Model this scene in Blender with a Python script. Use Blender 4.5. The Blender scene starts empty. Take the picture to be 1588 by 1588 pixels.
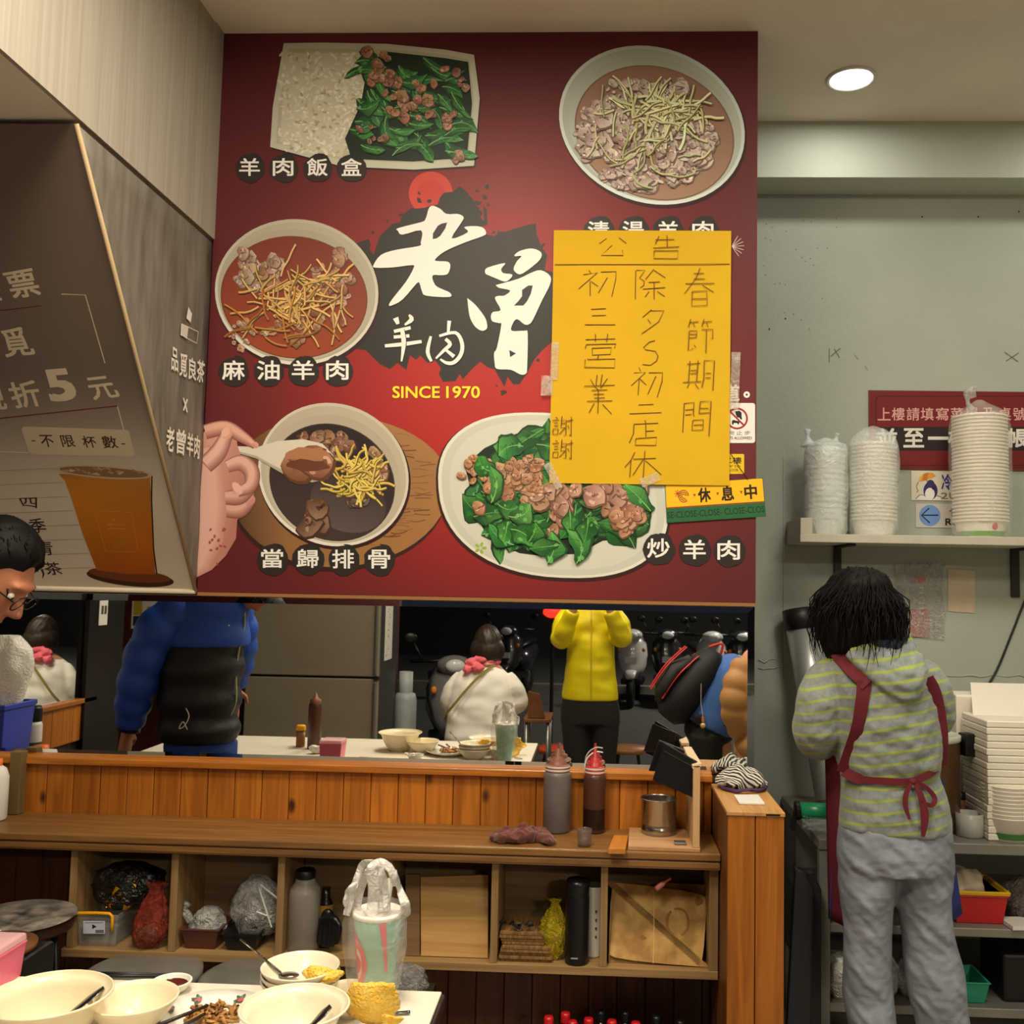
import bpy, bmesh, math, random
import numpy as np
from mathutils import Vector, Matrix, Quaternion, noise as mnoise
random.seed(7)
sc = bpy.context.scene
COL = sc.collection
PI = math.pi
# ---------------------------------------------------------------- camera (calibrated: 1500 px focal length on a 1588 px frame)
CZ = 1.58
FPX, PPX, PPY = 1500.0, 870.0, 794.0
_Y = Vector(((930-PPX)/FPX, -(905-PPY)/FPX, -1.0)).normalized()
_Z = Vector((math.sin(.016), math.cos(.016), 0)); _Z = (_Z-_Y*_Z.dot(_Y)).normalized()
_X = _Y.cross(_Z)
RC = Matrix((_X, _Y, _Z))
cam = bpy.data.cameras.new('camera')
cam.sensor_fit = 'HORIZONTAL'; cam.sensor_width = 36
cam.lens = FPX/1588*36; cam.shift_x = (794-PPX)/1588; cam.shift_y = (PPY-794)/1588
cam.clip_start = .02
co = bpy.data.objects.new('camera', cam); COL.objects.link(co)
co.matrix_world = Matrix.Translation((0, 0, CZ)) @ RC.to_4x4()
sc.camera = co
sc.view_settings.view_transform = 'Standard'; sc.view_settings.look = 'None'
sc.view_settings.gamma = 1; sc.view_settings.use_curve_mapping = False
sc.view_settings.exposure = 0.0
w = bpy.data.worlds.new('night'); sc.world = w; w.use_nodes = True
w.node_tree.nodes['Background'].inputs[0].default_value = (.012, .014, .02, 1)
w.node_tree.nodes['Background'].inputs[1].default_value = 1.0
# room lights: flush ceiling panels and recessed downlights (x, y, size, watts, colour); built as fixtures further down
CEIL = CZ+1.8225
WARM = (1.0, .88, .70); COOL = (1.0, .97, .84)
PANELS = [(-.45, 1.6, .62, 49, WARM), (1.2, 1.9, .62, 23, COOL), (-.75, .15, .62, 42, WARM), (1.15, .15, .62, 16, WARM)]  # rear pair unseen, placed to light the mirrored woman's back
DOWNS = [(.872, 3.383, .075, 3.2, COOL), (2.0, 3.383, .075, 4, COOL)]
def area(name, loc, size, watts, col, shape='SQUARE'):
    L = bpy.data.lights.new(name, 'AREA'); L.shape = shape; L.size = size; L.energy = watts; L.color = col
    o = bpy.data.objects.new(name, L); COL.objects.link(o); o.location = loc
    return o
for (x, y, s, wt, c) in PANELS: area('ceiling_panel_light', (x, y, CEIL-.045), s*.92, wt, c)
for (x, y, s, wt, c) in DOWNS: area('downlight_light', (x, y, CEIL-.012), s*1.7, wt, c, 'DISK')

# ---------------------------------------------------------------- picture point -> point in the room
def ray(px, py): return RC @ Vector(((px-PPX)/FPX, -(py-PPY)/FPX, -1.0))
CAM = Vector((0, 0, CZ))
def P(px, py, Y): d = ray(px, py); return CAM+d*(Y/d.y)
def PZ(px, py, z): d = ray(px, py); return CAM+d*((z-CZ)/d.z)
def PX(px, py, x): d = ray(px, py); return CAM+d*(x/d.x)
def S(px, Y): return px*Y/FPX
def lin(c):
    r = []
    for x in c[:3]:
        x = max(0, x)/255
        r.append(x/12.92 if x <= .04045 else ((x+.055)/1.055)**2.4)
    return tuple(r)+(1,)

# ---------------------------------------------------------------- materials
MATS = {}
def nt(name):
    m = bpy.data.materials.new(name); m.use_nodes = True
    t = m.node_tree; b = t.nodes['Principled BSDF']
    return m, t, b
def N(t, kind, **kw):
    n = t.nodes.new(kind)
    for k, v in kw.items():
        if k.startswith('i_'):
            key = k[2:]
            n.inputs[int(key) if key.isdigit() else key.replace('_', ' ')].default_value = v
        else: setattr(n, k, v)
    return n
def coords(t, stretch=(1, 1, 1), rnd=False):
    tc = N(t, 'ShaderNodeTexCoord'); mp = N(t, 'ShaderNodeMapping')
    mp.inputs['Scale'].default_value = stretch
    t.links.new(tc.outputs['Object'], mp.inputs['Vector'])
    if rnd:
        oi = N(t, 'ShaderNodeObjectInfo'); ml = N(t, 'ShaderNodeMath', operation='MULTIPLY'); ml.inputs[1].default_value = 37.0
        t.links.new(oi.outputs['Random'], ml.inputs[0]); cb = N(t, 'ShaderNodeCombineXYZ')
        for i in range(3): t.links.new(ml.outputs[0], cb.inputs[i])
        t.links.new(cb.outputs[0], mp.inputs['Location'])
    return mp.outputs['Vector']
def M(name, col, rough=.5, metal=0, spec=.5, var=0, vscale=12, bump=0, bscale=120, trans=0, alpha=1, emit=None, coat=0,
      stretch=(1, 1, 1), col2=None, ior=1.45, sheen=0, rvar=0, lo=.3, hi=.7, detail=4):
    if name in MATS: return MATS[name]
    m, t, b = nt(name)
    b.inputs['Base Color'].default_value = lin(col); b.inputs['Roughness'].default_value = rough
    b.inputs['Metallic'].default_value = metal; b.inputs['Specular IOR Level'].default_value = spec
    b.inputs['IOR'].default_value = ior
    b.inputs['Transmission Weight'].default_value = trans; b.inputs['Alpha'].default_value = alpha
    b.inputs['Coat Weight'].default_value = coat; b.inputs['Sheen Weight'].default_value = sheen
    if emit:
        b.inputs['Emission Color'].default_value = lin(emit[0]); b.inputs['Emission Strength'].default_value = emit[1]
    if var or col2 or bump or rvar:
        v = coords(t, stretch, True)
        if var or col2:
            n = N(t, 'ShaderNodeTexNoise'); n.inputs['Scale'].default_value = vscale; n.inputs['Detail'].default_value = detail
            t.links.new(v, n.inputs['Vector'])
            r = N(t, 'ShaderNodeValToRGB'); r.color_ramp.elements[0].position = lo; r.color_ramp.elements[1].position = hi
            c1 = lin(col2) if col2 else tuple(x*(1-var) for x in lin(col)[:3])+(1,)
            c0 = lin(col) if col2 else tuple(min(1, x*(1+var)) for x in lin(col)[:3])+(1,)
            r.color_ramp.elements[0].color = c1; r.color_ramp.elements[1].color = c0
            t.links.new(n.outputs['Fac'], r.inputs['Fac']); t.links.new(r.outputs['Color'], b.inputs['Base Color'])
            if rvar:
                mr = N(t, 'ShaderNodeMapRange'); mr.inputs['To Min'].default_value = rough-rvar; mr.inputs['To Max'].default_value = rough+rvar
                t.links.new(n.outputs['Fac'], mr.inputs['Value']); t.links.new(mr.outputs[0], b.inputs['Roughness'])
        if bump:
            n2 = N(t, 'ShaderNodeTexNoise'); n2.inputs['Scale'].default_value = bscale; n2.inputs['Detail'].default_value = 3
            t.links.new(v, n2.inputs['Vector'])
            bp = N(t, 'ShaderNodeBump'); bp.inputs['Strength'].default_value = bump; bp.inputs['Distance'].default_value = .01
            t.links.new(n2.outputs['Fac'], bp.inputs['Height']); t.links.new(bp.outputs['Normal'], b.inputs['Normal'])
    MATS[name] = m
    return m
def wood(name, c1, c2, axis='Z', rough=.45, knots=True, grain=26, tone=.18, dark=(70, 32, 10), kscale=6.5):
    if name in MATS: return MATS[name]
    m, t, b = nt(name)
    st = {'X': (.05, 1, 1), 'Y': (1, .05, 1), 'Z': (1, 1, .05)}[axis]
    v = coords(t, tuple(s*grain for s in st), True)
    n = N(t, 'ShaderNodeTexNoise'); n.inputs['Scale'].default_value = 1.6; n.inputs['Detail'].default_value = 6; n.inputs['Distortion'].default_value = 1.2
    t.links.new(v, n.inputs['Vector'])
    r = N(t, 'ShaderNodeValToRGB'); r.color_ramp.elements[0].position = .33; r.color_ramp.elements[1].position = .66
    r.color_ramp.elements[0].color = lin(c1); r.color_ramp.elements[1].color = lin(c2)
    t.links.new(n.outputs['Fac'], r.inputs['Fac'])
    out = r.outputs['Color']
    oi = N(t, 'ShaderNodeObjectInfo'); mr = N(t, 'ShaderNodeMapRange'); mr.inputs['To Min'].default_value = 1-tone; mr.inputs['To Max'].default_value = 1+tone
    t.links.new(oi.outputs['Random'], mr.inputs['Value'])
    hs = N(t, 'ShaderNodeHueSaturation'); t.links.new(mr.outputs[0], hs.inputs['Value']); t.links.new(out, hs.inputs['Color']); out = hs.outputs['Color']
    if knots:
        v2 = coords(t, {'X': (.55, 1, 1), 'Y': (1, .55, 1), 'Z': (1, 1, .55)}[axis], True)
        vo = N(t, 'ShaderNodeTexVoronoi'); vo.inputs['Scale'].default_value = kscale; vo.inputs['Randomness'].default_value = 1
        t.links.new(v2, vo.inputs['Vector'])
        kr = N(t, 'ShaderNodeValToRGB'); kr.color_ramp.elements[0].position = .045; kr.color_ramp.elements[1].position = .11
        t.links.new(vo.outputs['Distance'], kr.inputs['Fac'])
        mx = N(t, 'ShaderNodeMix', data_type='RGBA'); t.links.new(kr.outputs['Color'], mx.inputs[0])
        mx.inputs[6].default_value = lin(dark); t.links.new(out, mx.inputs[7]); out = mx.outputs[2]
    t.links.new(out, b.inputs['Base Color']); b.inputs['Roughness'].default_value = rough
    bp = N(t, 'ShaderNodeBump'); bp.inputs['Strength'].default_value = .12; bp.inputs['Distance'].default_value = .004
    t.links.new(n.outputs['Fac'], bp.inputs['Height']); t.links.new(bp.outputs['Normal'], b.inputs['Normal'])
    MATS[name] = m
    return m
def print_mat(name='ink', rough=.5, spec=.35):
    if name in MATS: return MATS[name]
    m, t, b = nt(name)
    a = N(t, 'ShaderNodeAttribute', attribute_name='Col'); t.links.new(a.outputs['Color'], b.inputs['Base Color'])
    b.inputs['Roughness'].default_value = rough; b.inputs['Specular IOR Level'].default_value = spec
    MATS[name] = m
    return m
def film(name, col=(235, 235, 230), lo=.18, hi=.75, scale=9, rough=.22, crumple=.9, spec=.6):
    """thin crinkled plastic film: patchy see-through, glossy"""
    if name in MATS: return MATS[name]
    m, t, b = nt(name)
    b.inputs['Base Color'].default_value = lin(col); b.inputs['Roughness'].default_value = rough; b.inputs['Specular IOR Level'].default_value = spec
    v = coords(t, (1, 1, 1), True)
    n = N(t, 'ShaderNodeTexNoise'); n.inputs['Scale'].default_value = scale; n.inputs['Detail'].default_value = 5; n.inputs['Distortion'].default_value = 1.5
    t.links.new(v, n.inputs['Vector'])
    mr = N(t, 'ShaderNodeMapRange'); mr.inputs['From Min'].default_value = .35; mr.inputs['From Max'].default_value = .68
    mr.inputs['To Min'].default_value = lo; mr.inputs['To Max'].default_value = hi
    t.links.new(n.outputs['Fac'], mr.inputs['Value']); t.links.new(mr.outputs[0], b.inputs['Alpha'])
    n2 = N(t, 'ShaderNodeTexNoise'); n2.inputs['Scale'].default_value = scale*3.2; n2.inputs['Detail'].default_value = 3; n2.inputs['Distortion'].default_value = 2.5
    t.links.new(v, n2.inputs['Vector'])
    bp = N(t, 'ShaderNodeBump'); bp.inputs['Strength'].default_value = crumple; bp.inputs['Distance'].default_value = .02
    t.links.new(n2.outputs['Fac'], bp.inputs['Height']); t.links.new(bp.outputs['Normal'], b.inputs['Normal'])
    MATS[name] = m
    return m

# ---------------------------------------------------------------- geometry
def top_of(o):
    while o.parent: o = o.parent
    return o
def tag(o, label=None, cat=None, group=None, kind=None):
    if label: o['label'] = label
    if cat: o['category'] = cat
    if group: o['group'] = group
    if kind: o['kind'] = kind
    return o
def thing(name, label, cat, loc, group=None):
    o = bpy.data.objects.new(name, None); COL.objects.link(o); o.location = loc; o.empty_display_size = .05
    return tag(o, label, cat, group)
def dup(root, loc, rotz=None, label=None, scale=None):
    r = root.copy(); COL.objects.link(r); r.location = loc
    if rotz is not None: r.rotation_euler = (0, 0, rotz)
    if scale: r.scale = scale
    if label: r['label'] = label
    for ch in list(root.children):
        c = ch.copy(); COL.objects.link(c); c.parent = r
        for g in list(ch.children):
            d = g.copy(); COL.objects.link(d); d.parent = c
    return r
def V(*a): return Vector(a)
class MB:
    def __init__(s): s.v = []; s.f = []; s.fc = []
    def add(s, vs, fs):
        n = len(s.v); s.v += [Vector(p) for p in vs]; s.f += [tuple(i+n for i in f) for f in fs]; return s
    def box(s, x0, x1, y0, y1, z0, z1):
        vs = [(x, y, z) for z in (z0, z1) for y in (y0, y1) for x in (x0, x1)]
        return s.add(vs, [(0, 2, 3, 1), (4, 5, 7, 6), (0, 1, 5, 4), (2, 6, 7, 3), (0, 4, 6, 2), (1, 3, 7, 5)])
    def obox(s, c, size, R=None):
        R = R or Matrix.Identity(3); h = Vector(size)/2
        vs = [Vector(c)+R@Vector((x*h.x, y*h.y, z*h.z)) for z in (-1, 1) for y in (-1, 1) for x in (-1, 1)]
        return s.add(vs, [(0, 2, 3, 1), (4, 5, 7, 6), (0, 1, 5, 4), (2, 6, 7, 3), (0, 4, 6, 2), (1, 3, 7, 5)])
    def loft(s, rings, cap0=True, cap1=True, close=True):
        n = len(rings[0]); vs = [p for r in rings for p in r]; fs = []
        for i in range(len(rings)-1):
            for j in range(n if close else n-1):
                k = (j+1) % n
                fs.append((i*n+j, i*n+k, (i+1)*n+k, (i+1)*n+j))
        if cap0: fs.append(tuple(range(n-1, -1, -1)))
        if cap1: fs.append(tuple((len(rings)-1)*n+j for j in range(n)))
        return s.add(vs, fs)
    def lathe(s, prof, c=(0, 0, 0), segs=32, R=None, sx=1, sy=1, cap0=False, cap1=False, wob=None):
        c = Vector(c); R = R or Matrix.Identity(3); rings = []
        for (r, z) in prof:
            ring = []
            for j in range(segs):
                a = 2*PI*j/segs; k = 1 if not wob else wob(a, z)
                ring.append(c+R@Vector((r*k*sx*math.cos(a), r*k*sy*math.sin(a), z)))
            rings.append(ring)
        return s.loft(rings, cap0, cap1)
    def tube(s, pts, rad, segs=10, cap=True, flat=1.0, up=None):
        pts = [Vector(p) for p in pts]; n = len(pts)
        if not isinstance(rad, (list, tuple)): rad = [rad]*n
        rings = []; prev = None
        for i in range(n):
            t = (pts[min(i+1, n-1)]-pts[max(i-1, 0)])
            t = t.normalized() if t.length > 1e-9 else Vector((0, 0, 1))
            if prev is None:
                a = Vector(up) if up else (Vector((0, 0, 1)) if abs(t.z) < .9 else Vector((1, 0, 0)))
                u = (a-t*a.dot(t)).normalized()
            else:
                u = prev-t*prev.dot(t)
                u = u.normalized() if u.length > 1e-6 else t.orthogonal().normalized()
            prev = u; wv = t.cross(u)
            r = rad[i]; ru, rw = (r if isinstance(r, (tuple, list)) else (r, r*flat))
            rings.append([pts[i]+u*ru*math.cos(2*PI*j/segs)+wv*rw*math.sin(2*PI*j/segs) for j in range(segs)])
        return s.loft(rings, cap, cap)
    def prism(s, poly, ext):
        poly = [Vector(p) for p in poly]; n = len(poly); e = Vector(ext)
        return s.add(poly+[p+e for p in poly], [tuple(range(n)), tuple(range(2*n-1, n-1, -1))]+[(i, i+n, (i+1) % n+n, (i+1) % n) for i in range(n)])
    def grid(s, fn, nu, nv):
        vs = [fn(i/nu, j/nv) for i in range(nu+1) for j in range(nv+1)]
        return s.add(vs, [(i*(nv+1)+j, (i+1)*(nv+1)+j, (i+1)*(nv+1)+j+1, i*(nv+1)+j+1) for i in range(nu) for j in range(nv)])
    def ball(s, c, r, nu=12, nv=16, R=None):
        rx, ry, rz = r if isinstance(r, (tuple, list)) else (r, r, r); R = R or Matrix.Identity(3); c = Vector(c); rings = []
        for i in range(nu+1):
            a = PI*(i/nu*.98+.01)
            rings.append([c+R@Vector((rx*math.sin(a)*math.cos(2*PI*j/nv), ry*math.sin(a)*math.sin(2*PI*j/nv), -rz*math.cos(a))) for j in range(nv)])
        return s.loft(rings)
    def jitter(s, amp, freq, seed=0):
        for p in s.v:
            q = p*freq+Vector((seed*13.1, seed*7.7, seed*3.3))
            p += Vector((mnoise.noise(q), mnoise.noise(q+Vector((31, 0, 7))), mnoise.noise(q+Vector((0, 57, 19)))))*amp
        return s
    def build(s, name, mat, parent=None, smooth=False, bevel=0, solid=0, sub=0, label=None, cat=None, group=None, kind=None, fuse=0, fsm=3, local=None, bseg=2):
        """one mesh object; verts are in room coordinates unless local (=location of the top-level mesh) is given"""
        if fuse: s = fused(s, fuse, fsm)
        loc = None
        if parent is not None: off = Vector((0, 0, 0)) if local else top_of(parent).location
        elif local is not None: off = Vector((0, 0, 0)); loc = local
        else:
            mn = Vector((min(p.x for p in s.v), min(p.y for p in s.v), min(p.z for p in s.v))); mx = Vector((max(p.x for p in s.v), max(p.y for p in s.v), max(p.z for p in s.v)))
            off = Vector(((mn.x+mx.x)/2, (mn.y+mx.y)/2, mn.z)); loc = off
        me = bpy.data.meshes.new(name)
        me.from_pydata([tuple(p-off) for p in s.v], [], s.f); me.update()
        if s.fc:
            ca = me.color_attributes.new('Col', 'FLOAT_COLOR', 'CORNER'); i = 0
            flat = []
            for cs in s.fc:
                for c in cs: flat += c
            ca.data.foreach_set('color', flat)
        else:
            bm = bmesh.new(); bm.from_mesh(me); bmesh.ops.recalc_face_normals(bm, faces=bm.faces); bm.to_mesh(me); bm.free()
        if smooth:
            me.polygons.foreach_set('use_smooth', [True]*len(me.polygons))
        me.materials.append(mat)
        o = bpy.data.objects.new(name, me); COL.objects.link(o)
        if parent is not None: o.parent = parent
        else: o.location = loc
        if solid:
            d = o.modifiers.new('solid', 'SOLIDIFY'); d.thickness = solid; d.offset = 0
        if bevel:
            d = o.modifiers.new('bevel', 'BEVEL'); d.width = bevel; d.segments = bseg; d.limit_method = 'ANGLE'; d.harden_normals = False
        if sub:
            d = o.modifiers.new('sub', 'SUBSURF'); d.levels = sub; d.render_levels = sub
        return tag(o, label, cat, group, kind)
def fused(mb, vox, smooth=3):
    me = bpy.data.meshes.new('tmp'); me.from_pydata([tuple(p) for p in mb.v], [], mb.f); me.update()
    bm = bmesh.new(); bm.from_mesh(me); bmesh.ops.recalc_face_normals(bm, faces=bm.faces); bm.to_mesh(me); bm.free()
    o = bpy.data.objects.new('tmp', me); COL.objects.link(o)
    d = o.modifiers.new('r', 'REMESH'); d.mode = 'VOXEL'; d.voxel_size = vox
    if smooth: d = o.modifiers.new('s', 'SMOOTH'); d.factor = .5; d.iterations = smooth
    dg = bpy.context.evaluated_depsgraph_get(); dg.update()
    e = bpy.data.meshes.new_from_object(o.evaluated_get(dg))
    r = MB(); r.v = [v.co.copy() for v in e.vertices]; r.f = [tuple(p.vertices) for p in e.polygons]
    bpy.data.objects.remove(o); bpy.data.meshes.remove(me); bpy.data.meshes.remove(e)
    return r
def rotz(a): return Matrix.Rotation(a, 3, 'Z')
def rotx(a): return Matrix.Rotation(a, 3, 'X')
def roty(a): return Matrix.Rotation(a, 3, 'Y')
def spline(pts, n=6):
    pts = [Vector(p) for p in pts]; out = []
    for i in range(len(pts)-1):
        p0, p1, p2, p3 = pts[max(i-1, 0)], pts[i], pts[i+1], pts[min(i+2, len(pts)-1)]
        for k in range(n):
            t = k/n; out.append(.5*((2*p1)+(p2-p0)*t+(2*p0-5*p1+4*p2-p3)*t*t+(3*p1-p0-3*p2+p3)*t**3))
    out.append(pts[-1]); return out
def spline1(vals, n=6):
    return [p.x for p in spline([Vector((v, 0, 0)) for v in vals], n)]
def ellring(c, rx, ry, n=28, R=None, e=1.0):
    R = R or Matrix.Identity(3); out = []
    for j in range(n):
        a = 2*PI*j/n; ca, sa = math.cos(a), math.sin(a)
        out.append(Vector(c)+R@Vector((rx*math.copysign(abs(ca)**e, ca), ry*math.copysign(abs(sa)**e, sa), 0)))
    return out

# ---------------------------------------------------------------- flat print: filled shapes in printed colours on one sheet
GL = {}
def glyph(ch, off=0.0):
    if (ch, off) in GL: return GL[(ch, off)]
    c = bpy.data.curves.new('g', 'FONT'); c.body = ch; c.offset = off; c.resolution_u = 3
    o = bpy.data.objects.new('g', c); COL.objects.link(o)
    dg = bpy.context.evaluated_depsgraph_get(); dg.update()
    me = bpy.data.meshes.new_from_object(o.evaluated_get(dg))
    vs = [(v.co.x, v.co.y) for v in me.vertices]; fs = [tuple(p.vertices) for p in me.polygons]
    bpy.data.objects.remove(o); bpy.data.curves.remove(c); bpy.data.meshes.remove(me)
    xs = [a for a, b in vs]; ys = [b for a, b in vs]
    x0, x1, y0, y1 = min(xs), max(xs), min(ys), max(ys)
    GL[(ch, off)] = ([((a-x0)/max(x1-x0, 1e-6), (b-y0)/max(y1-y0, 1e-6)) for a, b in vs], fs, (x1-x0)/max(y1-y0, 1e-6))
    return GL[(ch, off)]
class Print(MB):
    def __init__(s, mapf, eps=3.5e-6, base=.0006):
        MB.__init__(s); s.map = mapf; s.eps = eps; s.h = base
    def _face(s, idx, cols): s.f.append(idx); s.fc.append(cols)
    def poly(s, pts, col, cols=None):
        n = len(s.v); s.h += s.eps
        s.v += [s.map(x, y, s.h) for x, y in pts]
        s._face(tuple(range(n, n+len(pts))), [lin(c) for c in cols] if cols else [lin(col)]*len(pts)); return s
    def ribbon(s, pts, w, col, smooth=4):
        if smooth and len(pts) > 2:
            w = spline1(w, smooth) if isinstance(w, (list, tuple)) else w
            pts = [(p.x, p.y) for p in spline([Vector((a, b, 0)) for a, b in pts], smooth)]
        if not isinstance(w, (list, tuple)): w = [w]*len(pts)
        while len(w) < len(pts): w = list(w)+[w[-1]]
        s.h += s.eps; n = len(s.v); m = len(pts); c = lin(col)
        for i in range(m):
            a, b = pts[max(i-1, 0)], pts[min(i+1, m-1)]; dx, dy = b[0]-a[0], b[1]-a[1]; L = math.hypot(dx, dy) or 1
            nx, ny = -dy/L*w[i]/2, dx/L*w[i]/2
            s.v += [s.map(pts[i][0]+nx, pts[i][1]+ny, s.h), s.map(pts[i][0]-nx, pts[i][1]-ny, s.h)]
        for i in range(m-1): s._face((n+2*i, n+2*i+1, n+2*i+3, n+2*i+2), [c]*4)
        return s
    def ell(s, cx, cy, rx, ry, col, rot=0, n=40, col2=None, wob=0, seed=0):
        pts = []; cols = []
        for j in range(n):
            a = 2*PI*j/n; k = 1+wob*mnoise.noise(Vector((math.cos(a)*2, math.sin(a)*2, seed*5.3)))
            x, y = rx*k*math.cos(a), ry*k*math.sin(a)
            pts.append((cx+x*math.cos(rot)-y*math.sin(rot), cy+x*math.sin(rot)+y*math.cos(rot)))
            if col2: f = .5+.5*math.sin(a); cols.append(tuple(col2[i]*(1-f)+col[i]*f for i in range(3)))
        return s.poly(pts, col, cols or None)
    def text(s, st, x0, y0, x1, y1, col, off=0.0, quad=None):
        """one string of glyphs stretched into the box; quad maps (u,v) in the unit square to the sheet"""
        vs, fs, asp = glyph(st, 0.0); c = lin(col)
        k = off*.9; ku = k/max(asp, .2)          # heavier type: the same strokes set four times, a hair apart
        for du, dv in (((-ku, -k), (ku, -k), (-ku, k), (ku, k)) if off > .004 else ((0, 0),)):
            n = len(s.v); s.h += s.eps
            for (u, v) in vs:
                u2, v2 = u*(1-2*ku)+ku+du, v*(1-2*k)+k+dv
                if quad: a, b = quad(u2, v2)
                else: a, b = x0+u2*(x1-x0), y1+v2*(y0-y1)
                s.v.append(s.map(a, b, s.h))
            for f in fs: s._face(tuple(n+i for i in f), [c]*len(f))
        return s
    def rect(s, x0, y0, x1, y1, col, r=0, n=4):
        if not r: return s.poly([(x0, y0), (x1, y0), (x1, y1), (x0, y1)], col)
        pts = []
        for (cx, cy, a0) in ((x1-r, y0+r, -PI/2), (x1-r, y1-r, 0), (x0+r, y1-r, PI/2), (x0+r, y0+r, PI)):
            for k in range(n+1): a = a0+PI/2*k/n; pts.append((cx+r*math.cos(a), cy+r*math.sin(a)))
        return s.poly(pts, col)
def bil(q):
    """bilinear quad map, q = (top-left, top-right, bottom-right, bottom-left), v up"""
    return lambda u, v: tuple((q[3][i]*(1-u)+q[2][i]*u)*(1-v)+(q[0][i]*(1-u)+q[1][i]*u)*v for i in range(2))
def mixc(a, b, f): return tuple(a[i]*(1-f)+b[i]*f for i in range(3))
def jc(c, k=12):
    d = random.uniform(-k, k); return tuple(max(0, min(255, x+d+random.uniform(-k/3, k/3))) for x in c)
# ================================================================ THE SETTING
D = 3.10                      # back partition with banner and mirror
XL = -2.45; XR = 2.60; YA = 3.872; YF = -1.7
m_ceil = M('ceiling_paint', (236, 226, 210), .8, var=.05, vscale=3)
m_plaster = M('alcove_plaster', (172, 176, 164), .75, var=.06, vscale=2.2, bump=.12, bscale=45)
m_soffit = M('streaked_wallpaper', (170, 163, 150), .7, col2=(154, 146, 133), stretch=(60, 60, 1.2), vscale=1.5)
m_dark = M('black_panel', (22, 20, 19), .3, var=.2)
m_floor = M('floor_tile', (150, 140, 126), .35, var=.12, vscale=4)
m_asph = M('asphalt', (66, 66, 64), .9, var=.2, vscale=18, bump=.4, bscale=160)
m_pine = wood('varnished_pine', (150, 84, 22), (186, 112, 34), 'Z', .38)
m_pine_x = wood('varnished_pine_rail', (150, 84, 22), (190, 116, 36), 'X', .38)
m_pine_y = wood('varnished_pine_side_rail', (150, 84, 22), (190, 116, 36), 'Y', .38)
m_top = wood('brown_worktop', (112, 76, 36), (142, 99, 50), 'X', .42, knots=False, tone=.02)
m_shelf = wood('pale_oak_board', (140, 108, 66), (164, 130, 84), 'X', .5, knots=False, tone=.05)
m_shelf_z = wood('pale_oak_upright', (132, 102, 62), (158, 126, 82), 'Z', .5, knots=False, tone=.05)
m_back = wood('cubby_back_board', (112, 90, 58), (132, 108, 72), 'X', .6, knots=False, tone=.04)
m_mirror = M('mirror_glass', (238, 239, 235), .012, metal=1)
m_steel = M('brushed_steel', (150, 150, 146), .36, metal=.9, var=.1, vscale=6, stretch=(1, 1, 18))
m_black = M('black_plastic', (18, 18, 18), .4)
m_white = M('white_plastic', (224, 222, 214), .4)
ink = print_mat()
inkm = print_mat('matte_ink', .6, .3)

def struct(mb, name, mat, parent=None, **k): return mb.build(name, mat, parent, kind=None if parent else 'structure', **k)
struct(MB().box(-4.2, XR, YF, YA+.1, -.1, 0), 'floor', m_floor)
struct(MB().box(-14, 14, -16, YF, -.3, -.13), 'ground_street', m_asph)
kerb = struct(MB().box(-14, 14, YF-.16, YF, -.13, 0), 'trim_1', M('kerb_stone', (110, 106, 98), .8, var=.12))
struct(MB().box(-4.2, XR, YF, 3.006, CEIL-.006, CEIL+.12), 'ceiling', m_ceil)
struct(MB().box(-4.2, XR, 3.006, YA+.1, CEIL, CEIL+.12), 'ceiling_alcove', m_ceil)
# back partition
xr = P(1172, 500, D).x
zmb = P(500, 1183, D).z          # lower edge of the mirror
zmt = P(700, 931, D).z           # lower edge of the banner board
zcap0 = P(500, 1197, D-.03).z
XP = P(1103, 1230, D).x          # left face of the pine pier
zc = P(800, 1281, D-.015).z      # worktop surface
yc = PZ(800, 1315, zc).y         # worktop front edge
zc0 = P(800, 1339, yc).z         # underside of its edge
wall_back = struct(MB().box(XL, xr, D, YA, 0, CEIL), 'wall_back', M('dark_partition', (60, 36, 26), .7))
PW = .0873; x0 = P(196, 1220, D-.015).x
k0 = math.floor((XL-x0)/PW)+1
def plank_run(z0, z1, parent, mat, y0, y1, xa, xb):
    for k in range(k0-1, 60):
        a, b = max(x0+k*PW, xa), min(x0+(k+1)*PW, xb)
        if b-a < .012: continue
        MB().box(a+.0009, b-.0009, y0, y1, z0, z1).build('plank', mat, parent, bevel=.0022, bseg=1)
plank_run(zc-.02, zcap0, wall_back, m_pine, D-.014, D, XL+.02, XP)
struct(MB().box(XL+.02, XP, D-.034, D, zcap0, zmb), 'capping_rail', m_pine_x, wall_back, bevel=.003)
m_pine_low = wood('dark_pine', (70, 35, 13), (94, 50, 19), 'Z', .5, tone=.12)  # darker pine, used below the worktop
plank_run(.02, zc-.06, wall_back, m_pine_low, D-.012, D, XL+.02, XP)
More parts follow.
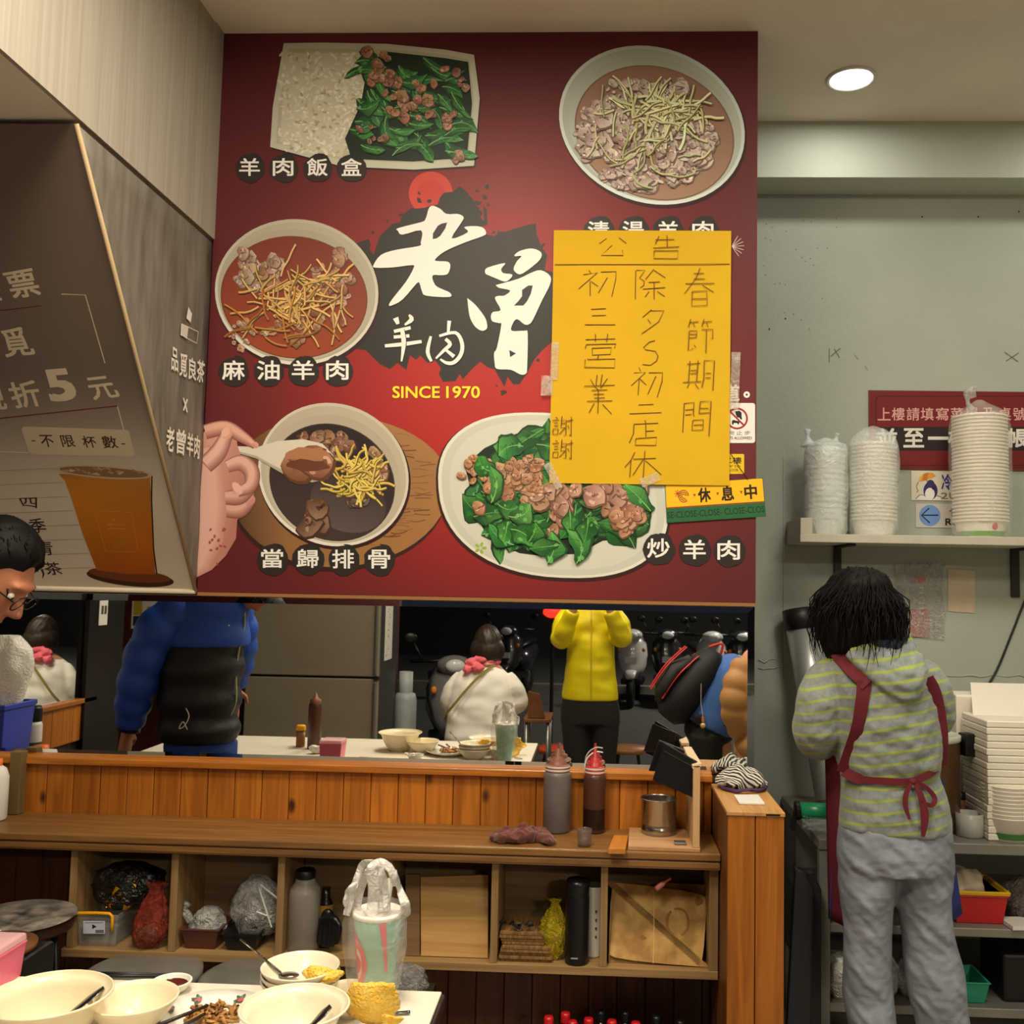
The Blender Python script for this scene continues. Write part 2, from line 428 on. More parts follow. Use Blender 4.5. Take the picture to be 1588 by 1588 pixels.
# the big mirror, with a bevelled border
def mirror(name, parent_label, a, ux, uz, n, wd, ht, bw, dep, label):
    a, ux, uz, n = map(Vector, (a, ux, uz, n)); vs = []
    for (u, v) in ((0, 0), (wd, 0), (wd, ht), (0, ht)): vs.append(a+ux*u+uz*v+n*.004)
    for (u, v) in ((bw, bw), (wd-bw, bw), (wd-bw, ht-bw), (bw, ht-bw)): vs.append(a+ux*u+uz*v+n*(.004+dep))
    for (u, v) in ((0, 0), (wd, 0), (wd, ht), (0, ht)): vs.append(a+ux*u+uz*v)
    t = thing(name, label, 'mirror', a+ux*wd/2)
    g = MB().add(vs[:8], [(4, 5, 6, 7)]); g.build('mirror_glass', m_mirror, t)
    g = MB().add(vs[:8], [(0, 1, 5, 4), (1, 2, 6, 5), (2, 3, 7, 6), (3, 0, 4, 7)]); g.build('angled_border', m_mirror, t)
    g = MB().add(vs, [(8, 9, 1, 0), (9, 10, 2, 1), (10, 11, 3, 2), (11, 8, 0, 3), (8, 11, 10, 9)]); g.build('backing', m_dark, t)
mirror('wall_mirror', '', (XL+.03, D, zmb), (1, 0, 0), (0, 0, 1), (0, -1, 0), xr-XL-.03, zmt-zmb, .022, .0022, 'long frameless mirror between the red menu banner and the pine panelling')
# left wall with its own mirror over pine panelling
wall_left = struct(MB().box(XL-.15, XL, 1.34, YA, 0, CEIL), 'wall_left', M('left_wall_black', (30, 24, 20), .5))
for k in range(17):
    a = 1.55+k*PW; MB().box(XL, XL+.014, a+.001, min(a+PW, D)-.001, zc-.02, zcap0).build('plank', m_pine, wall_left, bevel=.002, bseg=1)
MB().box(XL, XL+.03, 1.55, D-.035, zcap0, zmb).build('capping_rail', m_pine_y, wall_left, bevel=.003)
mirror('wall_mirror', '', (XL, 1.67, zmb), (0, 1, 0), (0, 0, 1), (1, 0, 0), D-.04-1.67, zmt-zmb, .004, .0008, 'narrower mirror on the left side wall above pine panelling')
struct(MB().box(XL-.15, XL+.03, 1.32, 1.66, 0, CEIL-.55), 'wall_post', m_dark)
struct(MB().box(-4.2, XL-.15, 1.34, 1.44, 0, CEIL), 'wall_recess', m_dark)
struct(MB().box(-4.2, -1.53, -1.22, -1.12, 0, CEIL), 'wall_notices', M('dark_red_wall', (66, 18, 16), .6))
# lowered soffit over the left side, white streaked cladding on its flank
XS = P(340, 300, D).x
zs = P(333, 375, D).z
struct(MB().box(XL-.1, XS-.012, .3, D, zs, CEIL), 'ceiling_soffit', m_ceil)
sf = MB().prism([(XS, .3, zs), (XS, D, zs), (XS, D, CEIL), (XS, .3, CEIL)], (-.012, 0, 0))
struct(sf, 'wall_soffit', m_soffit)
# alcove on the right
struct(MB().box(xr-.2, XR, YA, YA+.1, 0, CEIL), 'wall_alcove', m_plaster)
yb = PZ(1380, 188, CEIL).y; zb = P(1380, 275, yb).z
struct(MB().box(xr, XR, yb, YA, zb, CEIL), 'trim_2', M('beam_plaster', (190, 194, 182), .75, var=.05, vscale=3, bump=.1, bscale=40))
struct(MB().box(XR, XR+.1, YF, YA+.1, 0, CEIL), 'wall_right', m_plaster)
# pencil crosses, nail holes and the ragged seam on the alcove wall
mk = Print(lambda x, y, h: P(x, y, YA-h), base=.0015)
for a, b, cc in (((1286, 540), (1286, 562), 0), ((1288, 553), (1303, 540), 0), ((1294, 541), (1302, 555), 0), ((1558, 546), (1579, 561), 0), ((1560, 560), (1580, 547), 0), ((1325, 550), (1331, 557), 1), ((1341, 567), (1346, 574), 1)):
    mk.ribbon([a, b], 1.1, (92, 90, 84) if not cc else (140, 140, 130))
for q in range(26):
    x, y = random.uniform(1180, 1300), random.uniform(330, 520); mk.ell(x, y, .9, .9, (96, 94, 84), n=6)
for x, y in ((1430, 336), (1517, 336), (1580, 328), (1398, 268), (1475, 231), (1218, 494), (1193, 510)): mk.ell(x, y, 1.2, 1.6, (40, 36, 32), n=6)
mk.build('pencil_marks', inkm, bpy.data.objects['wall_alcove'])
sm = MB()
def crack(pts, w=.0035):
    sm.tube([P(x, y+random.uniform(-1.2, 1.2), YA) for x, y in pts], [w*random.uniform(.5, 1.2) for _ in pts], 5)
crack([(1176+i*8, 1036+1.5*math.sin(i)) for i in range(8)]); crack([(1215, 700+i*14) for i in range(26)], .0025)
crack([(1440+i*10, 1049+1.5*math.sin(i*1.7)) for i in range(16)], .004); crack([(1176+i*9, 1024+3*math.sin(i*2)) for i in range(7)], .003)
sm.build('plaster_seam', m_plaster, bpy.data.objects['wall_alcove'], smooth=True)
# ceiling fixtures
m_lamp = M('lamp_diffuser', (255, 244, 222), .5, emit=((255, 238, 205), 3.0))
m_lampd = M('downlight_diffuser', (255, 250, 240), .5, emit=((255, 250, 238), 9.0))
for i, (x, y, s, wt, c) in enumerate(PANELS):
    t = thing('ceiling_panel', ['flat square ceiling light nearest the menu banner', 'flat square ceiling light in front of the alcove', 'unseen flat square ceiling light placed above the photographer to light the mirrored woman', 'unseen flat square ceiling light above the backpack wearer'][i], 'ceiling light', (x, y, CEIL-.006), 'square ceiling lights')
    fr = MB()
    for a, b in ((-1, 0), (1, 0), (0, -1), (0, 1)):
        h = s/2; cx, cy = x+a*h, y+b*h
        fr.box(cx-(.012 if a else h+.012), cx+(.012 if a else h+.012), cy-(.012 if b else h+.012), cy+(.012 if b else h+.012), CEIL-.04, CEIL-.006)
    fr.build('frame', m_white, t); MB().box(x-s/2+.012, x+s/2-.012, y-s/2+.012, y+s/2-.012, CEIL-.03, CEIL-.02).build('diffuser', m_lamp, t)
for i, (x, y, s, wt, c) in enumerate(DOWNS):
    t = thing('downlight', ['round recessed downlight in the alcove ceiling', 'round recessed downlight beyond the right edge of the alcove ceiling'][i], 'ceiling light', (x, y, CEIL), 'recessed downlights')
    MB().lathe([(s+.012, 0), (s+.014, -.004), (s+.004, -.008), (s-.002, -.003), (s-.002, 0)], (x, y, CEIL), 40).build('trim_ring', m_white, t, smooth=True)
    MB().lathe([(.001, -.002), (s-.002, -.002)], (x, y, CEIL), 40).build('diffuser', m_lampd, t)

# ================================================================ MENU BANNER
YB = D-.02
XBL = P(344, 150, D).x+.002
ban = thing('menu_banner', 'large red wall banner picturing five mutton dishes with white calligraphy', 'banner', ((XBL+xr)/2, D, zmt))
MB().box(XBL, xr, YB+.0005, D-.0005, zmt+.012, CEIL-.001).build('board', M('banner_board', (96, 30, 32), .5), ban)
MB().box(XBL, xr, YB+.001, D-.0005, zmt, zmt+.0118).build('lower_edge_strip', M('raw_board_edge', (150, 104, 58), .7), ban)
onb = lambda x, y, h: P(x, y, YB-h)
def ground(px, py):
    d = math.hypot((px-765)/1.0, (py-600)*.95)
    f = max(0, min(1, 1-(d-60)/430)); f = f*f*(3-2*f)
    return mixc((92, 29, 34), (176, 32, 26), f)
bg = Print(onb, base=.0002)
xa, xb_, ya, ybt = 300, 1176, 40, 936
zt_, zb2 = CEIL-.001, zmt+.0118
NG = 34
for i in range(NG+1):
    for j in range(NG+1):
        X = XBL+(xr-XBL)*i/NG; Z = zb2+(zt_-zb2)*j/NG
        bg.v.append(Vector((X, YB-.0003, Z)))
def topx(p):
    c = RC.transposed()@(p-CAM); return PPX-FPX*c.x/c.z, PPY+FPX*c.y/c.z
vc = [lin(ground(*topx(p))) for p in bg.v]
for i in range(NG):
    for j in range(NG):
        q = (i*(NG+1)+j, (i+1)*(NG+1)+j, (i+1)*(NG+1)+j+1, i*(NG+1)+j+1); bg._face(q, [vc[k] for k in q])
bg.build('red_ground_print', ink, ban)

def inside(cx, cy, rx, ry, p=.5):
    a = random.uniform(0, 2*PI); r = random.random()**p
    return cx+rx*r*math.cos(a), cy+ry*r*math.sin(a)
def chunk(pr, x, y, r, base, n=10, wob=.35, hi=1.0):
    sd = random.random()*50; rot = random.uniform(0, PI); e = random.uniform(.55, 1)
    pr.ell(x+r*.08, y+r*.12, r*1.1, r*e*1.1, mixc(base, (40, 24, 16), .5), rot, n, wob=wob, seed=sd)
    pr.ell(x, y, r, r*e, mixc(base, (60, 34, 24), .3), rot, n, wob=wob, seed=sd, col2=mixc(base, (255, 238, 220), .28*hi))
    for q in range(6):
        a, b = inside(x, y, r*.8, r*.7*e)
        pr.ell(a, b, r*random.uniform(.12, .38), r*random.uniform(.08, .2), jc(mixc(base, random.choice(((255, 236, 214), (255, 236, 214), (50, 28, 18))), random.uniform(.0, .5)*hi), 16), random.uniform(0, PI), 7, wob=.5, seed=sd+q)
    pr.ribbon([inside(x, y, r*.7, r*.6*e), inside(x, y, r*.4, r*.4*e), inside(x, y, r*.7, r*.6*e)], max(.8, r*.1), mixc(base, (40, 22, 14), .65), 3)
def leaf(pr, x, y, L, wd, a, base):
    ca, sa = math.cos(a), math.sin(a); top = []; bot = []; b = random.uniform(-.25, .25)
    for k in range(9):
        t = k/8; u = (t-.5)*L; v = wd*math.sin(PI*min(1, t*1.02))**.75*(1+.22*math.sin(9*t+x)); cv = b*L*(1-(2*t-1)**2)
        top.append((u, cv+v)); bot.append((u, cv-v*.8))
    T = lambda p: (x+p[0]*ca-p[1]*sa, y+p[0]*sa+p[1]*ca)
    dk = mixc(base, (6, 30, 12), .6); hl = mixc(base, (170, 225, 120), .35)
    pr.poly([T((u*1.06, v*1.12+1.2)) for u, v in top+bot[::-1]], mixc(base, (6, 24, 10), .62))
    pr.poly([T(p) for p in top+bot[::-1]], base, [mixc(dk, hl, k/8) for k in range(9)]+[mixc(dk, base, k/8) for k in range(8, -1, -1)])
    mid = [T((u, (v+w_)/2)) for (u, v), (_, w_) in zip(top, bot)]
    for q in range(5):
        k = random.randint(1, 6); f_ = random.uniform(.2, .8); u1, v1 = top[k]; u2, v2 = bot[k]
        pr.ell(*T((u1*f_+u2*(1-f_), v1*f_+v2*(1-f_))), L*random.uniform(.05, .14), wd*random.uniform(.10, .22), jc(mixc(base, random.choice(((190, 235, 150), (6, 34, 14), (70, 150, 70))), random.uniform(.15, .5)), 10), a+random.uniform(-.5, .5), 7, wob=.4, seed=x+q)
    pr.ribbon(mid, [1.4, 1.6, 1.4, 1.2, 1, .8, .6, .5, .4][:len(mid)] if L > 25 else .8, mixc(base, (200, 235, 150), .5), 0)
    for k in (2, 3, 5, 6):
        pr.ribbon([mid[k], T(top[min(8, k+1)])], .7, mixc(dk, hl, .7), 0)
        if k % 2: pr.ribbon([mid[k], T(bot[min(8, k+1)])], .7, mixc(dk, base, .2), 0)
def strips(pr, cx, cy, rx, ry, n, L, w0, base, curl=.5):
    for q in range(n):
        x, y = inside(cx, cy, rx, ry, .8); a = random.uniform(0, PI*2); l = L*random.uniform(.5, 1)
        p = [(x, y)]
        for k in range(4):
            a += random.uniform(-curl, curl); p.append((p[-1][0]+l/4*math.cos(a), p[-1][1]+l/4*math.sin(a)))
        c = jc(base, 22); pr.ribbon([(u+.7, v+1.4) for u, v in p], w0*1.25, mixc(base, (70, 50, 20), .75), 3); pr.ribbon(p, w0*random.uniform(.7, 1.2), c, 3)
def bowl_print(pr, cx, cy, rx, ry, rot, rimc, inx, iny, irx, iry, soup, soup2, n=56):
    pr.ell(cx+2, cy+4, rx*1.01, ry*1.015, (50, 18, 20), rot, n)
    pr.ell(cx, cy, rx, ry, mixc(rimc, (255, 255, 250), .55), rot, n, col2=rimc)
    pr.ell(cx, cy, rx*.965, ry*.955, mixc(rimc, (120, 112, 96), .15), rot, n, col2=mixc(rimc, (160, 150, 130), .4))
    pr.ell((cx+inx)/2, (cy+iny)/2, (rx+irx)/2*.985, (ry+iry)/2*.985, rimc, rot, n, col2=mixc(rimc, (150, 138, 118), .5))
    pr.ell(inx, iny, irx*1.02, iry*1.02, mixc(soup, (60, 40, 30), .4), rot, n)
    pr.ell(inx, iny, irx, iry, soup, rot, n, col2=soup2)
# --- lunch box of rice and greens
pr = Print(onb, base=.0009)
bx = [(440, 67), (500, 66), (600, 68), (690, 77), (735, 85), (744, 152), (735, 257), (642, 263), (530, 258), (419, 228), (423, 166)]
pr.poly([(x+2, y+3) for x, y in bx], (50, 22, 24)); pr.poly(bx, (196, 198, 178))
pr.poly([(449, 75), (600, 76), (688, 84), (727, 92), (735, 152), (726, 247), (640, 253), (530, 248), (428, 222), (432, 166)], (186, 182, 156))
pr.poly([(444, 82), (560, 82), (575, 110), (560, 160), (540, 212), (530, 244), (434, 220), (438, 166)], (204, 198, 174))
for q in range(520):
    t = random.random(); x = 432+(t**.8)*140; y = random.uniform(82, 240-max(0, (470-x)*.25))
    pr.ell(x, y, random.uniform(2, 6), random.uniform(1.2, 2.8), jc((222, 217, 196), 12), random.uniform(0, PI), 7, wob=.3, seed=q)
for q in range(70):
    x, y = random.uniform(440, 565), random.uniform(84, 240); pr.ell(x, y, 4, 1.6, jc((186, 172, 132), 12), random.uniform(0, PI), 6)
pr.poly([(570, 100), (600, 80), (690, 90), (726, 96), (732, 160), (724, 244), (640, 250), (545, 246), (535, 215), (560, 160)], (16, 38, 20))
for q in range(60):
    x = random.uniform(555, 722); y = random.uniform(88, 242)
    if x < 590 and 120 < y < 150: continue
    leaf(pr, x, y, random.uniform(26, 56), random.uniform(6, 11), random.uniform(-.4, 1.2), jc((38, 112, 50), 18))
for q in range(15): chunk(pr, random.gauss(590, 14), random.gauss(112, 14), random.uniform(6, 11), jc((150, 96, 72), 14))
for q in range(24): chunk(pr, random.gauss(645, 19), random.gauss(158, 15), random.uniform(6, 11), jc((156, 102, 74), 14))
for q in range(7): chunk(pr, random.gauss(694, 7), random.gauss(180, 9), random.uniform(4, 8), jc((160, 108, 80), 14))
for q in range(5): chunk(pr, random.gauss(716, 4), random.gauss(125, 14), random.uniform(4, 8), jc((130, 84, 66), 14))
for q in range(4): chunk(pr, random.gauss(713, 4), random.gauss(240, 5), random.uniform(5, 8), jc((156, 106, 80), 14))
for q in range(6): chunk(pr, random.gauss(585, 12), random.gauss(208, 9), random.uniform(4, 8), jc((120, 78, 58), 14))
pr.build('lunch_box_print', ink, ban)
# --- clear soup, top right
pr = Print(onb, base=.0009)
bowl_print(pr, 1011, 194, 147, 120, .35, (186, 196, 190), 1015, 206, 124, 100, (166, 130, 104), (140, 104, 86))
for q in range(210):
    x, y = inside(1003, 206, 108, 88, .55)
    if x > 1075 and y < 190: continue
    chunk(pr, x, y, random.uniform(6, 15), jc((190, 168, 156), 16), 11, .45, 1.6)
for q in range(50):
    x, y = inside(1003, 205, 100, 84, .55); pr.ell(x, y, random.uniform(3, 7), random.uniform(1.5, 3), jc((208, 190, 178), 16), random.uniform(0, PI), 7, wob=.6, seed=q)
strips(pr, 1020, 172, 72, 26, 90, 52, 3.2, (216, 216, 166), .35); strips(pr, 1000, 220, 90, 55, 26, 60, 2.4, (196, 196, 146), .5)
pr.build('clear_soup_bowl_print', ink, ban)
# --- black ink splash behind the name
def z3(L): return [(550+x/5.123, 280+y/5.123) for x, y in L]
def z4(L): return [(550+x/5.123, 430+y/5.123) for x, y in L]
INK = (46, 41, 36)
lg = Print(onb, base=.0006)
lg.ell(668, 300, 34, 34, (196, 62, 48)); lg.ell(668, 300, 22, 20, (190, 52, 42))
out = z3([(-60, 560), (30, 490), (110, 465), (130, 505), (118, 545), (150, 590), (185, 480), (200, 440), (300, 345), (360, 330), (375, 285), (400, 255), (450, 220), (500, 222), (560, 215), (600, 200), (660, 190), (672, 150), (680, 130), (710, 95), (780, 90), (835, 45), (880, 80), (912, 118), (940, 150), (955, 190), (990, 215), (1002, 300), (1030, 320), (1020, 200), (1050, 230), (1055, 350), (1010, 365), (1045, 430), (1110, 440), (1150, 408), (1200, 405), (1290, 375), (1350, 360), (1390, 350), (1440, 340), (1445, 420), (1480, 520), (1530, 590), (1510, 710), (1620, 740)])
out += z4([(1620, 480), (1560, 520), (1490, 580), (1430, 650), (1370, 760), (1310, 850), (1260, 850), (1215, 790), (1190, 870), (1150, 800), (1110, 730), (1050, 712), (1000, 670), (940, 720), (860, 810), (835, 770), (800, 825), (700, 830), (670, 770), (685, 720), (640, 660), (580, 680), (520, 620), (490, 655), (440, 620), (410, 735), (340, 680), (280, 730), (200, 690), (90, 580), (-60, 560)])
lg.poly(out, INK)
for x, y, r in ((650.5, 300, 3), (650, 311, 4), (666, 312, 3.5), (622, 333, 3), (600, 343, 2), (578, 361, 4), (740, 296, 3), (755, 290, 4), (742, 315, 6), (752, 305, 5), (745, 330, 4), (757, 318, 3), (780, 609, 5), (770, 598, 2), (834, 558, 3), (766, 360, 3), (775, 361, 4), (842, 380, 4)):
    lg.ell(x, y, r, r*.7, INK, random.uniform(0, PI), 9, wob=.9, seed=x)
lg.build('ink_splash_print', ink, ban)
cal = Print(onb, base=.0016)
WH = (236, 233, 224)
def both(pts, grow=1.2):
    cx = sum(p[0] for p in pts)/len(pts); cy = sum(p[1] for p in pts)/len(pts)
    sp = [(p.x, p.y) for p in spline([Vector((a, b, 0)) for a, b in pts+pts[:1]], 3)][:-1]
    cal.poly([(x+1, y+1.2) for x, y in sp], (28, 24, 20)); cal.poly(sp, WH)
both(z3([(575, 270), (590, 220), (620, 200), (680, 225), (730, 265), (820, 265), (865, 290), (850, 330), (770, 460), (900, 410), (870, 370), (960, 362), (1020, 375), (1045, 415), (1020, 440), (880, 490), (720, 560), (640, 625), (660, 640), (740, 645), (760, 680), (740, 740), (690, 752), (618, 755), (640, 830), (700, 865), (755, 890), (755, 925), (570, 915), (535, 880), (515, 815), (490, 820), (380, 945), (300, 990), (272, 990), (300, 940), (410, 800), (470, 690), (450, 672), (300, 690), (165, 692), (150, 670), (210, 590), (330, 550), (510, 520), (525, 490), (528, 395), (380, 430), (345, 400), (345, 378), (530, 330), (560, 310)]))
cal.poly(z3([(660, 360), (690, 342), (735, 333), (720, 380), (680, 440), (650, 460), (620, 465), (622, 420)]), INK)
both(z3([(1035, 715), (1060, 690), (1195, 655), (1165, 700), (1180, 735), (1250, 745), (1240, 775), (1195, 803), (1130, 780), (1070, 755), (1040, 740)]))
both(z3([(1270, 590), (1310, 560), (1390, 540), (1450, 550), (1485, 580), (1470, 630), (1390, 700), (1315, 745), (1270, 720), (1265, 690), (1290, 640), (1325, 600), (1275, 602)]))
both(z4([(1120, 62), (1300, 12), (1400, -35), (1480, -56), (1555, -8), (1550, 62), (1490, 180), (1420, 330), (1390, 370), (1350, 375), (1290, 332), (1255, 370), (1248, 425), (1350, 425), (1375, 450), (1370, 720), (1360, 765), (1320, 773), (1240, 735), (1130, 728), (1112, 680), (1108, 600), (1130, 560), (1165, 380), (1150, 365), (1095, 350), (1082, 310), (1100, 275), (1160, 260), (1115, 170), (1140, 148), (1190, 145), (1235, 105), (1150, 85)]))
cal.poly(z4([(1330, 100), (1380, 65), (1415, 65), (1400, 130), (1370, 190), (1340, 225), (1265, 225), (1300, 190), (1330, 150)]), INK)
cal.poly(z4([(1228, 578), (1282, 605), (1235, 635)]), INK)
both(z4([(895, 165), (960, 220), (1030, 310), (1052, 370), (1048, 410), (1010, 425), (960, 395), (920, 330), (905, 260)]))
for pts, wd in (([(325, 322), (345, 372)], (9, 5)), ([(432, 298), (452, 335), (398, 378)], (3, 7, 3)), ([(312, 430), (380, 415), (445, 400)], (5, 5.5, 5)), ([(310, 475), (435, 465)], (5, 5)), ([(240, 545), (380, 532), (532, 510)], (5, 6, 5)), ([(375, 410), (390, 520), (372, 668)], (6, 7, 2.5)),
                ([(605, 468), (580, 590), (610, 668)], (4, 6, 4)), ([(752, 345), (742, 450)], (6, 4)), ([(672, 466), (800, 440), (852, 520), (845, 610), (790, 675), (730, 680), (680, 650)], (4, 5, 6, 6, 6, 5, 3)), ([(722, 490), (758, 532), (710, 580), (645, 645)], (5, 6, 5, 3)), ([(722, 575), (790, 630)], (4, 6))):
    q = z4(pts); cal.ribbon([(x+.8, y+1) for x, y in q], [a*1.1 for a in wd], (26, 22, 18)); cal.ribbon(q, list(wd), WH)
cal.build('brush_lettering', ink, ban)
tx = Print(onb, base=.0014)
for wd_, a_, b_ in (('SINCE', 608.6, 682), ('1970', 692, 744.2)):
    tx = Print(onb, base=.0014)
    tx.text(wd_, a_+.7, 599.6, b_+.7, 618.2, (150, 20, 16), .03); tx.text(wd_, a_, 598.8, b_, 617.4, (252, 222, 40), .022)
    tx.build('founding_year_lettering', ink, ban)
# --- sesame oil soup, left
pr = Print(onb, base=.0012)
bowl_print(pr, 460, 453, 127, 113, .12, (178, 172, 150), 456, 461, 112, 93, (150, 66, 34), (116, 48, 34))
for q in range(26):
    x, y = inside(395, 420, 42, 34, .6); chunk(pr, x, y, random.uniform(6, 13), jc((160, 126, 106), 18), 11, .45, 1.2)
for q in range(22):
    x, y = inside(520, 430, 34, 44, .6); chunk(pr, x, y, random.uniform(5, 11), jc((158, 112, 84), 18), 11, .45)
for q in range(26):
    x, y = inside(455, 470, 90, 64, .6); chunk(pr, x, y, random.uniform(5, 11), jc((150, 92, 58), 20), 11, .45)
for q in range(14):
    x, y = inside(385, 520, 30, 22, .6); chunk(pr, x, y, random.uniform(3, 7), jc((170, 130, 100), 18), 9, .45)
strips(pr, 465, 460, 72, 42, 90, 56, 2.4, (206, 164, 96), .3); strips(pr, 450, 510, 70, 24, 14, 70, 2.4, (176, 112, 50), .3)
pr.build('sesame_oil_soup_bowl_print', ink, ban)
# --- wooden board, bowl of angelica ribs, hand with spoon
pr = Print(onb, base=.0010)
bd = []
for k in range(48):
    a = 2*PI*k/48; bd.append((515+182*math.cos(a)*(1 if math.cos(a) > 0 else .88), 752+108*math.sin(a)*(1.18 if math.sin(a) > 0 else 1)))
pr.poly([(x-2, y+7) for x, y in bd], (52, 26, 20)); pr.poly(bd, (142, 98, 54), [mixc((60, 40, 30), (158, 112, 64), max(0, min(1, (x-330)/140))) for x, y in bd])
for q in range(70):
    y = random.uniform(668, 850); t = math.sqrt(max(0, 1-((y-752)/112)**2)); a, b = 515+20*t, 515+178*t
    xx = random.uniform(a, b-30); pr.ribbon([(xx, y), (xx+12, y+random.uniform(-2, 2)), (xx+25, y+random.uniform(-3, 3))], random.uniform(.6, 2), jc((120, 78, 40), 16), 3)
bowl_print(pr, 517, 736, 119, 109, .5, (196, 186, 164), 515, 748, 98, 87, (66, 52, 48), (34, 24, 22))
pr.ell(540, 780, 60, 45, (92, 78, 76), .3, 30, col2=(52, 40, 38))
for q in range(9): chunk(pr, random.gauss(530, 26), random.gauss(685, 8), random.uniform(8, 14), jc((120, 76, 48), 14))
for q in range(8): chunk(pr, random.gauss(582, 12), random.gauss(722, 14), random.uniform(8, 13), jc((156, 112, 76), 16))
for x, y, r in ((488, 797, 24), (492, 806, 22), (480, 815, 20), (494, 788, 16)): chunk(pr, x, y, r, jc((104, 66, 40), 12))
for q in range(5): chunk(pr, random.gauss(560, 10), random.gauss(775, 8), 9, (62, 42, 30))
strips(pr, 552, 735, 28, 30, 90, 46, 2.8, (218, 190, 90), .7)
pr.poly([(352, 684), (366, 692), (400, 693), (430, 684), (470, 681), (500, 688), (517, 706), (520, 726), (508, 743), (484, 748), (450, 741), (425, 727), (398, 711), (360, 700)], (176, 168, 148))
pr.poly([(352, 684), (366, 692), (400, 693), (430, 684), (470, 681), (500, 688), (515, 704), (517, 722), (504, 738), (484, 742), (452, 735), (425, 722), (398, 707), (360, 697)], (214, 206, 188))
for x, y, r in ((474, 714, 34), (462, 722, 26), (490, 718, 26)): chunk(pr, x, y, r, jc((150, 92, 58), 8), 12, .25)
pr.ell(476, 704, 34, 10, (172, 116, 80), -.05, 20, wob=.3); pr.ell(478, 722, 34, 9, (104, 58, 36), .05, 20, wob=.3)
# hand: palm, thumb, index, three curled fingers with nails
SK = (208, 152, 134)
def fing(pts, wd, c, nail=None):
    for k in range(9):
        f = k/8; cc = mixc(mixc(c, (92, 44, 38), .62), mixc(c, (250, 214, 198), .35), f**.8)
        pr.ribbon([(x-f*1.2, y+1.8*(1-f)-wd[i]*.14*f) for i, (x, y) in enumerate(pts)], [a*(1.06-.72*f) for a in wd], cc, 5)
    (x0_, y0_), (x1_, y1_) = pts[-2], pts[-1]; pr.ell(x1_, y1_, wd[-1]*.55, wd[-1]*.48, mixc(c, (150, 70, 60), .12), math.atan2(y1_-y0_, x1_-x0_), 14, col2=mixc(c, (250, 214, 198), .25))
    if nail: pr.ell(*nail[:4], (232, 176, 160), nail[4], 14)
pr.poly([(305, 678), (330, 660), (352, 655), (366, 668), (368, 690), (378, 720), (392, 745), (394, 770), (384, 794), (368, 806), (366, 835), (350, 862), (328, 884), (300, 898)], SK, [mixc(SK, (140, 76, 66), t_) for t_ in (.1, 0, 0, .1, .25, .35, .45, .5, .5, .5, .45, .4, .3, .2)])
for k in range(8): f = k/7; pr.poly([(305, 700-4*f), (325-4*f, 690+6*f), (346-14*f, 720+4*f), (352-16*f, 780), (346-14*f, 840-6*f), (324-10*f, 884-10*f), (300, 898-8*f)], mixc(mixc(SK, (140, 76, 66), .2), (236, 196, 180), f*.55))
fing([(352, 790), (372, 790), (388, 776)], (20, 22, 16), mixc(SK, (150, 70, 60), .2))
fing([(350, 770), (372, 768), (391, 752)], (20, 24, 16), mixc(SK, (150, 70, 60), .12))
fing([(352, 722), (374, 716), (390, 730), (388, 752), (368, 762)], (18, 24, 24, 20, 14), SK, (368, 757, 11, 6, .9))
fing([(318, 668), (350, 662), (376, 676), (396, 690)], (22, 22, 18, 10), mixc(SK, (220, 90, 80), .15), None)
fing([(318, 720), (338, 700), (352, 672)], (26, 26, 18), mixc(SK, (240, 190, 170), .2), (350, 670, 8, 6, -.9))
for q in range(12):
    x, y = inside(338, 840, 14, 40); pr.ell(x, y, 3, 2, (150, 84, 74), random.uniform(0, 3), 7, wob=.5, seed=q)
pr.build('angelica_ribs_bowl_print', ink, ban)
# --- plate of stir-fried greens
pr = Print(onb, base=.0012)
def plate(k, col, dy=0):
    pts = []
    for q in range(60):
        a = 2*PI*q/60; c, s = math.cos(a), math.sin(a); e = .86
        pts.append((858+178*k*math.copysign(abs(c)**e, c)+s*14*k, 768+128*k*math.copysign(abs(s)**e, s)+dy+c*10*k))
    pr.poly(pts, col)
plate(1.02, (52, 20, 20), 3); plate(1.0, (222, 220, 204)); plate(.97, (198, 198, 182)); plate(.9, (206, 206, 190))
for cx, cy in ((745, 850),):
    for q in range(5): a = q*2*PI/5; pr.ell(cx+6*math.cos(a), cy+6*math.sin(a), 4, 2.4, (150, 176, 70), a, 10)
pr.ell(862, 768, 140, 96, (18, 34, 18), .12, 30, wob=.25, seed=3)
for q in range(95):
    x, y = inside(862, 768, 138, 92, .5); leaf(pr, x, y, random.uniform(34, 78), random.uniform(11, 22), random.uniform(0, PI*2), jc((34, 112, 40), 24))
for q in range(60): chunk(pr, random.gauss(800, 34), random.gauss(738, 17), random.uniform(5, 12), jc((172, 116, 78), 18))
for q in range(18): chunk(pr, random.gauss(862, 16), random.gauss(776, 18), random.uniform(9, 18), jc((164, 112, 84), 14), 12)
for q in range(16): chunk(pr, random.gauss(930, 24), random.gauss(765, 12), random.uniform(9, 18), jc((166, 116, 90), 14), 12)
for q in range(10): chunk(pr, random.gauss(972, 12), random.gauss(812, 10), random.uniform(8, 15), jc((178, 120, 84), 14), 12)
for q in range(8): chunk(pr, random.gauss(745, 12), random.gauss(740, 12), random.uniform(4, 9), jc((190, 130, 80), 14))
for q in range(24):
    x, y = inside(862, 768, 132, 88, .35)
    if 690 < y < 780 and 770 < x < 960: continue
    leaf(pr, x, y, random.uniform(30, 60), random.uniform(10, 18), random.uniform(0, PI*2), jc((44, 130, 46), 22))
pr.build('stir_fried_greens_plate_print', ink, ban)
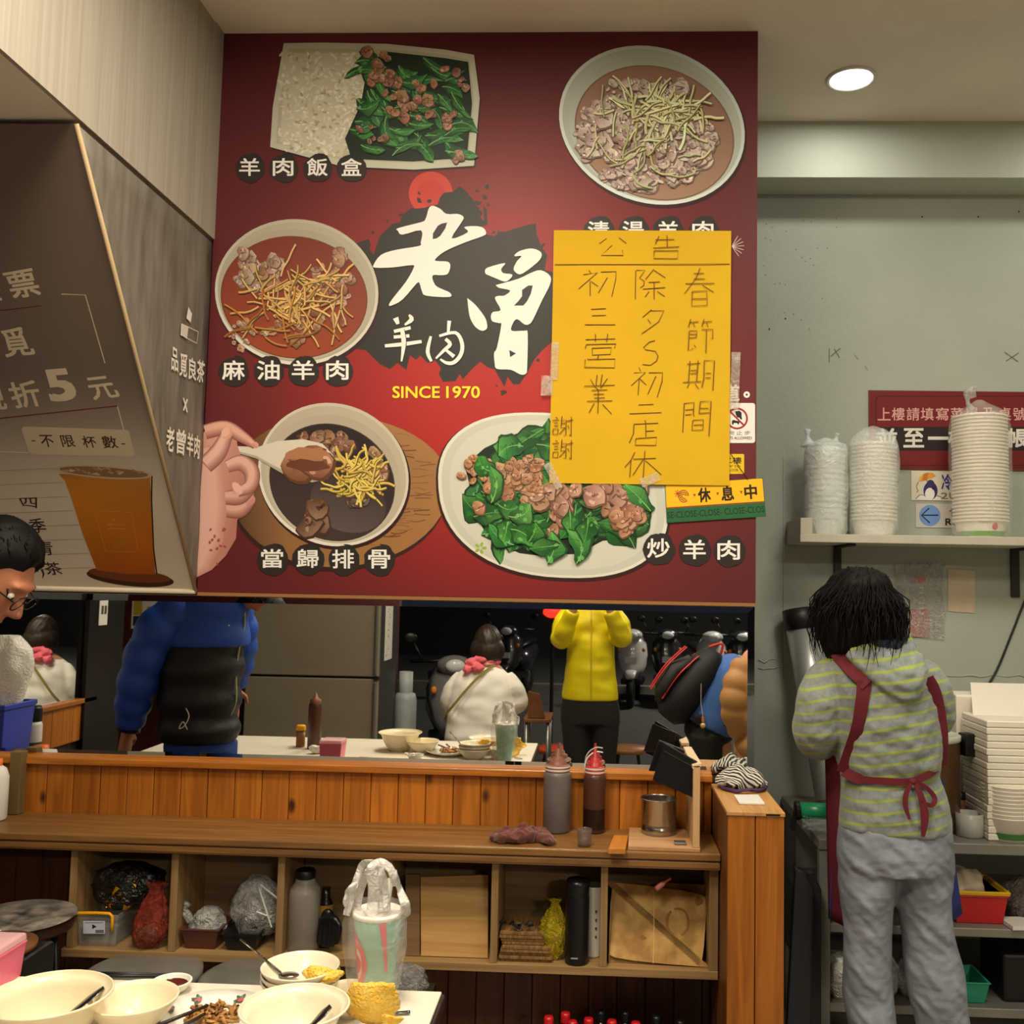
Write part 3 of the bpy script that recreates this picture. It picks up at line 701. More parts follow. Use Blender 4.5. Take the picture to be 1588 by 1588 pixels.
# --- dish names: white characters on black brush discs
def caption(s, cs, r, gl):
    d = Print(onb, base=.0022)
    for ch, (x, y) in zip(s, cs):
        d.ell(x+1, y+2, r*1.04, r*1.02, (44, 36, 32), 0, 18, wob=.12, seed=x)
        d.ribbon([(x+r*.05, y-r*.95), (x+r*.6, y-r*.75), (x+r*.9, y-r*.2)], (1, 5, 2), (40, 34, 30))
        d.text(ch, x-gl, y-gl*.86, x+gl, y+gl*.86, (238, 236, 228), .016)
    d.build('dish_name_lettering', ink, ban)
caption('羊肉飯盒', [(387, 259), (439, 259), (492, 259), (545, 259)], 22, 16)
caption('清湯羊肉', [(928, 357), (982, 357), (1036, 357), (1090, 357)], 23, 16.5)
caption('麻油羊肉', [(362, 574), (416, 574), (470, 574), (523, 574)], 23, 17.5)
caption('當歸排骨', [(422, 866), (477, 866), (532, 867), (588, 867)], 24, 17)
caption('炒羊肉', [(1021, 850), (1077, 852), (1130, 853)], 24, 17.5)
tx = Print(onb, base=.0014)
tx.text('道', 1119, 596, 1147, 622, (232, 226, 216), .02)
tx.build('slogan_lettering', ink, ban); tx = Print(onb, base=.0014)
tx.ell(1158, 612, 5, 5, (236, 232, 224), n=16); tx.ell(1158, 612, 1.8, 1.8, (90, 40, 38), n=10)
tx.build('slogan_full_stop', ink, ban); tx = Print(onb, base=.0014)
for a in range(7): tx.ribbon([(1135, 382), (1136+18*math.cos(a*.35-1.1), 382+18*math.sin(a*.35-1.1))], .9, (226, 196, 190))
tx.build('spark_print', ink, ban)

# ================================================================ YELLOW NOTICE
nq = bil(((859, 357), (1134, 358), (1131, 753), (852, 749)))
def npt(u, v, off=0):
    x, y = nq(u, v); b = .0012*math.sin(u*7+v*3)+.0012*mnoise.noise(Vector((u*5, v*6, 2)))
    return P(x, y, YB-.0105+b-off)
no = thing('paper_notice', 'yellow handwritten holiday notice taped over the menu banner', 'notice', npt(.5, 0))
g = MB().grid(npt, 24, 32); g.build('sheet', M('yellow_paper', (214, 168, 0), .75, var=.03, vscale=5, bump=.15, bscale=18), no, smooth=True)
def inv_off(x, y, h): return P(x, y, YB-.0135-h)
hw = Print(inv_off, base=.0)
BR = (92, 40, 12)
def s1(*strokes):
    for s in strokes: hw.ribbon([(850+x/5.293, 350+y/5.293) for x, y in s], 1.1, BR, 0)
def s2(*strokes):
    for s in strokes: hw.ribbon([(850+x/5.293, 550+y/5.293) for x, y in s], 1.1, BR, 0)
s1([(420, 148), (480, 105)], [(582, 98), (643, 145)], [(525, 160), (435, 243), (618, 243), (608, 200)])                       # gong
s1([(910, 85), (880, 150)], [(880, 115), (1035, 112)], [(975, 78), (978, 175)], [(862, 182), (1075, 172)], [(870, 205), (866, 268), (1062, 270), (1068, 205), (870, 205)])  # gao
s1([(55, 318), (620, 318), (1180, 316), (1490, 314)])
hw.build('handwritten_heading', inkm, no); hwc = [Print(inv_off, base=.0) for _ in range(3)]
def col_of(s): return hwc[0 if s[0][0] < 610 else 1 if s[0][0] < 1040 else 2]
def s1(*strokes):
    for s in strokes: col_of(s).ribbon([(850+x/5.293, 350+y/5.293) for x, y in s], 1.1, BR, 0)
def s2(*strokes):
    for s in strokes: col_of(s).ribbon([(850+x/5.293, 550+y/5.293) for x, y in s], 1.1, BR, 0)
s1([(335, 365), (352, 392)], [(290, 402), (405, 385), (250, 518)], [(345, 450), (345, 575)], [(355, 458), (410, 498)], [(432, 380), (558, 376), (555, 440), (522, 585)], [(487, 425), (412, 552)])  # chu
s1([(720, 368), (715, 605)], [(725, 365), (795, 365), (750, 430), (790, 455), (785, 490), (755, 510)], [(868, 355), (800, 440)], [(870, 365), (962, 427)], [(825, 465), (918, 460)], [(778, 520), (962, 507)], [(870, 465), (870, 605)], [(828, 540), (795, 587)], [(895, 540), (958, 580)])  # chu(2)
s1([(1195, 392), (1278, 390)], [(1195, 437), (1287, 436)], [(1128, 475), (1365, 473)], [(1247, 347), (1215, 430), (1120, 557)], [(1265, 487), (1358, 545)], [(1183, 540), (1178, 658), (1305, 653), (1302, 535), (1183, 540)], [(1185, 600), (1300, 598)])  # chun
s1([(352, 685), (475, 680)], [(360, 738), (475, 735)], [(302, 812), (552, 813)])  # san
s1([(850, 688), (775, 752)], [(835, 698), (952, 697), (905, 790), (768, 887)], [(818, 768), (845, 805)])  # xi
s1([(1170, 765), (1152, 832)], [(1165, 795), (1235, 787)], [(1190, 800), (1205, 832)], [(1280, 765), (1262, 830)], [(1275, 790), (1345, 785)], [(1300, 795), (1312, 832)], [(1158, 868), (1150, 1025), (1190, 1008)], [(1158, 862), (1222, 862), (1215, 918)], [(1165, 890), (1218, 890)], [(1160, 920), (1215, 918)], [(1198, 978), (1212, 1000)], [(1262, 852), (1352, 850), (1350, 930), (1335, 925)], [(1300, 855), (1295, 1048)])  # jie
s1([(878, 942), (830, 955), (782, 1000), (800, 1018), (880, 1030), (903, 1070), (890, 1110), (840, 1145), (775, 1140)])  # S
s1([(308, 935), (550, 928)], [(388, 888), (388, 952)], [(490, 888), (480, 955)], [(312, 978), (305, 1010)], [(312, 975), (558, 970), (545, 1005)], [(362, 1005), (362, 1060), (512, 1055), (520, 1000), (362, 1005)], [(415, 1060), (405, 1100)])
s2([(305, 40), (298, 102), (545, 108), (550, 35), (320, 38)])  # ying
s2([(402, 165), (392, 255)], [(445, 160), (430, 250)], [(348, 202), (382, 262)], [(487, 195), (430, 275)], [(295, 258), (545, 250)], [(385, 262), (412, 290)], [(355, 293), (485, 288)], [(372, 325), (458, 322)], [(378, 355), (465, 353)], [(318, 382), (527, 378)], [(413, 285), (408, 482)], [(378, 398), (335, 477)], [(445, 405), (522, 487)])  # ye
s2([(745, 105), (760, 135)], [(705, 150), (800, 145), (682, 255)], [(748, 200), (738, 332)], [(752, 197), (805, 248)], [(825, 148), (940, 147), (935, 220), (895, 350)], [(885, 175), (818, 325)])  # chu
s2([(742, 412), (865, 408)], [(668, 485), (930, 475)])  # er
s2([(795, 537), (803, 562)], [(705, 570), (905, 562)], [(705, 572), (700, 650), (665, 725)], [(802, 570), (803, 675)], [(805, 628), (870, 625)], [(720, 690), (715, 742), (885, 745), (892, 677), (720, 688)])  # dian
s2([(712, 800), (680, 865), (628, 925)], [(680, 865), (670, 1005)], [(700, 857), (885, 850)], [(795, 790), (780, 1018)], [(780, 860), (695, 990)], [(800, 870), (930, 985)])  # xiu
s2([(1140, 78), (1250, 70)], [(1165, 50), (1152, 225)], [(1232, 45), (1218, 225)], [(1168, 130), (1220, 128)], [(1168, 155), (1220, 152)], [(1105, 228), (1258, 220)], [(1160, 235), (1140, 272)], [(1205, 238), (1235, 278)], [(1282, 50), (1278, 200), (1262, 270)], [(1282, 48), (1365, 48), (1352, 295)], [(1292, 152), (1338, 152)], [(1292, 190), (1335, 188)])  # qi
s2([(1118, 395), (1105, 640)], [(1118, 400), (1198, 392), (1192, 490), (1200, 505)], [(1125, 455), (1192, 448)], [(1125, 495), (1175, 490)], [(1250, 385), (1240, 485)], [(1250, 385), (1338, 380), (1320, 670)], [(1250, 440), (1315, 440)], [(1240, 482), (1325, 475)], [(1188, 540), (1180, 620), (1270, 618), (1275, 533), (1188, 538)], [(1195, 578), (1268, 575)])  # jian
for p_ in hwc: p_.build('handwritten_column', inkm, no)
hw = Print(inv_off, base=.0)
col_of = lambda s: hw
for dy in (0, 190):
    s2([(60, 512+dy), (78, 522+dy)], [(35, 540+dy), (90, 535+dy)], [(50, 562+dy), (82, 560+dy)], [(50, 585+dy), (85, 583+dy)], [(42, 610+dy), (38, 652+dy), (78, 655+dy), (82, 608+dy), (42, 610+dy)],
       [(115, 505+dy), (108, 545+dy)], [(108, 540+dy), (148, 537+dy), (145, 662+dy), (128, 660+dy)], [(110, 545+dy), (105, 600+dy), (140, 598+dy)], [(110, 565+dy), (142, 562+dy)], [(140, 600+dy), (92, 650+dy)], [(152, 545+dy), (205, 535+dy)], [(190, 510+dy), (188, 668+dy), (172, 655+dy)], [(160, 578+dy), (172, 605+dy)])
hw.build('handwritten_thanks', inkm, no)
m_tape = film('clear_tape', (250, 240, 220), .12, .45, 30, .1, .6)
for (x, y, w_, h_, a) in ((860, 560, 12, 60, .02), (848, 598, 18, 32, 0), (1140, 590, 14, 90, .03), (1008, 744, 30, 14, -.4), (858, 738, 12, 44, -.5)):
    c = P(x, y, YB-.0146); R = roty(a)
    MB().obox(c, (S(w_, 3.06), .0006, S(h_, 3.06)), R).jitter(.001, 60).build('tape', m_tape, no)
# ================================================================ SMALL SIGNS ON THE BANNER EDGE
st = thing('pet_sticker', 'square white no-pets sticker half under the yellow notice', 'sticker', P(1150, 687, YB))
q = Print(lambda x, y, h: P(x, y, YB-.002-h), base=.0)
q.rect(1112, 625, 1171, 687, (232, 226, 220), 4)
for k in range(28):
    a0, a1 = 2*PI*k/28, 2*PI*(k+1)/28
    q.poly([(1143+r*math.cos(a), 649+r*math.sin(a)) for r, a in ((17, a0), (17, a1), (14, a1), (14, a0))], (160, 32, 44))
DG = (30, 26, 26)
q.poly([(1140, 638), (1147, 637), (1150, 640), (1150, 646), (1151, 651), (1148, 650), (1147, 648), (1143, 647), (1141, 643)], DG)
q.poly([(1135, 653), (1137, 651), (1144, 653), (1146, 651), (1147, 655), (1145, 659), (1143, 656), (1138, 656), (1137, 659), (1135, 658)], DG)
q.ribbon([(1132, 638), (1154, 660)], 2.8, (160, 32, 44))
for i, ch in enumerate('寵物止步'): q.text(ch, 1117+i*12.5, 668, 1126+i*12.5, 674.5, (120, 108, 104), .01)
q.text('NO PETS ALLOWED', 1114, 677, 1166, 681.5, (70, 58, 56), .03)
q.build('sticker_print', ink, st)
st = thing('floor_sticker', 'small yellow up-to-second-floor sticker under the yellow notice', 'sticker', P(1140, 735, YB))
q = Print(lambda x, y, h: P(x, y, YB-.002-h), base=.0)
q.rect(1118, 704, 1154, 735, (232, 188, 20), 2); q.text('二樓', 1122, 709, 1150, 719, (50, 34, 16), .02); q.text('UP TO', 1128, 721.5, 1148, 725, (80, 52, 20), .02); q.text('2 FLOOR', 1124, 727, 1145, 731, (80, 52, 20), .02)
q.build('sticker_print', ink, st)
cs = thing('closed_sign', 'yellow and green closed-for-rest sign hung crooked beside the notice', 'sign', P(1111, 806, YB))
sq = [(1031, 751), (1183, 741), (1188, 801), (1034, 811)]; YS = YB-.0055
MB().prism([P(x, y, YS) for x, y in sq], (0, .003, 0)).build('board', M('sign_board_green', (36, 92, 52), .4), cs)
q = Print(lambda x, y, h: P(x, y, YS-h), base=.0003); B2 = bil(sq)
def qf(u0, v0, u1, v1, col): q.poly([B2(u0, v1), B2(u1, v1), B2(u1, v0), B2(u0, v0)], col)
qf(.006, .40, .994, .985, (250, 186, 20)); qf(.006, .365, .994, .40, (150, 62, 24)); qf(.006, .02, .994, .365, (38, 98, 56))
def qt(s, u0, v0, u1, v1, col, off=0): q.text(s, 0, 0, 0, 0, col, off, quad=lambda u, v: B2(u0+(u1-u0)*u, v0+(v1-v0)*v))
for ch, u in (('休', .33), ('息', .565), ('中', .80)): qt(ch, u, .47, u+.13, .85, (40, 24, 10), .035)
for u in (.28, .515, .755): q.poly([B2(u, .7), B2(u+.03, .7), B2(u+.015, .62)], (150, 66, 20))
for r in (.9, .62, .34):
    q.ribbon([B2(.185+.055*r*math.cos(a*.5), .66+.17*r*math.sin(a*.5)) for a in range(12)], 1.3, (120, 34, 24), 2)
for a in range(8): q.ribbon([B2(.125, .74), B2(.125+.035*math.cos(a*PI/4), .74+.1*math.sin(a*PI/4))], 1.1, (190, 40, 30))
qt('SE-CLOSE-CLOSE- CLOSE-CLOS', .01, .11, .99, .28, (20, 52, 34), .02)
q.build('sign_print', ink, cs)
MB().tube([P(1131, 700, YS-.002), P(1146, 724, YS-.004), P(1160, 744, YS-.003)], .0012, 6).build('cord', m_black, cs)

# ================================================================ TILTED CANVAS SIGN UNDER THE SOFFIT
A = PX(120, 192, XS-.002); Cc = PX(304, 917, XS-.002); YT = A.y; ZT = min(A.z, zs-.004)
m_canvas = M('dark_canvas', (84, 74, 64), .6)
bot = Vector((XS-.004, Cc.y, Cc.z))
sg = thing('tilted_canvas_sign', 'dark tilted canvas sign advertising tea, hung under the soffit at left', 'sign', (XS-.8, bot.y, bot.z))
XW = XL+.02
fn = Vector((0, -(ZT-bot.z), YT-bot.y)).normalized()
if fn.y > 0: fn = -fn
Pt = Vector((0, YT, ZT))
def onf(px, py, h):
    d = ray(px, py); o = Pt+fn*h; return CAM+d*((o-CAM).dot(fn)/d.dot(fn))
m_side = M('grey_canvas_side', (128, 122, 112), .55, col2=(94, 88, 80), stretch=(1, 5, 1), vscale=5)
MB().prism([(XW, YT, ZT), (XS-.006, YT, ZT), (XS-.006, bot.y, bot.z), (XW, bot.y, bot.z)], -fn*.006).build('front_panel', m_canvas, sg)
sp = MB().grid(lambda u, v: Vector((XS-.004+.004*mnoise.noise(Vector((u*6, v*9, 4)))*(v*(1-v)*4), YT+(D-.03-YT)*u+(bot.y-YT)*(1-u)*(1-v), bot.z+(ZT-bot.z)*v+0*u)), 14, 20)
sp.build('side_panel', m_side, sg, smooth=True, solid=.002)
MB().tube([(XS-.004, YT, ZT), (XS-.003, (YT+bot.y)/2, (ZT+bot.z)/2), (XS-.004, bot.y, bot.z)], .006, 8).build('edge_piping', M('tan_piping', (176, 150, 112), .6), sg, smooth=True)
MB().tube([(XW, bot.y, bot.z), (XS-.004, bot.y, bot.z)], .009, 8).build('lower_hem', M('cream_hem', (220, 206, 180), .6), sg, smooth=True)
fp = Print(onf, base=.0004)
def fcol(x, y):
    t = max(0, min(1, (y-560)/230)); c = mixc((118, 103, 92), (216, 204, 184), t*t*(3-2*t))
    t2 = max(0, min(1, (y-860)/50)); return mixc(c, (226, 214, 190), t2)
NU, NV = 14, 30
gv = {}
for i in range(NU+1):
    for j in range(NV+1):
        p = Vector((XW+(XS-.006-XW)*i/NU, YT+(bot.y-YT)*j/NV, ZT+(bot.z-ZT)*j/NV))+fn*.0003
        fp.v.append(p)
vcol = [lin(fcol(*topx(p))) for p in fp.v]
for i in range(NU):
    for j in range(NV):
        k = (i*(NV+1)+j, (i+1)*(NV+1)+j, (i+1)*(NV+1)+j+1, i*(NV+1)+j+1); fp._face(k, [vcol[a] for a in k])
z6 = lambda L: [(x/4.67, 380+y/4.67) for x, y in L]
z7 = lambda L: [(x/4.67, 690+y/4.67) for x, y in L]
CR = (222, 206, 174)
def ft(ch, qd, col=CR, off=.02, z=z6): fp.text(ch, 0, 0, 0, 0, col, off, quad=bil(z(qd)))
ft('發', [(-240, 240), (-30, 210), (40, 400), (-150, 420)]); ft('票', [(10, 205), (235, 165), (305, 365), (100, 390)])
ft('覓', [(-10, 610), (170, 590), (265, 795), (40, 815)]); ft('現', [(-190, 1020), (0, 1000), (60, 1190), (-130, 1210)])
ft('折', [(40, 1000), (255, 975), (318, 1165), (110, 1185)]); ft('5', [(305, 905), (490, 890), (575, 1120), (370, 1140)], off=.045); ft('元', [(610, 965), (780, 945), (880, 1100), (680, 1125)])
for L, c, wd in (([(445, 355), (618, 362), (760, 855)], CR, 1.6), ([(850, 1165), (895, 1335)], CR, 1.6), ([(-100, 1490), (0, 1495), (205, 1505)], CR, 1.4), ([(-100, 485), (0, 475), (300, 440)], (116, 34, 34), 1.6), ([(-100, 1266), (0, 1255), (850, 1165)], (116, 34, 34), 1.6)):
    fp.ribbon(z6(L), wd, c, 0)
fp.poly(z6([(172, 1314), (910, 1338), (935, 1352), (975, 1515), (960, 1532), (235, 1516), (210, 1502), (155, 1335)]), (206, 190, 158))
for ch, qd in (('不', [(280, 1375), (378, 1375), (398, 1460), (308, 1468)]), ('限', [(430, 1378), (524, 1376), (552, 1462), (455, 1464)]), ('杯', [(585, 1382), (682, 1382), (708, 1468), (610, 1468)]), ('數', [(728, 1382), (832, 1382), (862, 1472), (752, 1472)])): ft(ch, qd, (66, 44, 30), .012)
fp.ribbon(z6([(228, 1418), (258, 1418)]), 1.6, (66, 44, 30)); fp.ribbon(z6([(878, 1440), (908, 1440)]), 1.6, (66, 44, 30))
for q_ in range(8):
    y = 730+q_*22; fp.ribbon([(0, y), (90+q_*8, y-4)], .8, (176, 162, 140), 0)
fp.ell(202, 896, 68, 13, (70, 34, 16), .1, 40); fp.ell(201, 892, 64, 10, (120, 62, 26), .1, 40)
body = z7([(425, 210), (470, 262), (520, 400), (600, 650), (700, 905), (900, 935), (1125, 938), (1115, 750), (1098, 400), (1085, 225)])
fp.poly(body, (206, 126, 24), [(176, 112, 40), (198, 126, 36), (208, 130, 28), (196, 112, 22), (176, 90, 22), (170, 84, 20), (168, 82, 22), (196, 106, 20), (216, 134, 24), (180, 120, 50)])
fp.ribbon(z7([(1100, 220), (1098, 400), (1112, 750), (1135, 930)]), 2.2, (50, 34, 22), 0)
fp.ell(161, 732, 75.5, 10, (196, 172, 140), .07, 40); fp.ell(161, 732, 69, 7.5, (140, 106, 72), .07, 40)
for q_ in range(22):
    x, y = inside(161, 731.5, 62, 5.5); fp.ell(x, y, 5, 1.6, jc((176, 148, 116), 30), random.uniform(-.4, .6), 7)
CL = (204, 142, 72)
fp.ribbon(z7([(685, 478), (955, 488), (1000, 775), (765, 770), (685, 478)]), .9, CL, 0)
fp.poly(z7([(822, 530), (840, 545), (822, 558), (806, 545)]), CL); fp.poly(z7([(775, 566), (825, 568), (830, 585), (780, 584)]), CL); fp.ribbon(z7([(830, 570), (905, 572), (908, 584), (832, 584)]), .8, CL, 0); fp.ribbon(z7([(780, 605), (915, 607)]), 1.4, CL, 0)
for x, y in ((828, 685), (895, 688), (832, 728), (905, 725)): fp.rect(x/4.67-3, 690+y/4.67-3, x/4.67+3, 690+y/4.67+3, mixc(CL, (150, 90, 30), .5))
for ch, qd in (('四', [(135, 385), (268, 380), (268, 460), (165, 442)]), ('季', [(200, 535), (312, 530), (347, 635), (222, 640)]), ('青', [(255, 700), (372, 695), (392, 797), (282, 800)]), ('茶', [(310, 850), (422, 848), (467, 940), (337, 942)])): ft(ch, qd, (48, 38, 30), .008, z7)
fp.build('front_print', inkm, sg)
sd = Print(lambda x, y, h: PX(x, y, XS+.0022+h), base=.0005)
def sdt(ch, qd): sd.text(ch, 0, 0, 0, 0, (232, 226, 214), .02, quad=bil(z6(qd)))
for ch, qd in (('品', [(1245, 730), (1290, 760), (1290, 922), (1240, 903)]), ('覓', [(1305, 770), (1362, 800), (1352, 962), (1300, 945)]), ('良', [(1367, 805), (1425, 835), (1420, 985), (1365, 970)]), ('茶', [(1430, 822), (1487, 845), (1472, 1007), (1425, 985)]),
               ('x', [(1325, 1105), (1362, 1118), (1360, 1212), (1325, 1198)]), ('老', [(1207, 1308), (1267, 1330), (1256, 1502), (1205, 1485)]), ('曾', [(1280, 1328), (1350, 1345), (1336, 1527), (1275, 1505)]), ('羊', [(1358, 1353), (1405, 1370), (1397, 1537), (1350, 1520)]), ('肉', [(1410, 1370), (1452, 1390), (1442, 1552), (1405, 1535)])):
    if ch in 'x老': sd.build('side_lettering', inkm, sg); sd = Print(lambda x, y, h: PX(x, y, XS+.0022+h), base=.0005)
    sdt(ch, qd)
sd.build('side_lettering', inkm, sg); sd = Print(lambda x, y, h: PX(x, y, XS+.0022+h), base=.0005)
sd.poly(z6([(1365, 448), (1391, 500), (1381, 562), (1350, 530)]), (232, 226, 214)); sd.poly(z6([(1315, 570), (1365, 592), (1355, 680), (1310, 650)]), (210, 204, 192)); sd.ribbon(z6([(1315, 570), (1436, 628), (1426, 712), (1310, 650), (1315, 570)]), 1, (232, 226, 214), 0)
sd.build('side_logo', inkm, sg)
# ================================================================ WORKTOP, CUBBIES, PIER
wt = thing('worktop', 'long narrow brown wooden worktop under the mirror', 'worktop', ((XL+XP)/2, (yc+D)/2, zc0))
MB().box(XL+.02, XP-.002, yc, D-.014, zc-.022, zc).build('slab', m_top, wt, bevel=.004)
for i, (a, b) in enumerate(((-.024, -.0225), (-.046, -.024), (zc0-zc, -.048))):
    if i: MB().box(XL+.02, XP-.002, yc+.002+i*.002, yc+.05, zc+a, zc+b).build('edge_moulding', m_top, wt, bevel=.005)
MB().box(XL+.02, XL+.33, 2.12, yc-.002, zc-.03, zc).build('side_return', m_top, wt, bevel=.004)
MB().box(XL+.29, XL+.32, 2.12, yc-.02, .0, zc-.031).build('side_support', m_pine_low, wt)
ysf = yc+.035
zsb = P(600, 1488, ysf).z; zst = zc0-.002
DV = [(105, 116), (262, 273), (428, 439), (595, 606), (761, 772), (931, 942), (1098, 1109)]
XD = [(P(a, 1420, ysf).x, P(b, 1420, ysf).x) for a, b in DV]
XD[-1] = (XP-.030, XP-.004)
zsu = P(600, 1501, ysf).z
cub = thing('cubby_shelf', 'row of pale wooden pigeonholes hung under the brown worktop', 'shelf', ((XD[0][0]+XD[-1][1])/2, (ysf+D)/2, zsu))
MB().box(XD[0][0]-.012, XD[-1][1], ysf-.004, D-.016, zsu, zsb).build('bottom_board', m_shelf, cub, bevel=.0015)
for a, b in XD: MB().box(a, b, ysf, D-.020, zsb+.0005, zst).build('divider', m_shelf_z, cub, bevel=.0012)
for i in range(6):
    MB().box(XD[i][1]+.001, XD[i+1][0]-.001, D-.030, D-.018, zsb+.001, zst-.05).build('back_panel', m_back, cub)
# pine pier
Yp = PX(1128, 1400, XP).y; XPR = P(1216, 1400, Yp).x; zp = P(1170, 1259, Yp).z
pier = thing('pine_pier', 'waist-high varnished pine pier at the end of the worktop', 'pillar', ((XP+XPR)/2, (Yp+D)/2, 0))
MB().box(XP+.008, XPR-.006, Yp+.012, D, 0, zp-.012).build('core', m_pine_low, pier)
xm = P(1171, 1400, Yp).x
MB().box(XP, xm-.0012, Yp, Yp+.012, .0, zp-.012).build('plank', m_pine, pier, bevel=.0025)
MB().box(xm+.0012, XPR, Yp, Yp+.012, .0, zp-.012).build('plank', m_pine, pier, bevel=.0025)
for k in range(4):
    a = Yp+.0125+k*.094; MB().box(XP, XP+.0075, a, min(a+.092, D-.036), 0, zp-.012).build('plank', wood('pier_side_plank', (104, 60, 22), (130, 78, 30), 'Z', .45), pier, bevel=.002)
MB().box(XP-.004, XPR+.002, Yp-.004, D-.03, zp-.0115, zp).build('top_board', wood('pier_top', (176, 124, 64), (204, 152, 88), 'Y', .5, knots=False), pier, bevel=.002)
MB().box(XPR-.05, XPR-.012, Yp-.0045, Yp-.003, zp-.009, zp-.004).build('slot', m_black, pier)

# ================================================================ shared builders
m_cream = M('cream_melamine', (238, 224, 190), .28, var=.05, vscale=10)
m_cream2 = M('off_white_melamine', (232, 222, 196), .25, var=.05, vscale=14)
m_ceram = M('white_glaze', (238, 234, 222), .15)
m_sp = M('stainless_cutlery', (120, 116, 110), .22, metal=1)
def bowl_prof(R, h, foot=.42, fh=.12, th=.0035, belly=.62, lip=0):
    o = [(R*foot*.96, 0), (R*foot, 0), (R*foot, h*fh)]
    for k in range(1, 9):
        t = k/8; o.append((R*foot+(R-lip-R*foot)*(t**belly if belly < 1 else 1-(1-t)**(1/belly)), h*fh+(h-h*fh)*t**1.25))
    if lip: o[-1] = (R-lip, h*.9); o.append((R, h*.975)); o.append((R, h))
    i = [(r-th, z+.001) for r, z in reversed(o[3:])]
    i = [(max(r, .002), max(z, h*fh+th)) for r, z in i]
    return o+[(o[-1][0]-th*.5, h+th*.4)]+i+[(R*foot*.6, h*fh+th), (.001, h*fh+th)]
def bowl(name, label, px, py, wpx, z, h, mat, group=None, **k):
    c = PZ(px, py, z+h); R = S(wpx/2, (c-CAM).length)
    t = thing(name, label, 'bowl', (c.x, c.y, z), group)
    MB().lathe(bowl_prof(R, h, **k), (c.x, c.y, z), 48, cap0=True).build('bowl_body', mat, t, smooth=True)
    return t, c, R
def crump(mb, amp=.004, f=40, seed=1): return mb.jitter(amp, f, seed)
def pouch(c, w_, d_, h_, prof, n=26, seed=1, amp=.14, f=3.2, lean=(0, 0)):
    """soft bag standing at c: prof = [(t, width factor)], puckered by noise"""
    mb = MB(); rings = []; c = Vector(c)
    L = []
    for i in range(len(prof)-1):
        for k in range(4):
            u = k/4; L.append((prof[i][0]*(1-u)+prof[i+1][0]*u, prof[i][1]*(1-u)+prof[i+1][1]*u))
    L.append(prof[-1])
    for t, r in L:
        ring = []
        for j in range(n):
            a = 2*PI*j/n; k = 1+amp*mnoise.noise(Vector((math.cos(a)*f, math.sin(a)*f, t*f*2+seed*9)))+amp*.6*math.sin(a*7+seed+t*3)*t
            ring.append(c+Vector((math.cos(a)*w_/2*r*k+lean[0]*t*h_, math.sin(a)*d_/2*r*k+lean[1]*t*h_, t*h_)))
        rings.append(ring)
    return mb.loft(rings)
# ================================================================ THINGS ON THE WORKTOP
def squeeze(px, pyb, wpx, htop, label, mb_body, m_liquid, m_cap, lvl, capdy, rings):
    c = PZ(px, pyb, zc); Y = c.y; R = S(wpx/2, Y); h = P(px, htop, Y).z-zc
    t = thing('squeeze_bottle', label, 'bottle', (c.x, c.y, zc), 'squeeze bottles on the worktop')
    pr_ = [(R*.9, 0), (R, .006), (R, h*.93), (R*.96, h*.98), (R*.86, h)]
    MB().lathe(pr_, (c.x, c.y, zc), 36, cap0=True).build('bottle_body', mb_body, t, smooth=True)
    if lvl: MB().lathe([(R*1.004, .012), (R*1.004, h*lvl)], (c.x, c.y, zc), 36).build('dark_sauce', m_liquid, t, smooth=True)
    z = zc+h; cp = MB(); hc = S(capdy, Y)
    cp.lathe([(R*.86, -.002), (R*.88, hc*.28), (R*.80, hc*.30), (R*.62, hc*.34), (R*.62, hc*.46), (R*.45, hc*.48), (R*.40, hc*.62), (R*.2, hc*.66), (R*.11, hc*.98), (.001, hc)], (c.x, c.y, z), 28)
    cpo = cp.build('nozzle_cap', m_cap, t, smooth=True)
    for k in range(2): MB().lathe([(R*.89, 0), (R*.92, .003), (R*.89, .006)], (c.x, c.y, z+hc*.05+k*hc*.14), 28).build('collar_ring', rings, cpo, smooth=True)
    return t, c, R, h
m_hazy = M('hazy_bottle', (104, 96, 92), .38, var=.06); m_sauce = M('dark_soy_sauce', (34, 18, 12), .3)
squeeze(863, 1289, 42, 1196, 'grey hazy squeeze bottle with brown nozzle cap on worktop', m_hazy, m_sauce, M('brown_cap', (128, 76, 56), .45), 0, 34, M('pale_ring', (206, 196, 180), .45))
t, c, R, h = squeeze(921, 1290, 34, 1200, 'dark sauce squeeze bottle with red nozzle cap on worktop', M('brown_bottle', (78, 46, 36), .35), m_sauce, M('red_cap', (168, 32, 26), .4), .42, 38, M('pale_ring', (206, 196, 180), .45))
Y = c.y+.012
MB().tube(spline([P(907, 1197, Y), P(908, 1182, Y), P(914, 1172, Y), P(925, 1166, Y), P(935, 1167, Y)], 5), .0022, 6).build('cap_strap', m_white, t, smooth=True)
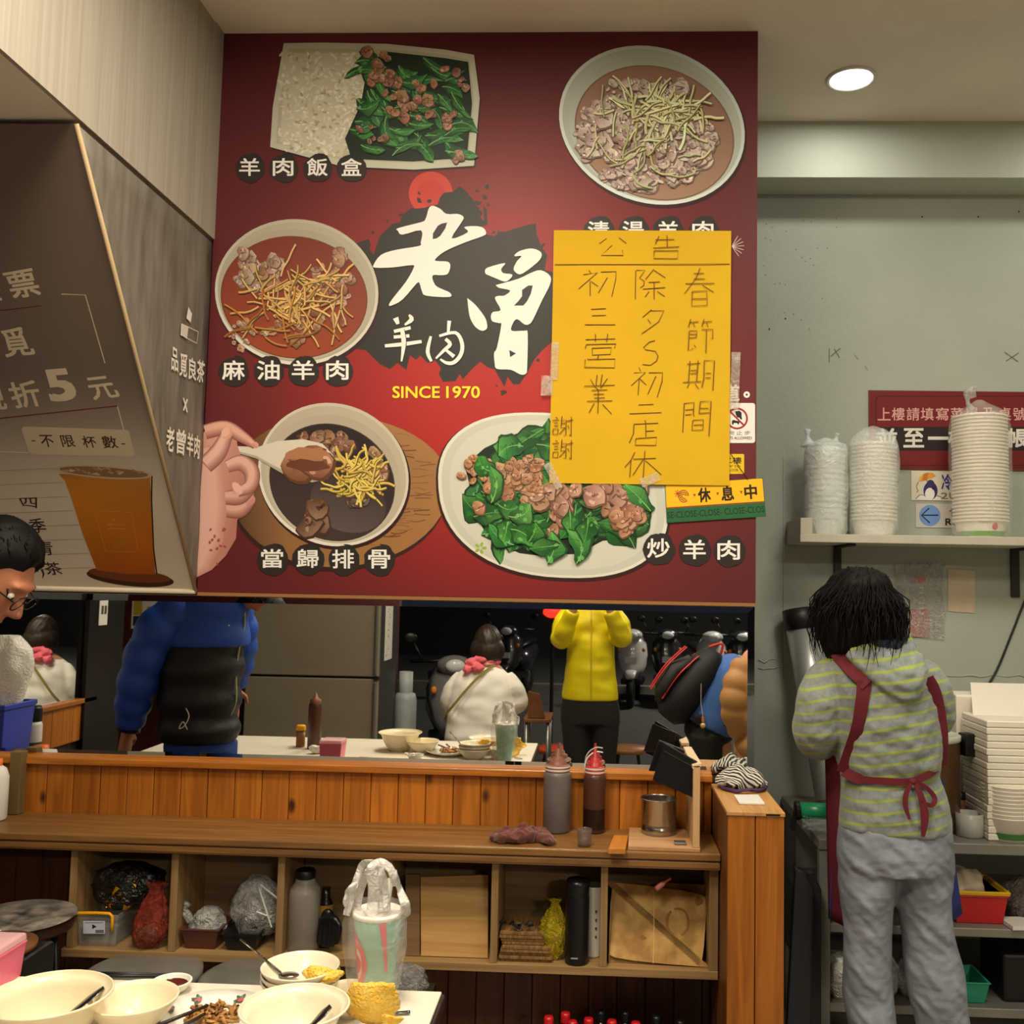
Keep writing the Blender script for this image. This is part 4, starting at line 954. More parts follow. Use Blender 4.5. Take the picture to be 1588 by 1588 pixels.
# rag
c = PZ(812, 1305, zc)
rgm = MB(); rng = random.Random(12)
for k in range(16):
    u = (k+.5)/16; x = c.x+(u-.5)*S(84, c.y); hgt = .020+.014*math.sin(PI*u)
    rgm.ball((x, c.y+rng.uniform(-.025, .035), zc+hgt*.62), (rng.uniform(.012, .024), rng.uniform(.022, .042), hgt*.62), 10, 14, rotz(rng.uniform(-.9, .9)))
rgf = fused(rgm, .0032, 1)
for p in rgf.v:
    q = p-c; a = .011*mnoise.noise(Vector((q.x*38, q.y*34, q.z*46)))+.005*mnoise.noise(Vector((q.x*90, q.y*80, q.z*90))); p += Vector((a*.5, -a, a)); p.z = max(p.z, zc+.0008)
rgf.build('rag', M('maroon_cloth', (104, 54, 46), .9, var=.12, vscale=20, sheen=.3), None, True, label='crumpled reddish brown rag lying on the worktop', cat='rag')
# small upturned glass, wooden block
c = PZ(906, 1312, zc); R = S(11.5, c.y)
MB().lathe([(R*.85, 0), (R*.9, .002), (R, .047), (R*.99, .049), (R*.92, .047), (R*.8, .006), (.001, .006)], (c.x, c.y, zc), 28, cap0=True).build('shot_glass', M('smoked_glass', (120, 108, 96), .06, alpha=.42, spec=.8), None, True, label='small clear glass tumbler on worktop edge below red-capped bottle', cat='glass')
MB().prism([PZ(x, y, zc+.016) for x, y in ((952, 1295), (974, 1295), (970, 1316), (943, 1316))], (0, 0, -.0155)).build('wood_block', wood('orange_block', (190, 116, 36), (206, 132, 48), 'Y', .4, knots=False), None, bevel=.0015, label='thin orange-brown wooden block on the worktop', cat='block')
# stand with upright, steel cup, black folder
m_pale = wood('pale_pine', (176, 132, 90), (198, 156, 112), 'X', .55, knots=False, tone=.04)
b4 = [PZ(x, y, zc+.012) for x, y in ((976, 1283), (1082, 1286), (1086, 1316), (974, 1312))]
sb = thing('wooden_stand', 'pale wooden stand with a tall upright on the worktop by the pier', 'stand', ((b4[0].x+b4[2].x)/2, (b4[0].y+b4[2].y)/2, zc))
MB().prism(b4, (0, 0, -.0115)).build('base_board', m_pale, sb, bevel=.0015)
ux = P(1080, 1300, b4[2].y).x; uy0, uy1 = b4[2].y+.006, b4[1].y-.004; uzt = P(1080, 1188, b4[2].y).z
MB().box(ux-.010, ux+.010, uy0, uy1, zc+.0125, uzt).build('upright', M('raw_wood', (198, 160, 112), .6, var=.08, stretch=(8, 8, .6)), sb, bevel=.001)
MB().prism([P(1060, 1158, uy1), P(1072, 1158, uy1), P(1088, 1184, uy0), P(1074, 1188, uy0)], (0, 0, -.008)).build('sloping_top', M('raw_wood_pale', (214, 186, 146), .6), sb)
MB().box(ux-.060, ux-.026, uy0+.02, uy0+.05, zc+.0125, zc+.020).build('metal_clip', m_steel, sb, bevel=.002)
c = PZ(1021, 1291, zc+.0125); R = S(27.5, c.y); h = P(1021, 1237, c.y).z-zc-.0125
cu = thing('steel_cup', 'brushed stainless steel cup on the pale wooden stand', 'cup', (c.x, c.y, zc+.0125))
MB().lathe([(R*.93, 0), (R*.97, .004), (R*.97, h*.22), (R*.95, h*.23), (R*.97, h*.25), (R*.95, h*.27), (R*.97, h*.3), (R*.97, h*.97), (R*1.02, h), (R*.94, h), (R*.93, h*.96), (R*.92, .006), (.001, .006)], (c.x, c.y, zc+.0125), 44, cap0=True).build('cup_body', M('polished_steel', (170, 164, 154), .24, metal=1, var=.06, stretch=(12, 12, 1)), cu, smooth=True)
m_leather = M('black_leatherette', (14, 14, 15), .35, bump=.1, bscale=300)
fo = thing('black_folder', 'black folded bill folder leaning over the steel cup', 'folder', P(1062, 1238, uy0+.03))
Yk = uy0+.02
for (L, dy, nm) in (([(1030, 1152), (1082, 1182), (1076, 1238), (1012, 1210)], 0, 'cover_flap'), ([(1022, 1148), (1062, 1164), (1058, 1200), (1006, 1196)], .055, 'back_flap')):
    MB().prism([P(x, y, Yk+dy) for x, y in L], (0, .006, .002)).build(nm, m_leather, fo, bevel=.002)
MB().tube([P(1030, 1165, Yk-.001), P(1078, 1191, Yk-.001)], .0012, 6).build('stitched_edge', M('folder_stitch', (46, 46, 46), .6), fo)
# on the pier top: striped cloth and white plate
c = PZ(1150, 1222, zp)
m_, t_, b_ = nt('striped_fabric')
v_ = coords(t_, (1, 1, 1)); wv = N(t_, 'ShaderNodeTexWave', wave_type='BANDS', bands_direction='DIAGONAL'); wv.inputs['Scale'].default_value = 38; wv.inputs['Distortion'].default_value = 5.0; wv.inputs['Detail Scale'].default_value = .5
t_.links.new(v_, wv.inputs['Vector']); r_ = N(t_, 'ShaderNodeValToRGB'); r_.color_ramp.elements[0].position = .45; r_.color_ramp.elements[1].position = .55
r_.color_ramp.elements[0].color = lin((40, 40, 44)); r_.color_ramp.elements[1].color = lin((206, 200, 186)); t_.links.new(wv.outputs['Fac'], r_.inputs['Fac']); t_.links.new(r_.outputs['Color'], b_.inputs['Base Color']); b_.inputs['Roughness'].default_value = .9
sc_ = thing('striped_cloth', 'bundled black and white striped cloth on top of the pine pier', 'cloth', (c.x, c.y, zp))
clm = MB(); rng = random.Random(5)
for (dx, dy_, r) in ((-.01, 0, (.055, .06, .034)), (.03, -.02, (.04, .05, .026)), (-.045, -.01, (.035, .05, .02)), (.0, .03, (.05, .04, .03)), (.055, .0, (.022, .04, .014)), (-.02, -.04, (.045, .03, .022))): clm.ball((c.x+dx, c.y+dy_, zp+r[2]), r, 12, 18, rotz(rng.uniform(-.6, .6)))
clf = fused(clm, .004, 1)
for p in clf.v:
    q = p-c; a = .014*mnoise.noise(Vector((q.x*24, q.y*24, q.z*30)))+.005*mnoise.noise(Vector((q.x*60, q.y*60, q.z*60))); p += Vector((a*.4, -a*.8, a)); p.z = max(p.z, zp+.001)
clf.build('fabric', m_, sc_, smooth=True)
MB().tube(spline([(c.x-.07, c.y-.03, zp+.009), (c.x-.02, c.y-.085, zp+.008), (c.x+.05, c.y-.06, zp+.012), (c.x+.075, c.y, zp+.01)], 6), .005, 8).jitter(.006, 40).build('purple_hem', M('purple_trim', (74, 48, 84), .9), sc_, smooth=True)
MB().prism([PZ(x, y, zp+.007) for x, y in ((1138, 1232), (1176, 1232), (1186, 1245), (1146, 1244))], (0, 0, -.0065)).build('wall_plate', m_white, None, bevel=.0015, label='flat white plastic plate on the front edge of the pine pier', cat='plate')

# ================================================================ IN THE PIGEONHOLES
zs0 = zsb+.001
def at_shelf(px, Y): return Vector((P(px, 1440, Y).x, Y, zs0))
m_clear = M('cloudy_plastic', (190, 184, 172), .3, alpha=.26, var=.05)
# storage box
yb0 = ysf+.012
a, b = P(114, 1470, yb0).x, P(181, 1470, yb0).x; h = P(150, 1418, yb0).z-zs0
bxo = thing('storage_box', 'clear plastic storage box with yellow handle in the leftmost pigeonhole', 'box', ((a+b)/2, yb0+.08, zs0))
bm_ = MB()
bm_.loft([[Vector((x, y, z)) for x, y in ((a+i, yb0+i), (b-i, yb0+i), (b-i, yb0+.15-i), (a+i, yb0+.15-i))] for i, z in ((.010, zs0), (.004, zs0+h*.8), (0, zs0+h*.82), (0, zs0+h), (.003, zs0+h), (.012, zs0+.004))], True, True)
bm_.build('tub', m_clear, bxo, bevel=.003)
MB().box(a+.014, b-.014, yb0+.02, yb0+.13, zs0+.006, zs0+h*.55).jitter(.006, 30).build('contents', M('grey_bags', (128, 122, 116), .5, var=.3, vscale=25), bxo)
hd = [P(x, y, yb0-.006) for x, y in ((114, 1444), (113, 1430), (113, 1420), (117, 1416), (150, 1416), (170, 1417), (174, 1421), (174, 1432), (173, 1445))]
MB().tube(hd, .0048, 8).build('yellow_handle', M('yellow_plastic', (232, 160, 14), .4), bxo, smooth=True)
lb = Print(lambda x, y, hh: P(x, y, yb0-.002-hh), base=0); lb.rect(129, 1428, 163, 1448, (196, 200, 214)); lb.poly([(143, 1433), (150, 1437), (143, 1441)], (30, 30, 36)); lb.rect(148, 1442, 161, 1447, (110, 108, 110)); lb.rect(131, 1430, 160, 1432, (150, 150, 160)); lb.build('label', inkm, bxo)
# black shiny bag and gold foil
c = at_shelf(196, ysf+.09); c.z = zs0+h+.002
MB().add(*(lambda m: (m.v, m.f))(pouch(c, .21, .13, .125, [(0, .5), (.15, .85), (.5, 1), (.8, .9), (1, .5)], 30, 3, .2))).build('black_bag', film('black_film', (16, 14, 12), .8, .98, 8, .07, 1.0, 1.0), None, True, label='shiny black plastic bag piled above the storage box', cat='bag')
gf = MB()
for k in range(16):
    x, y = random.gauss(185, 17), random.gauss(1392, 9); p = P(x, y, ysf+.018+random.uniform(0, .02)); r = random.uniform(.006, .014)
    q_ = [p+Vector((random.uniform(-r, r), random.uniform(-r, r)*.6, random.uniform(-r, r))) for _ in range(4)]; gf.add(q_, [(0, 1, 2), (0, 2, 3), (0, 1, 3)])
gf.build('gold_foil', M('gold_foil_leaf', (206, 160, 40), .18, metal=1), None, label='crumpled gold foil wrapper in front of the black bag', cat='foil')
c = at_shelf(229, ysf+.022)
rb = pouch(c+Vector((0, -.004, 0)), S(54, ysf), .07, .185, [(0, .25), (.06, .7), (.25, 1), (.55, .85), (.78, .5), (.9, .34), (1, .6)], 44, 5, .3, 5, lean=(.10, .1)).jitter(.006, 45)
MB().ball(c+Vector((.004, 0, .04)), (.034, .022, .034), 10, 14).jitter(.012, 40).build('bag_contents', M('dark_food', (70, 52, 34), .6, var=.4, vscale=60), None, True, label='dark food scraps inside the reddish tied bag', cat='food')
rb.build('red_bag', film('red_film', (176, 66, 48), .3, .68, 16, .14, 1.0), None, True, label='reddish tied plastic bag hanging over the pigeonhole edge', cat='bag')
# second pigeonhole: brown tray, knotted bag, black tray, clear bag with straws
def tray(px0, px1, py, Y, dep, mat, nm, lab):
    a, b = P(px0, 1460, Y).x, P(px1, 1460, Y).x; h = P(300, py, Y).z-zs0
    MB().loft([[Vector((x, y, z)) for x, y in ((a+i, Y+i), (b-i, Y+i), (b-i, Y+dep-i), (a+i, Y+dep-i))] for i, z in ((.014, zs0), (.002, zs0+h*.9), (-.003, zs0+h*.93), (-.003, zs0+h), (.004, zs0+h), (.016, zs0+.004))], True, True).build(nm, mat, None, bevel=.003, label=lab, cat='tray'); return a, b, h
a, b, h = tray(278, 338, 1441, ysf+.015, .13, M('brown_tray_plastic', (92, 50, 40), .3, alpha=.9), 'plastic_tray', 'reddish brown plastic tray in the second pigeonhole from the left')
c = Vector(((a+b)/2+.004, ysf+.08, zs0+h*.35))
kb = pouch(c, .115, .085, .085, [(0, .5), (.3, 1), (.7, .8), (1, .3)], 26, 7, .2)
kb.tube(spline([c+Vector((-.045, -.03, .05)), c+Vector((-.058, -.04, .085)), c+Vector((-.05, -.045, .105))], 4), [.012]*4+[.007]*4+[.013], 8)
kb.build('knotted_bag', film('white_film', (232, 230, 224), .35, .85, 14, .2, 1.0), None, True, label='small white plastic bag knotted inside the brown tray', cat='bag')
a, b, h = tray(343, 400, 1446, ysf+.012, .12, M('black_tray_plastic', (20, 20, 22), .25), 'plastic_tray', 'black plastic tray in the second pigeonhole from the left')
c = Vector(((a+b)/2+.022, ysf+.095, zs0+h*.55))
cb = pouch(c, .165, .10, .17, [(0, .6), (.3, 1), (.6, .95), (.85, .6), (1, .25)], 30, 11, .2)
cbt = thing('clear_bag', 'crinkled clear plastic bag of straws in the second pigeonhole', 'bag', c)
cb.build('film', film('clear_film', (226, 226, 222), .18, .62, 12, .15, 1.0), cbt, True)
for p_, q2 in (((402, 1378), (421, 1438)), ((404, 1372), (434, 1396)), ((398, 1414), (414, 1420))):
    MB().tube([P(*p_, ysf+.04), P(*q2, ysf+.035)], .0024, 6).build('straw', m_white, cbt)
# third: clear bottle with black cap, brown bottle with orange label, black gloves
c = at_shelf(471, ysf+.055); R = S(24, c.y); h = P(471, 1361, c.y).z-zs0
bt = thing('water_bottle', 'large clear water bottle with black cap in the third pigeonhole', 'bottle', c)
MB().lathe([(R*.85, 0), (R, .008), (R, h*.78), (R*.93, h*.86), (R*.62, h*.95), (R*.6, h)], c, 32, cap0=True, cap1=True).build('bottle_body', M('frosted_bottle', (168, 160, 150), .25, alpha=.5, spec=.7), bt, smooth=True)
MB().lathe([(R*.6, 0), (R*.62, .002), (R*.62, .022), (R*.55, .025), (.001, .025)], c+Vector((0, 0, h)), 28).build('cap', m_black, bt, smooth=True)
c = at_shelf(504, ysf+.085); R = S(11, c.y); h = P(504, 1376, c.y).z-zs0
bt = thing('sauce_bottle', 'slim dark bottle with orange label beside the clear water bottle', 'bottle', c)
MB().lathe([(R*.9, 0), (R, .004), (R, h*.72), (R*.7, h*.8), (R*.55, h*.84), (R*.55, h), (.001, h)], c, 24, cap0=True).build('bottle_body', M('dark_bottle', (26, 18, 14), .2), bt, smooth=True)
MB().lathe([(R*1.02, h*.50), (R*1.02, h*.72)], c, 24).build('label', M('orange_label', (214, 96, 36), .5, col2=(90, 130, 50), vscale=30), bt, smooth=True)
gm = MB()
for k in range(5):
    x = 494+k*7; gm.tube(spline([P(510, 1420, ysf+.04), P(x+4, 1435, ysf+.03-k*.003), P(x, 1472-abs(k-2)*4, ysf+.028)], 5), [.012]*4+[.008]*6+[.006], 8)
gm.ball(P(508, 1425, ysf+.045), (.022, .014, .03)); gm.build('rubber_gloves', M('black_rubber', (12, 12, 13), .35), None, True, label='black rubber gloves draped behind the bagged drink cup', cat='gloves', fuse=.003)
# fourth: leaning board; dark box above
pts = [P(653, 1472, ysf+.03), P(757, 1474, ysf+.03), P(757, 1357, ysf+.10), P(652, 1360, ysf+.10)]
for p_ in pts[:2]: p_.z = zs0+.001
MB().prism(pts, (0, .010, 0)).build('plywood_board', wood('tan_board', (160, 118, 58), (182, 140, 78), 'X', .6, knots=False), None, bevel=.001, label='plain tan board leaning in the pigeonhole right of the drink', cat='board')
pa = [P(629, 1474, ysf+.03), P(651, 1474, ysf+.03), P(651, 1356, ysf+.10), P(629, 1356, ysf+.10)]
for p_ in pa[:2]: p_.z = zs0+.001
MB().prism(pa, (0, .008, 0)).build('inner_side_panel', wood('inner_side_panel', (104, 72, 36), (122, 88, 46), 'X', .6, knots=False), None, label='narrow panel standing in for the darker inner side behind the bagged drink', cat='board')  # stands in for the pigeonhole's darker inner side
ORD = ['lowest', 'second', 'third', 'fourth', 'fifth', 'sixth', 'seventh', 'eighth', 'ninth', 'tenth', 'eleventh', 'twelfth', 'thirteenth', 'fourteenth', 'fifteenth', 'sixteenth', 'seventeenth']
# fifth: cardboard stack, keys, yellow bag, thermos, white cup
for k in range(9):
    w0 = 773+random.uniform(0, 6); w1 = (854 if k < 5 else 845)+random.uniform(-4, 3); z = zs0+k*.0088
    y0_ = ysf+.012+random.uniform(0, .008)+(.01 if k > 4 else 0)
    MB().box(P(w0, 1480, y0_).x, P(w1, 1480, y0_).x, y0_, y0_+.13, z, z+.0068).build('cardboard_sheet', M('corrugated_card', (150, 112, 62), .8, col2=(92, 62, 30), stretch=(90, 4, 2), vscale=2.2), None,
        label='flat corrugated cardboard sheet, %s from the bottom of the stack beside the thermos' % ORD[k], cat='cardboard', group='cardboard sheets stacked beside the thermos')
zk = zs0+9*.0088
km = thing('key_bunch', 'dark bunch of keys and clips on the cardboard stack', 'keys', P(802, 1440, ysf+.05))
for k in range(12):
    x, y = random.uniform(778, 826), random.uniform(1420, 1444); p = P(x, y, ysf+.04); p.z = max(zk+.004, min(p.z, zk+.022))
    MB().obox(p, (random.uniform(.012, .024), .006, random.uniform(.005, .009)), roty(random.uniform(-.8, .8))@rotz(random.uniform(-1, 1))).build('key', m_black if k % 3 else m_steel, km, bevel=.001)
c = at_shelf(858, ysf+.045)
pouch(c, S(44, ysf), .06, .17, [(0, .35), (.12, .7), (.4, 1), (.65, .75), (.85, .34), (.93, .22), (1, .5)], 40, 2, .34, 5, lean=(.02, .06)).jitter(.005, 50).build('yellow_bag', film('yellow_film', (206, 180, 20), .4, .8, 18, .14, 1.0), None, True, label='translucent yellow tied plastic bag beside the black thermos', cat='bag')
c = at_shelf(895, ysf+.030); R = S(18, c.y); h = P(895, 1362, c.y).z-zs0
th = thing('thermos_flask', 'tall matte black thermos flask standing in a pigeonhole', 'flask', c)
MB().lathe([(R*.94, 0), (R, .004), (R, h*.80), (R*.99, h*.805)], c, 36, cap0=True).build('flask_body', M('matte_black', (16, 16, 17), .38), th, smooth=True)
MB().lathe([(R*.97, h*.806), (R, h*.81), (R, h*.95), (R*.9, h*.99), (.001, h)], c, 36).build('lid', M('satin_black', (22, 22, 23), .3), th, smooth=True)
MB().obox((c.x, c.y-R*.6, zs0+h*.965), (.03, .02, .01)).build('lid_latch', m_black, th, bevel=.002)
MB().obox((c.x-.006, c.y-R*.995, zs0+.022), (.020, .001, .004)).build('maker_mark', M('grey_print', (150, 150, 150), .5), th)
c = at_shelf(921, ysf+.085); R0 = S(15, c.y); h = P(921, 1372, c.y).z-zs0
wc = thing('paper_cup', 'tall white paper cup with brown print behind the black thermos', 'cup', c)
MB().lathe([(R0*.72, 0), (R0*.72, .004), (R0, h-.004), (R0*1.04, h), (R0*.97, h), (R0*.7, .006), (.001, .006)], c, 28, cap0=True).build('cup_wall', m_white, wc, smooth=True)
for k in range(4): MB().obox((c.x+.006, c.y-R0*(.78+.04*k), zs0+h*(.3+.12*k)), (.005, .003, .007)).build('printed_mark', M('brown_print', (96, 60, 40), .6), wc)
# sixth: stained board, pink bag corner
m2, t2, b2 = nt('stained_board')
tc = N(t2, 'ShaderNodeTexCoord'); mp = N(t2, 'ShaderNodeMapping'); t2.links.new(tc.outputs['Object'], mp.inputs['Vector'])
nz = N(t2, 'ShaderNodeTexNoise'); nz.inputs['Scale'].default_value = 14; nz.inputs['Detail'].default_value = 7; t2.links.new(mp.outputs['Vector'], nz.inputs['Vector'])
rr = N(t2, 'ShaderNodeValToRGB'); rr.color_ramp.elements[0].position = .36; rr.color_ramp.elements[1].position = .58; rr.color_ramp.elements[0].color = lin((150, 108, 44)); rr.color_ramp.elements[1].color = lin((194, 152, 80))
t2.links.new(nz.outputs['Fac'], rr.inputs['Fac']); t2.links.new(rr.outputs['Color'], b2.inputs['Base Color']); b2.inputs['Roughness'].default_value = .6
bp0 = P(1020, 1500, ysf+.022); bpn = Vector((0, -1, .45)).normalized()
def onbp(x, y): d = ray(x, y); return CAM+d*((bp0-CAM).dot(bpn)/d.dot(bpn))
cr = [onbp(x, y) for x, y in ((944, 1492), (1093, 1502), (1096, 1385), (945, 1370))]
lo_ = min(p.z for p in cr); sh = zs0+.001-lo_
pts = []
for i in range(4):
    p0, p1, p2 = cr[i-1], cr[i], cr[(i+1) % 4]; d1 = (p0-p1).normalized()*.016; d2 = (p2-p1).normalized()*.016
    for k in range(5): u = k/4; pts.append((p1+d1)*(1-u)**2+2*u*(1-u)*p1+(p2+d2)*u*u)
sbo = thing('tray_board', 'worn tan rounded board with ring stain in the rightmost pigeonhole', 'board', (sum(p.x for p in cr)/4, cr[0].y, zs0))
MB().prism([p+Vector((0, 0, sh)) for p in pts], (0, .012, 0)).build('panel', m2, sbo, bevel=.0015)
bp0 = bp0+Vector((0, 0, sh))
def onboard(x, y, hh):
    d = ray(x, y); o = bp0+bpn*(hh+.0008); return CAM+d*((o-CAM).dot(bpn)/d.dot(bpn))
rg = Print(onboard, base=0)
for k in range(20):
    if k in (4, 5, 13): continue
    a0, a1 = 2*PI*k/20, 2*PI*(k+1)/20; wv_ = random.uniform(3, 5)
    rg.poly([(1051+(19 if r else 19-wv_)*math.cos(a), 1430+(23 if r else 23-wv_)*math.sin(a)) for r, a in ((1, a0), (1, a1), (0, a1), (0, a0))], (136, 92, 40))
rg.ell(998, 1454, 5, 4, (140, 98, 44), .4, 9, wob=.6); rg.ell(985, 1400, 8, 3, (142, 100, 44), .6, 9, wob=.6); rg.ell(1084, 1398, 7, 8, (140, 96, 42), .4, 9, wob=.6); rg.ribbon([(1014, 1382), (1014, 1440), (1013, 1494)], 1.2, (206, 168, 96), 0)
rg.build('stain_marks', inkm, sbo)
pouch(at_shelf(1010, ysf+.15)+Vector((0, 0, .05)), .2, .07, .095, [(0, .6), (.4, 1), (.8, .8), (1, .5)], 26, 8, .2).build('black_bag', MATS['black_film'], None, True, label='black plastic bag stuffed behind the ring-stained board', cat='bag')
MB().tube(spline([P(1040, 1362, ysf+.045), P(1028, 1370, ysf+.035), P(1017, 1379, ysf+.03)], 4), [.004]*4+[.008]*4+[.007], 8).build('pink_bag_corner', M('pink_film', (214, 128, 110), .3), None, True, label='pink twisted bag corner poking over the ring-stained board', cat='bag')
# ================================================================ UNDER THE SHELF
def stool(px, py, rpx, label, top, z=None, plastic=True, zt_=.47):
    c = PZ(px, py, zt_); R = S(rpx, c.y)
    t = thing('round_stool', label, 'stool', (c.x, c.y, 0), 'round stools under the worktop')
    MB().lathe([(.001, .47-.001), (R*.9, .47), (R, .462), (R, .44), (R*.96, .432), (.001, .432)], (c.x, c.y, zt_-.47), 36).build('seat', top, t, smooth=True)
    for k in range(4):
        a = PI/4+k*PI/2; MB().tube([(c.x+R*.6*math.cos(a), c.y+R*.6*math.sin(a), zt_-.04), (c.x+R*.95*math.cos(a), c.y+R*.95*math.sin(a), .004)], .010, 8).build('leg', m_black, t, smooth=True)
    return t
m_vinyl = M('grey_vinyl', (120, 116, 110), .35, var=.15)
stool(222, 1502, 87, 'grey-topped round stool tucked under the left pigeonholes', m_vinyl)
stool(402, 1510, 88, 'grey-topped round stool tucked under the second and third pigeonholes', m_vinyl)
# left end: stacked stools, fan on top
m_seatw = M('worn_wood_seat', (112, 68, 36), .5, var=.2, stretch=(1, 8, 1))
ls = stool(38, 1420, 72, 'dark wooden round stool standing upright left of the pigeonholes', M('dark_seat', (70, 40, 24), .45, var=.2), zt_=P(38, 1420, 2.72).z)
lc = ls.location.copy(); zl = P(38, 1420, 2.72).z
fan = thing('paper_fan', 'round printed paper fan with white handle on the stacked lid', 'fan', (lc.x, lc.y-.02, zl+.001))
MB().lathe([(.001, .006), (.14, .006), (.143, .004), (.14, .002), (.001, .002)], (lc.x, lc.y-.02, zl+.001), 40, sx=1.02).build('fan_disc', M('fan_print', (150, 142, 130), .5, col2=(52, 46, 44), vscale=22), fan, smooth=True)
hp = [(lc.x+.02, lc.y-.14, zl+.003), (lc.x+.008, lc.y-.17, zl-.006), (lc.x-.004, lc.y-.195, zl-.02)]
MB().tube(hp, [.010, .007, .009], 8).build('fan_handle', m_white, fan, smooth=True)
q_ = P(8, 1470, 2.42); MB().lathe([(.001, 0), (.098, 0), (.1, .014), (.001, .016)], (q_.x-.02, q_.y-.02, q_.z), 30).build('stool_seat', m_seatw, None, True, label='loose worn wooden stool seat stacked low at left', cat='stool')
MB().box(q_.x-.16, q_.x+.09, q_.y-.08, q_.y+.07, 0, q_.z-.002).build('dark_filler_box', m_black, None, bevel=.01, label='black box filling the dark area under the loose stool seat', cat='crate')  # black box added to fill the dark area and carry the seat
# bottles in a crate on the floor
cx0, cx1 = P(842, 1588, 2.9).x, P(1075, 1588, 2.9).x
crt = thing('bottle_crate', 'orange plastic crate of dark bottles on the floor', 'crate', ((cx0+cx1)/2, 2.88, 0))
m_or = M('orange_plastic', (206, 126, 40), .45)
MB().box(cx0, cx1, 2.78, 2.98, 0, .012).build('base', m_or, crt)
for (a_, b_2, c_, d_) in ((cx0, cx1, 2.775, 2.783), (cx0, cx1, 2.977, 2.985), (cx0-.008, cx0, 2.775, 2.985), (cx1, cx1+.008, 2.775, 2.985)): MB().box(a_, b_2, c_, d_, 0, .16).build('side', m_or, crt, bevel=.002)
m_btl = M('dark_glass_bottle', (28, 14, 10), .12, spec=.7)
for i, (px, py, red, Y) in enumerate(((851, 1576, 1, 2.83), (877, 1570, 1, 2.90), (888, 1583, 1, 2.83), (913, 1579, 1, 2.86), (932, 1567, 0, 2.93), (949, 1582, 1, 2.83), (970, 1568, 0, 2.93), (986, 1585, 1, 2.83), (1018, 1575, 0, 2.90), (1055, 1582, 0, 2.90))):
    p = P(px, py, Y); h = p.z-.0125
    t = thing('bottle', '%s-capped dark glass bottle in the crate, %s' % ('red' if red else 'black', ['leftmost', 'second from left, tall', 'third from left, low', 'fourth from left', 'leftmost of the black caps', 'just right of the leftmost black cap', 'second of the black caps', 'rightmost of the red caps', 'third of the black caps', 'rightmost of all'][i]), 'bottle', (p.x, p.y, .0125), 'dark bottles in the floor crate')
    R = .027
    MB().lathe([(R*.9, 0), (R, .004), (R, h*.6), (R*.45, h*.78), (R*.42, h*.93)], (p.x, p.y, .0125), 20, cap0=True, cap1=True).build('bottle_glass', m_btl, t, smooth=True)
    MB().lathe([(R*.5, h*.92), (R*.52, h*.98), (R*.44, h), (.001, h)], (p.x, p.y, .0125), 18).build('cap', M('red_bottle_cap', (190, 24, 30), .35) if red else m_black, t, smooth=True)
c = P(640, 1545, 2.72); zk_ = c.z
MB().box(c.x-.10, c.x+.05, c.y-.06, c.y+.10, 0, zk_).build('low_crate', m_black, None, bevel=.008, label='low black crate on the floor behind the drink cup', cat='crate')
pouch((c.x-.02, c.y+.01, zk_+.001), .12, .10, P(640, 1500, 2.72).z-zk_, [(0, .8), (.4, 1), (.8, .8), (1, .4)], 30, 9, .2).build('grey_bag', film('pale_grey_film', (150, 146, 142), .5, .85, 12, .3, .8), None, True, label='pale grey plastic bag on the low crate right of the drink', cat='bag')
# ================================================================ DINING TABLE
zt = CZ-.79
xe = PZ(683, 1543, zt).x; yfar = PZ(400, 1527, zt).y; ynear = 1.36
m_tab = M('table_laminate', (226, 218, 200), .35, var=.05, vscale=7)
tb = thing('dining_table', 'white-topped dining table with dark edge in the foreground', 'table', ((xe-2.05)/2, (yfar+ynear)/2, 0))
MB().box(-2.05, xe, ynear, yfar, zt-.006, zt).build('table_top', m_tab, tb, bevel=.002)
MB().box(-2.056, xe+.006, ynear-.006, yfar+.006, zt-.034, zt-.0065).build('dark_edge', M('dark_edge_band', (48, 34, 28), .4), tb, bevel=.004)
for x in (-1.95, xe-.1):
    for y in (ynear+.08, yfar-.08): MB().box(x-.02, x+.02, y-.02, y+.02, 0, zt-.035).build('leg', m_black, tb, bevel=.003)
z0 = zt+.0006
BG = 'cream bowls on the dining table'
# big bowl, left
t, c, R = bowl('noodle_bowl', 'big cream noodle bowl with flared rim at the left of the table', 76, 1541, 150, z0, .082, m_cream, BG, lip=.010, foot=.5, belly=.7)
def spoonh(c, a, L, up, mat=m_sp, w_=.010, z=.02):
    d = Vector((math.cos(a), math.sin(a), 0)); p0 = Vector((c.x, c.y, z0+z)); p1 = p0+d*L+Vector((0, 0, up))
    mb = MB().tube([p0, p0*.6+p1*.4, p0*.25+p1*.75, p1], [(.0015, w_*.55), (.0015, w_*.5), (.0015, w_*.8), (.0012, w_*.5)], 8, up=(0, 0, 1))
    mb.ball(p0-d*.018, (.020, .016, .005), 8, 12); return mb
spoonh(c, .62, .085, .055, w_=.016).build('soup_spoon', m_sp, None, True, label='steel spoon resting in the big noodle bowl', cat='spoon')
for k in range(3): MB().obox((c.x-R*.62+.004*k*0, c.y-R*.60, z0+.052-k*.011), (.006, .004, .008)).build('printed_character', M('brown_print', (96, 60, 40), .6), t)
# small bowl
bowl('rice_bowl', 'small empty cream rice bowl beside the big noodle bowl', 207, 1546, 112, z0, .056, m_cream, BG, foot=.42, belly=.75)
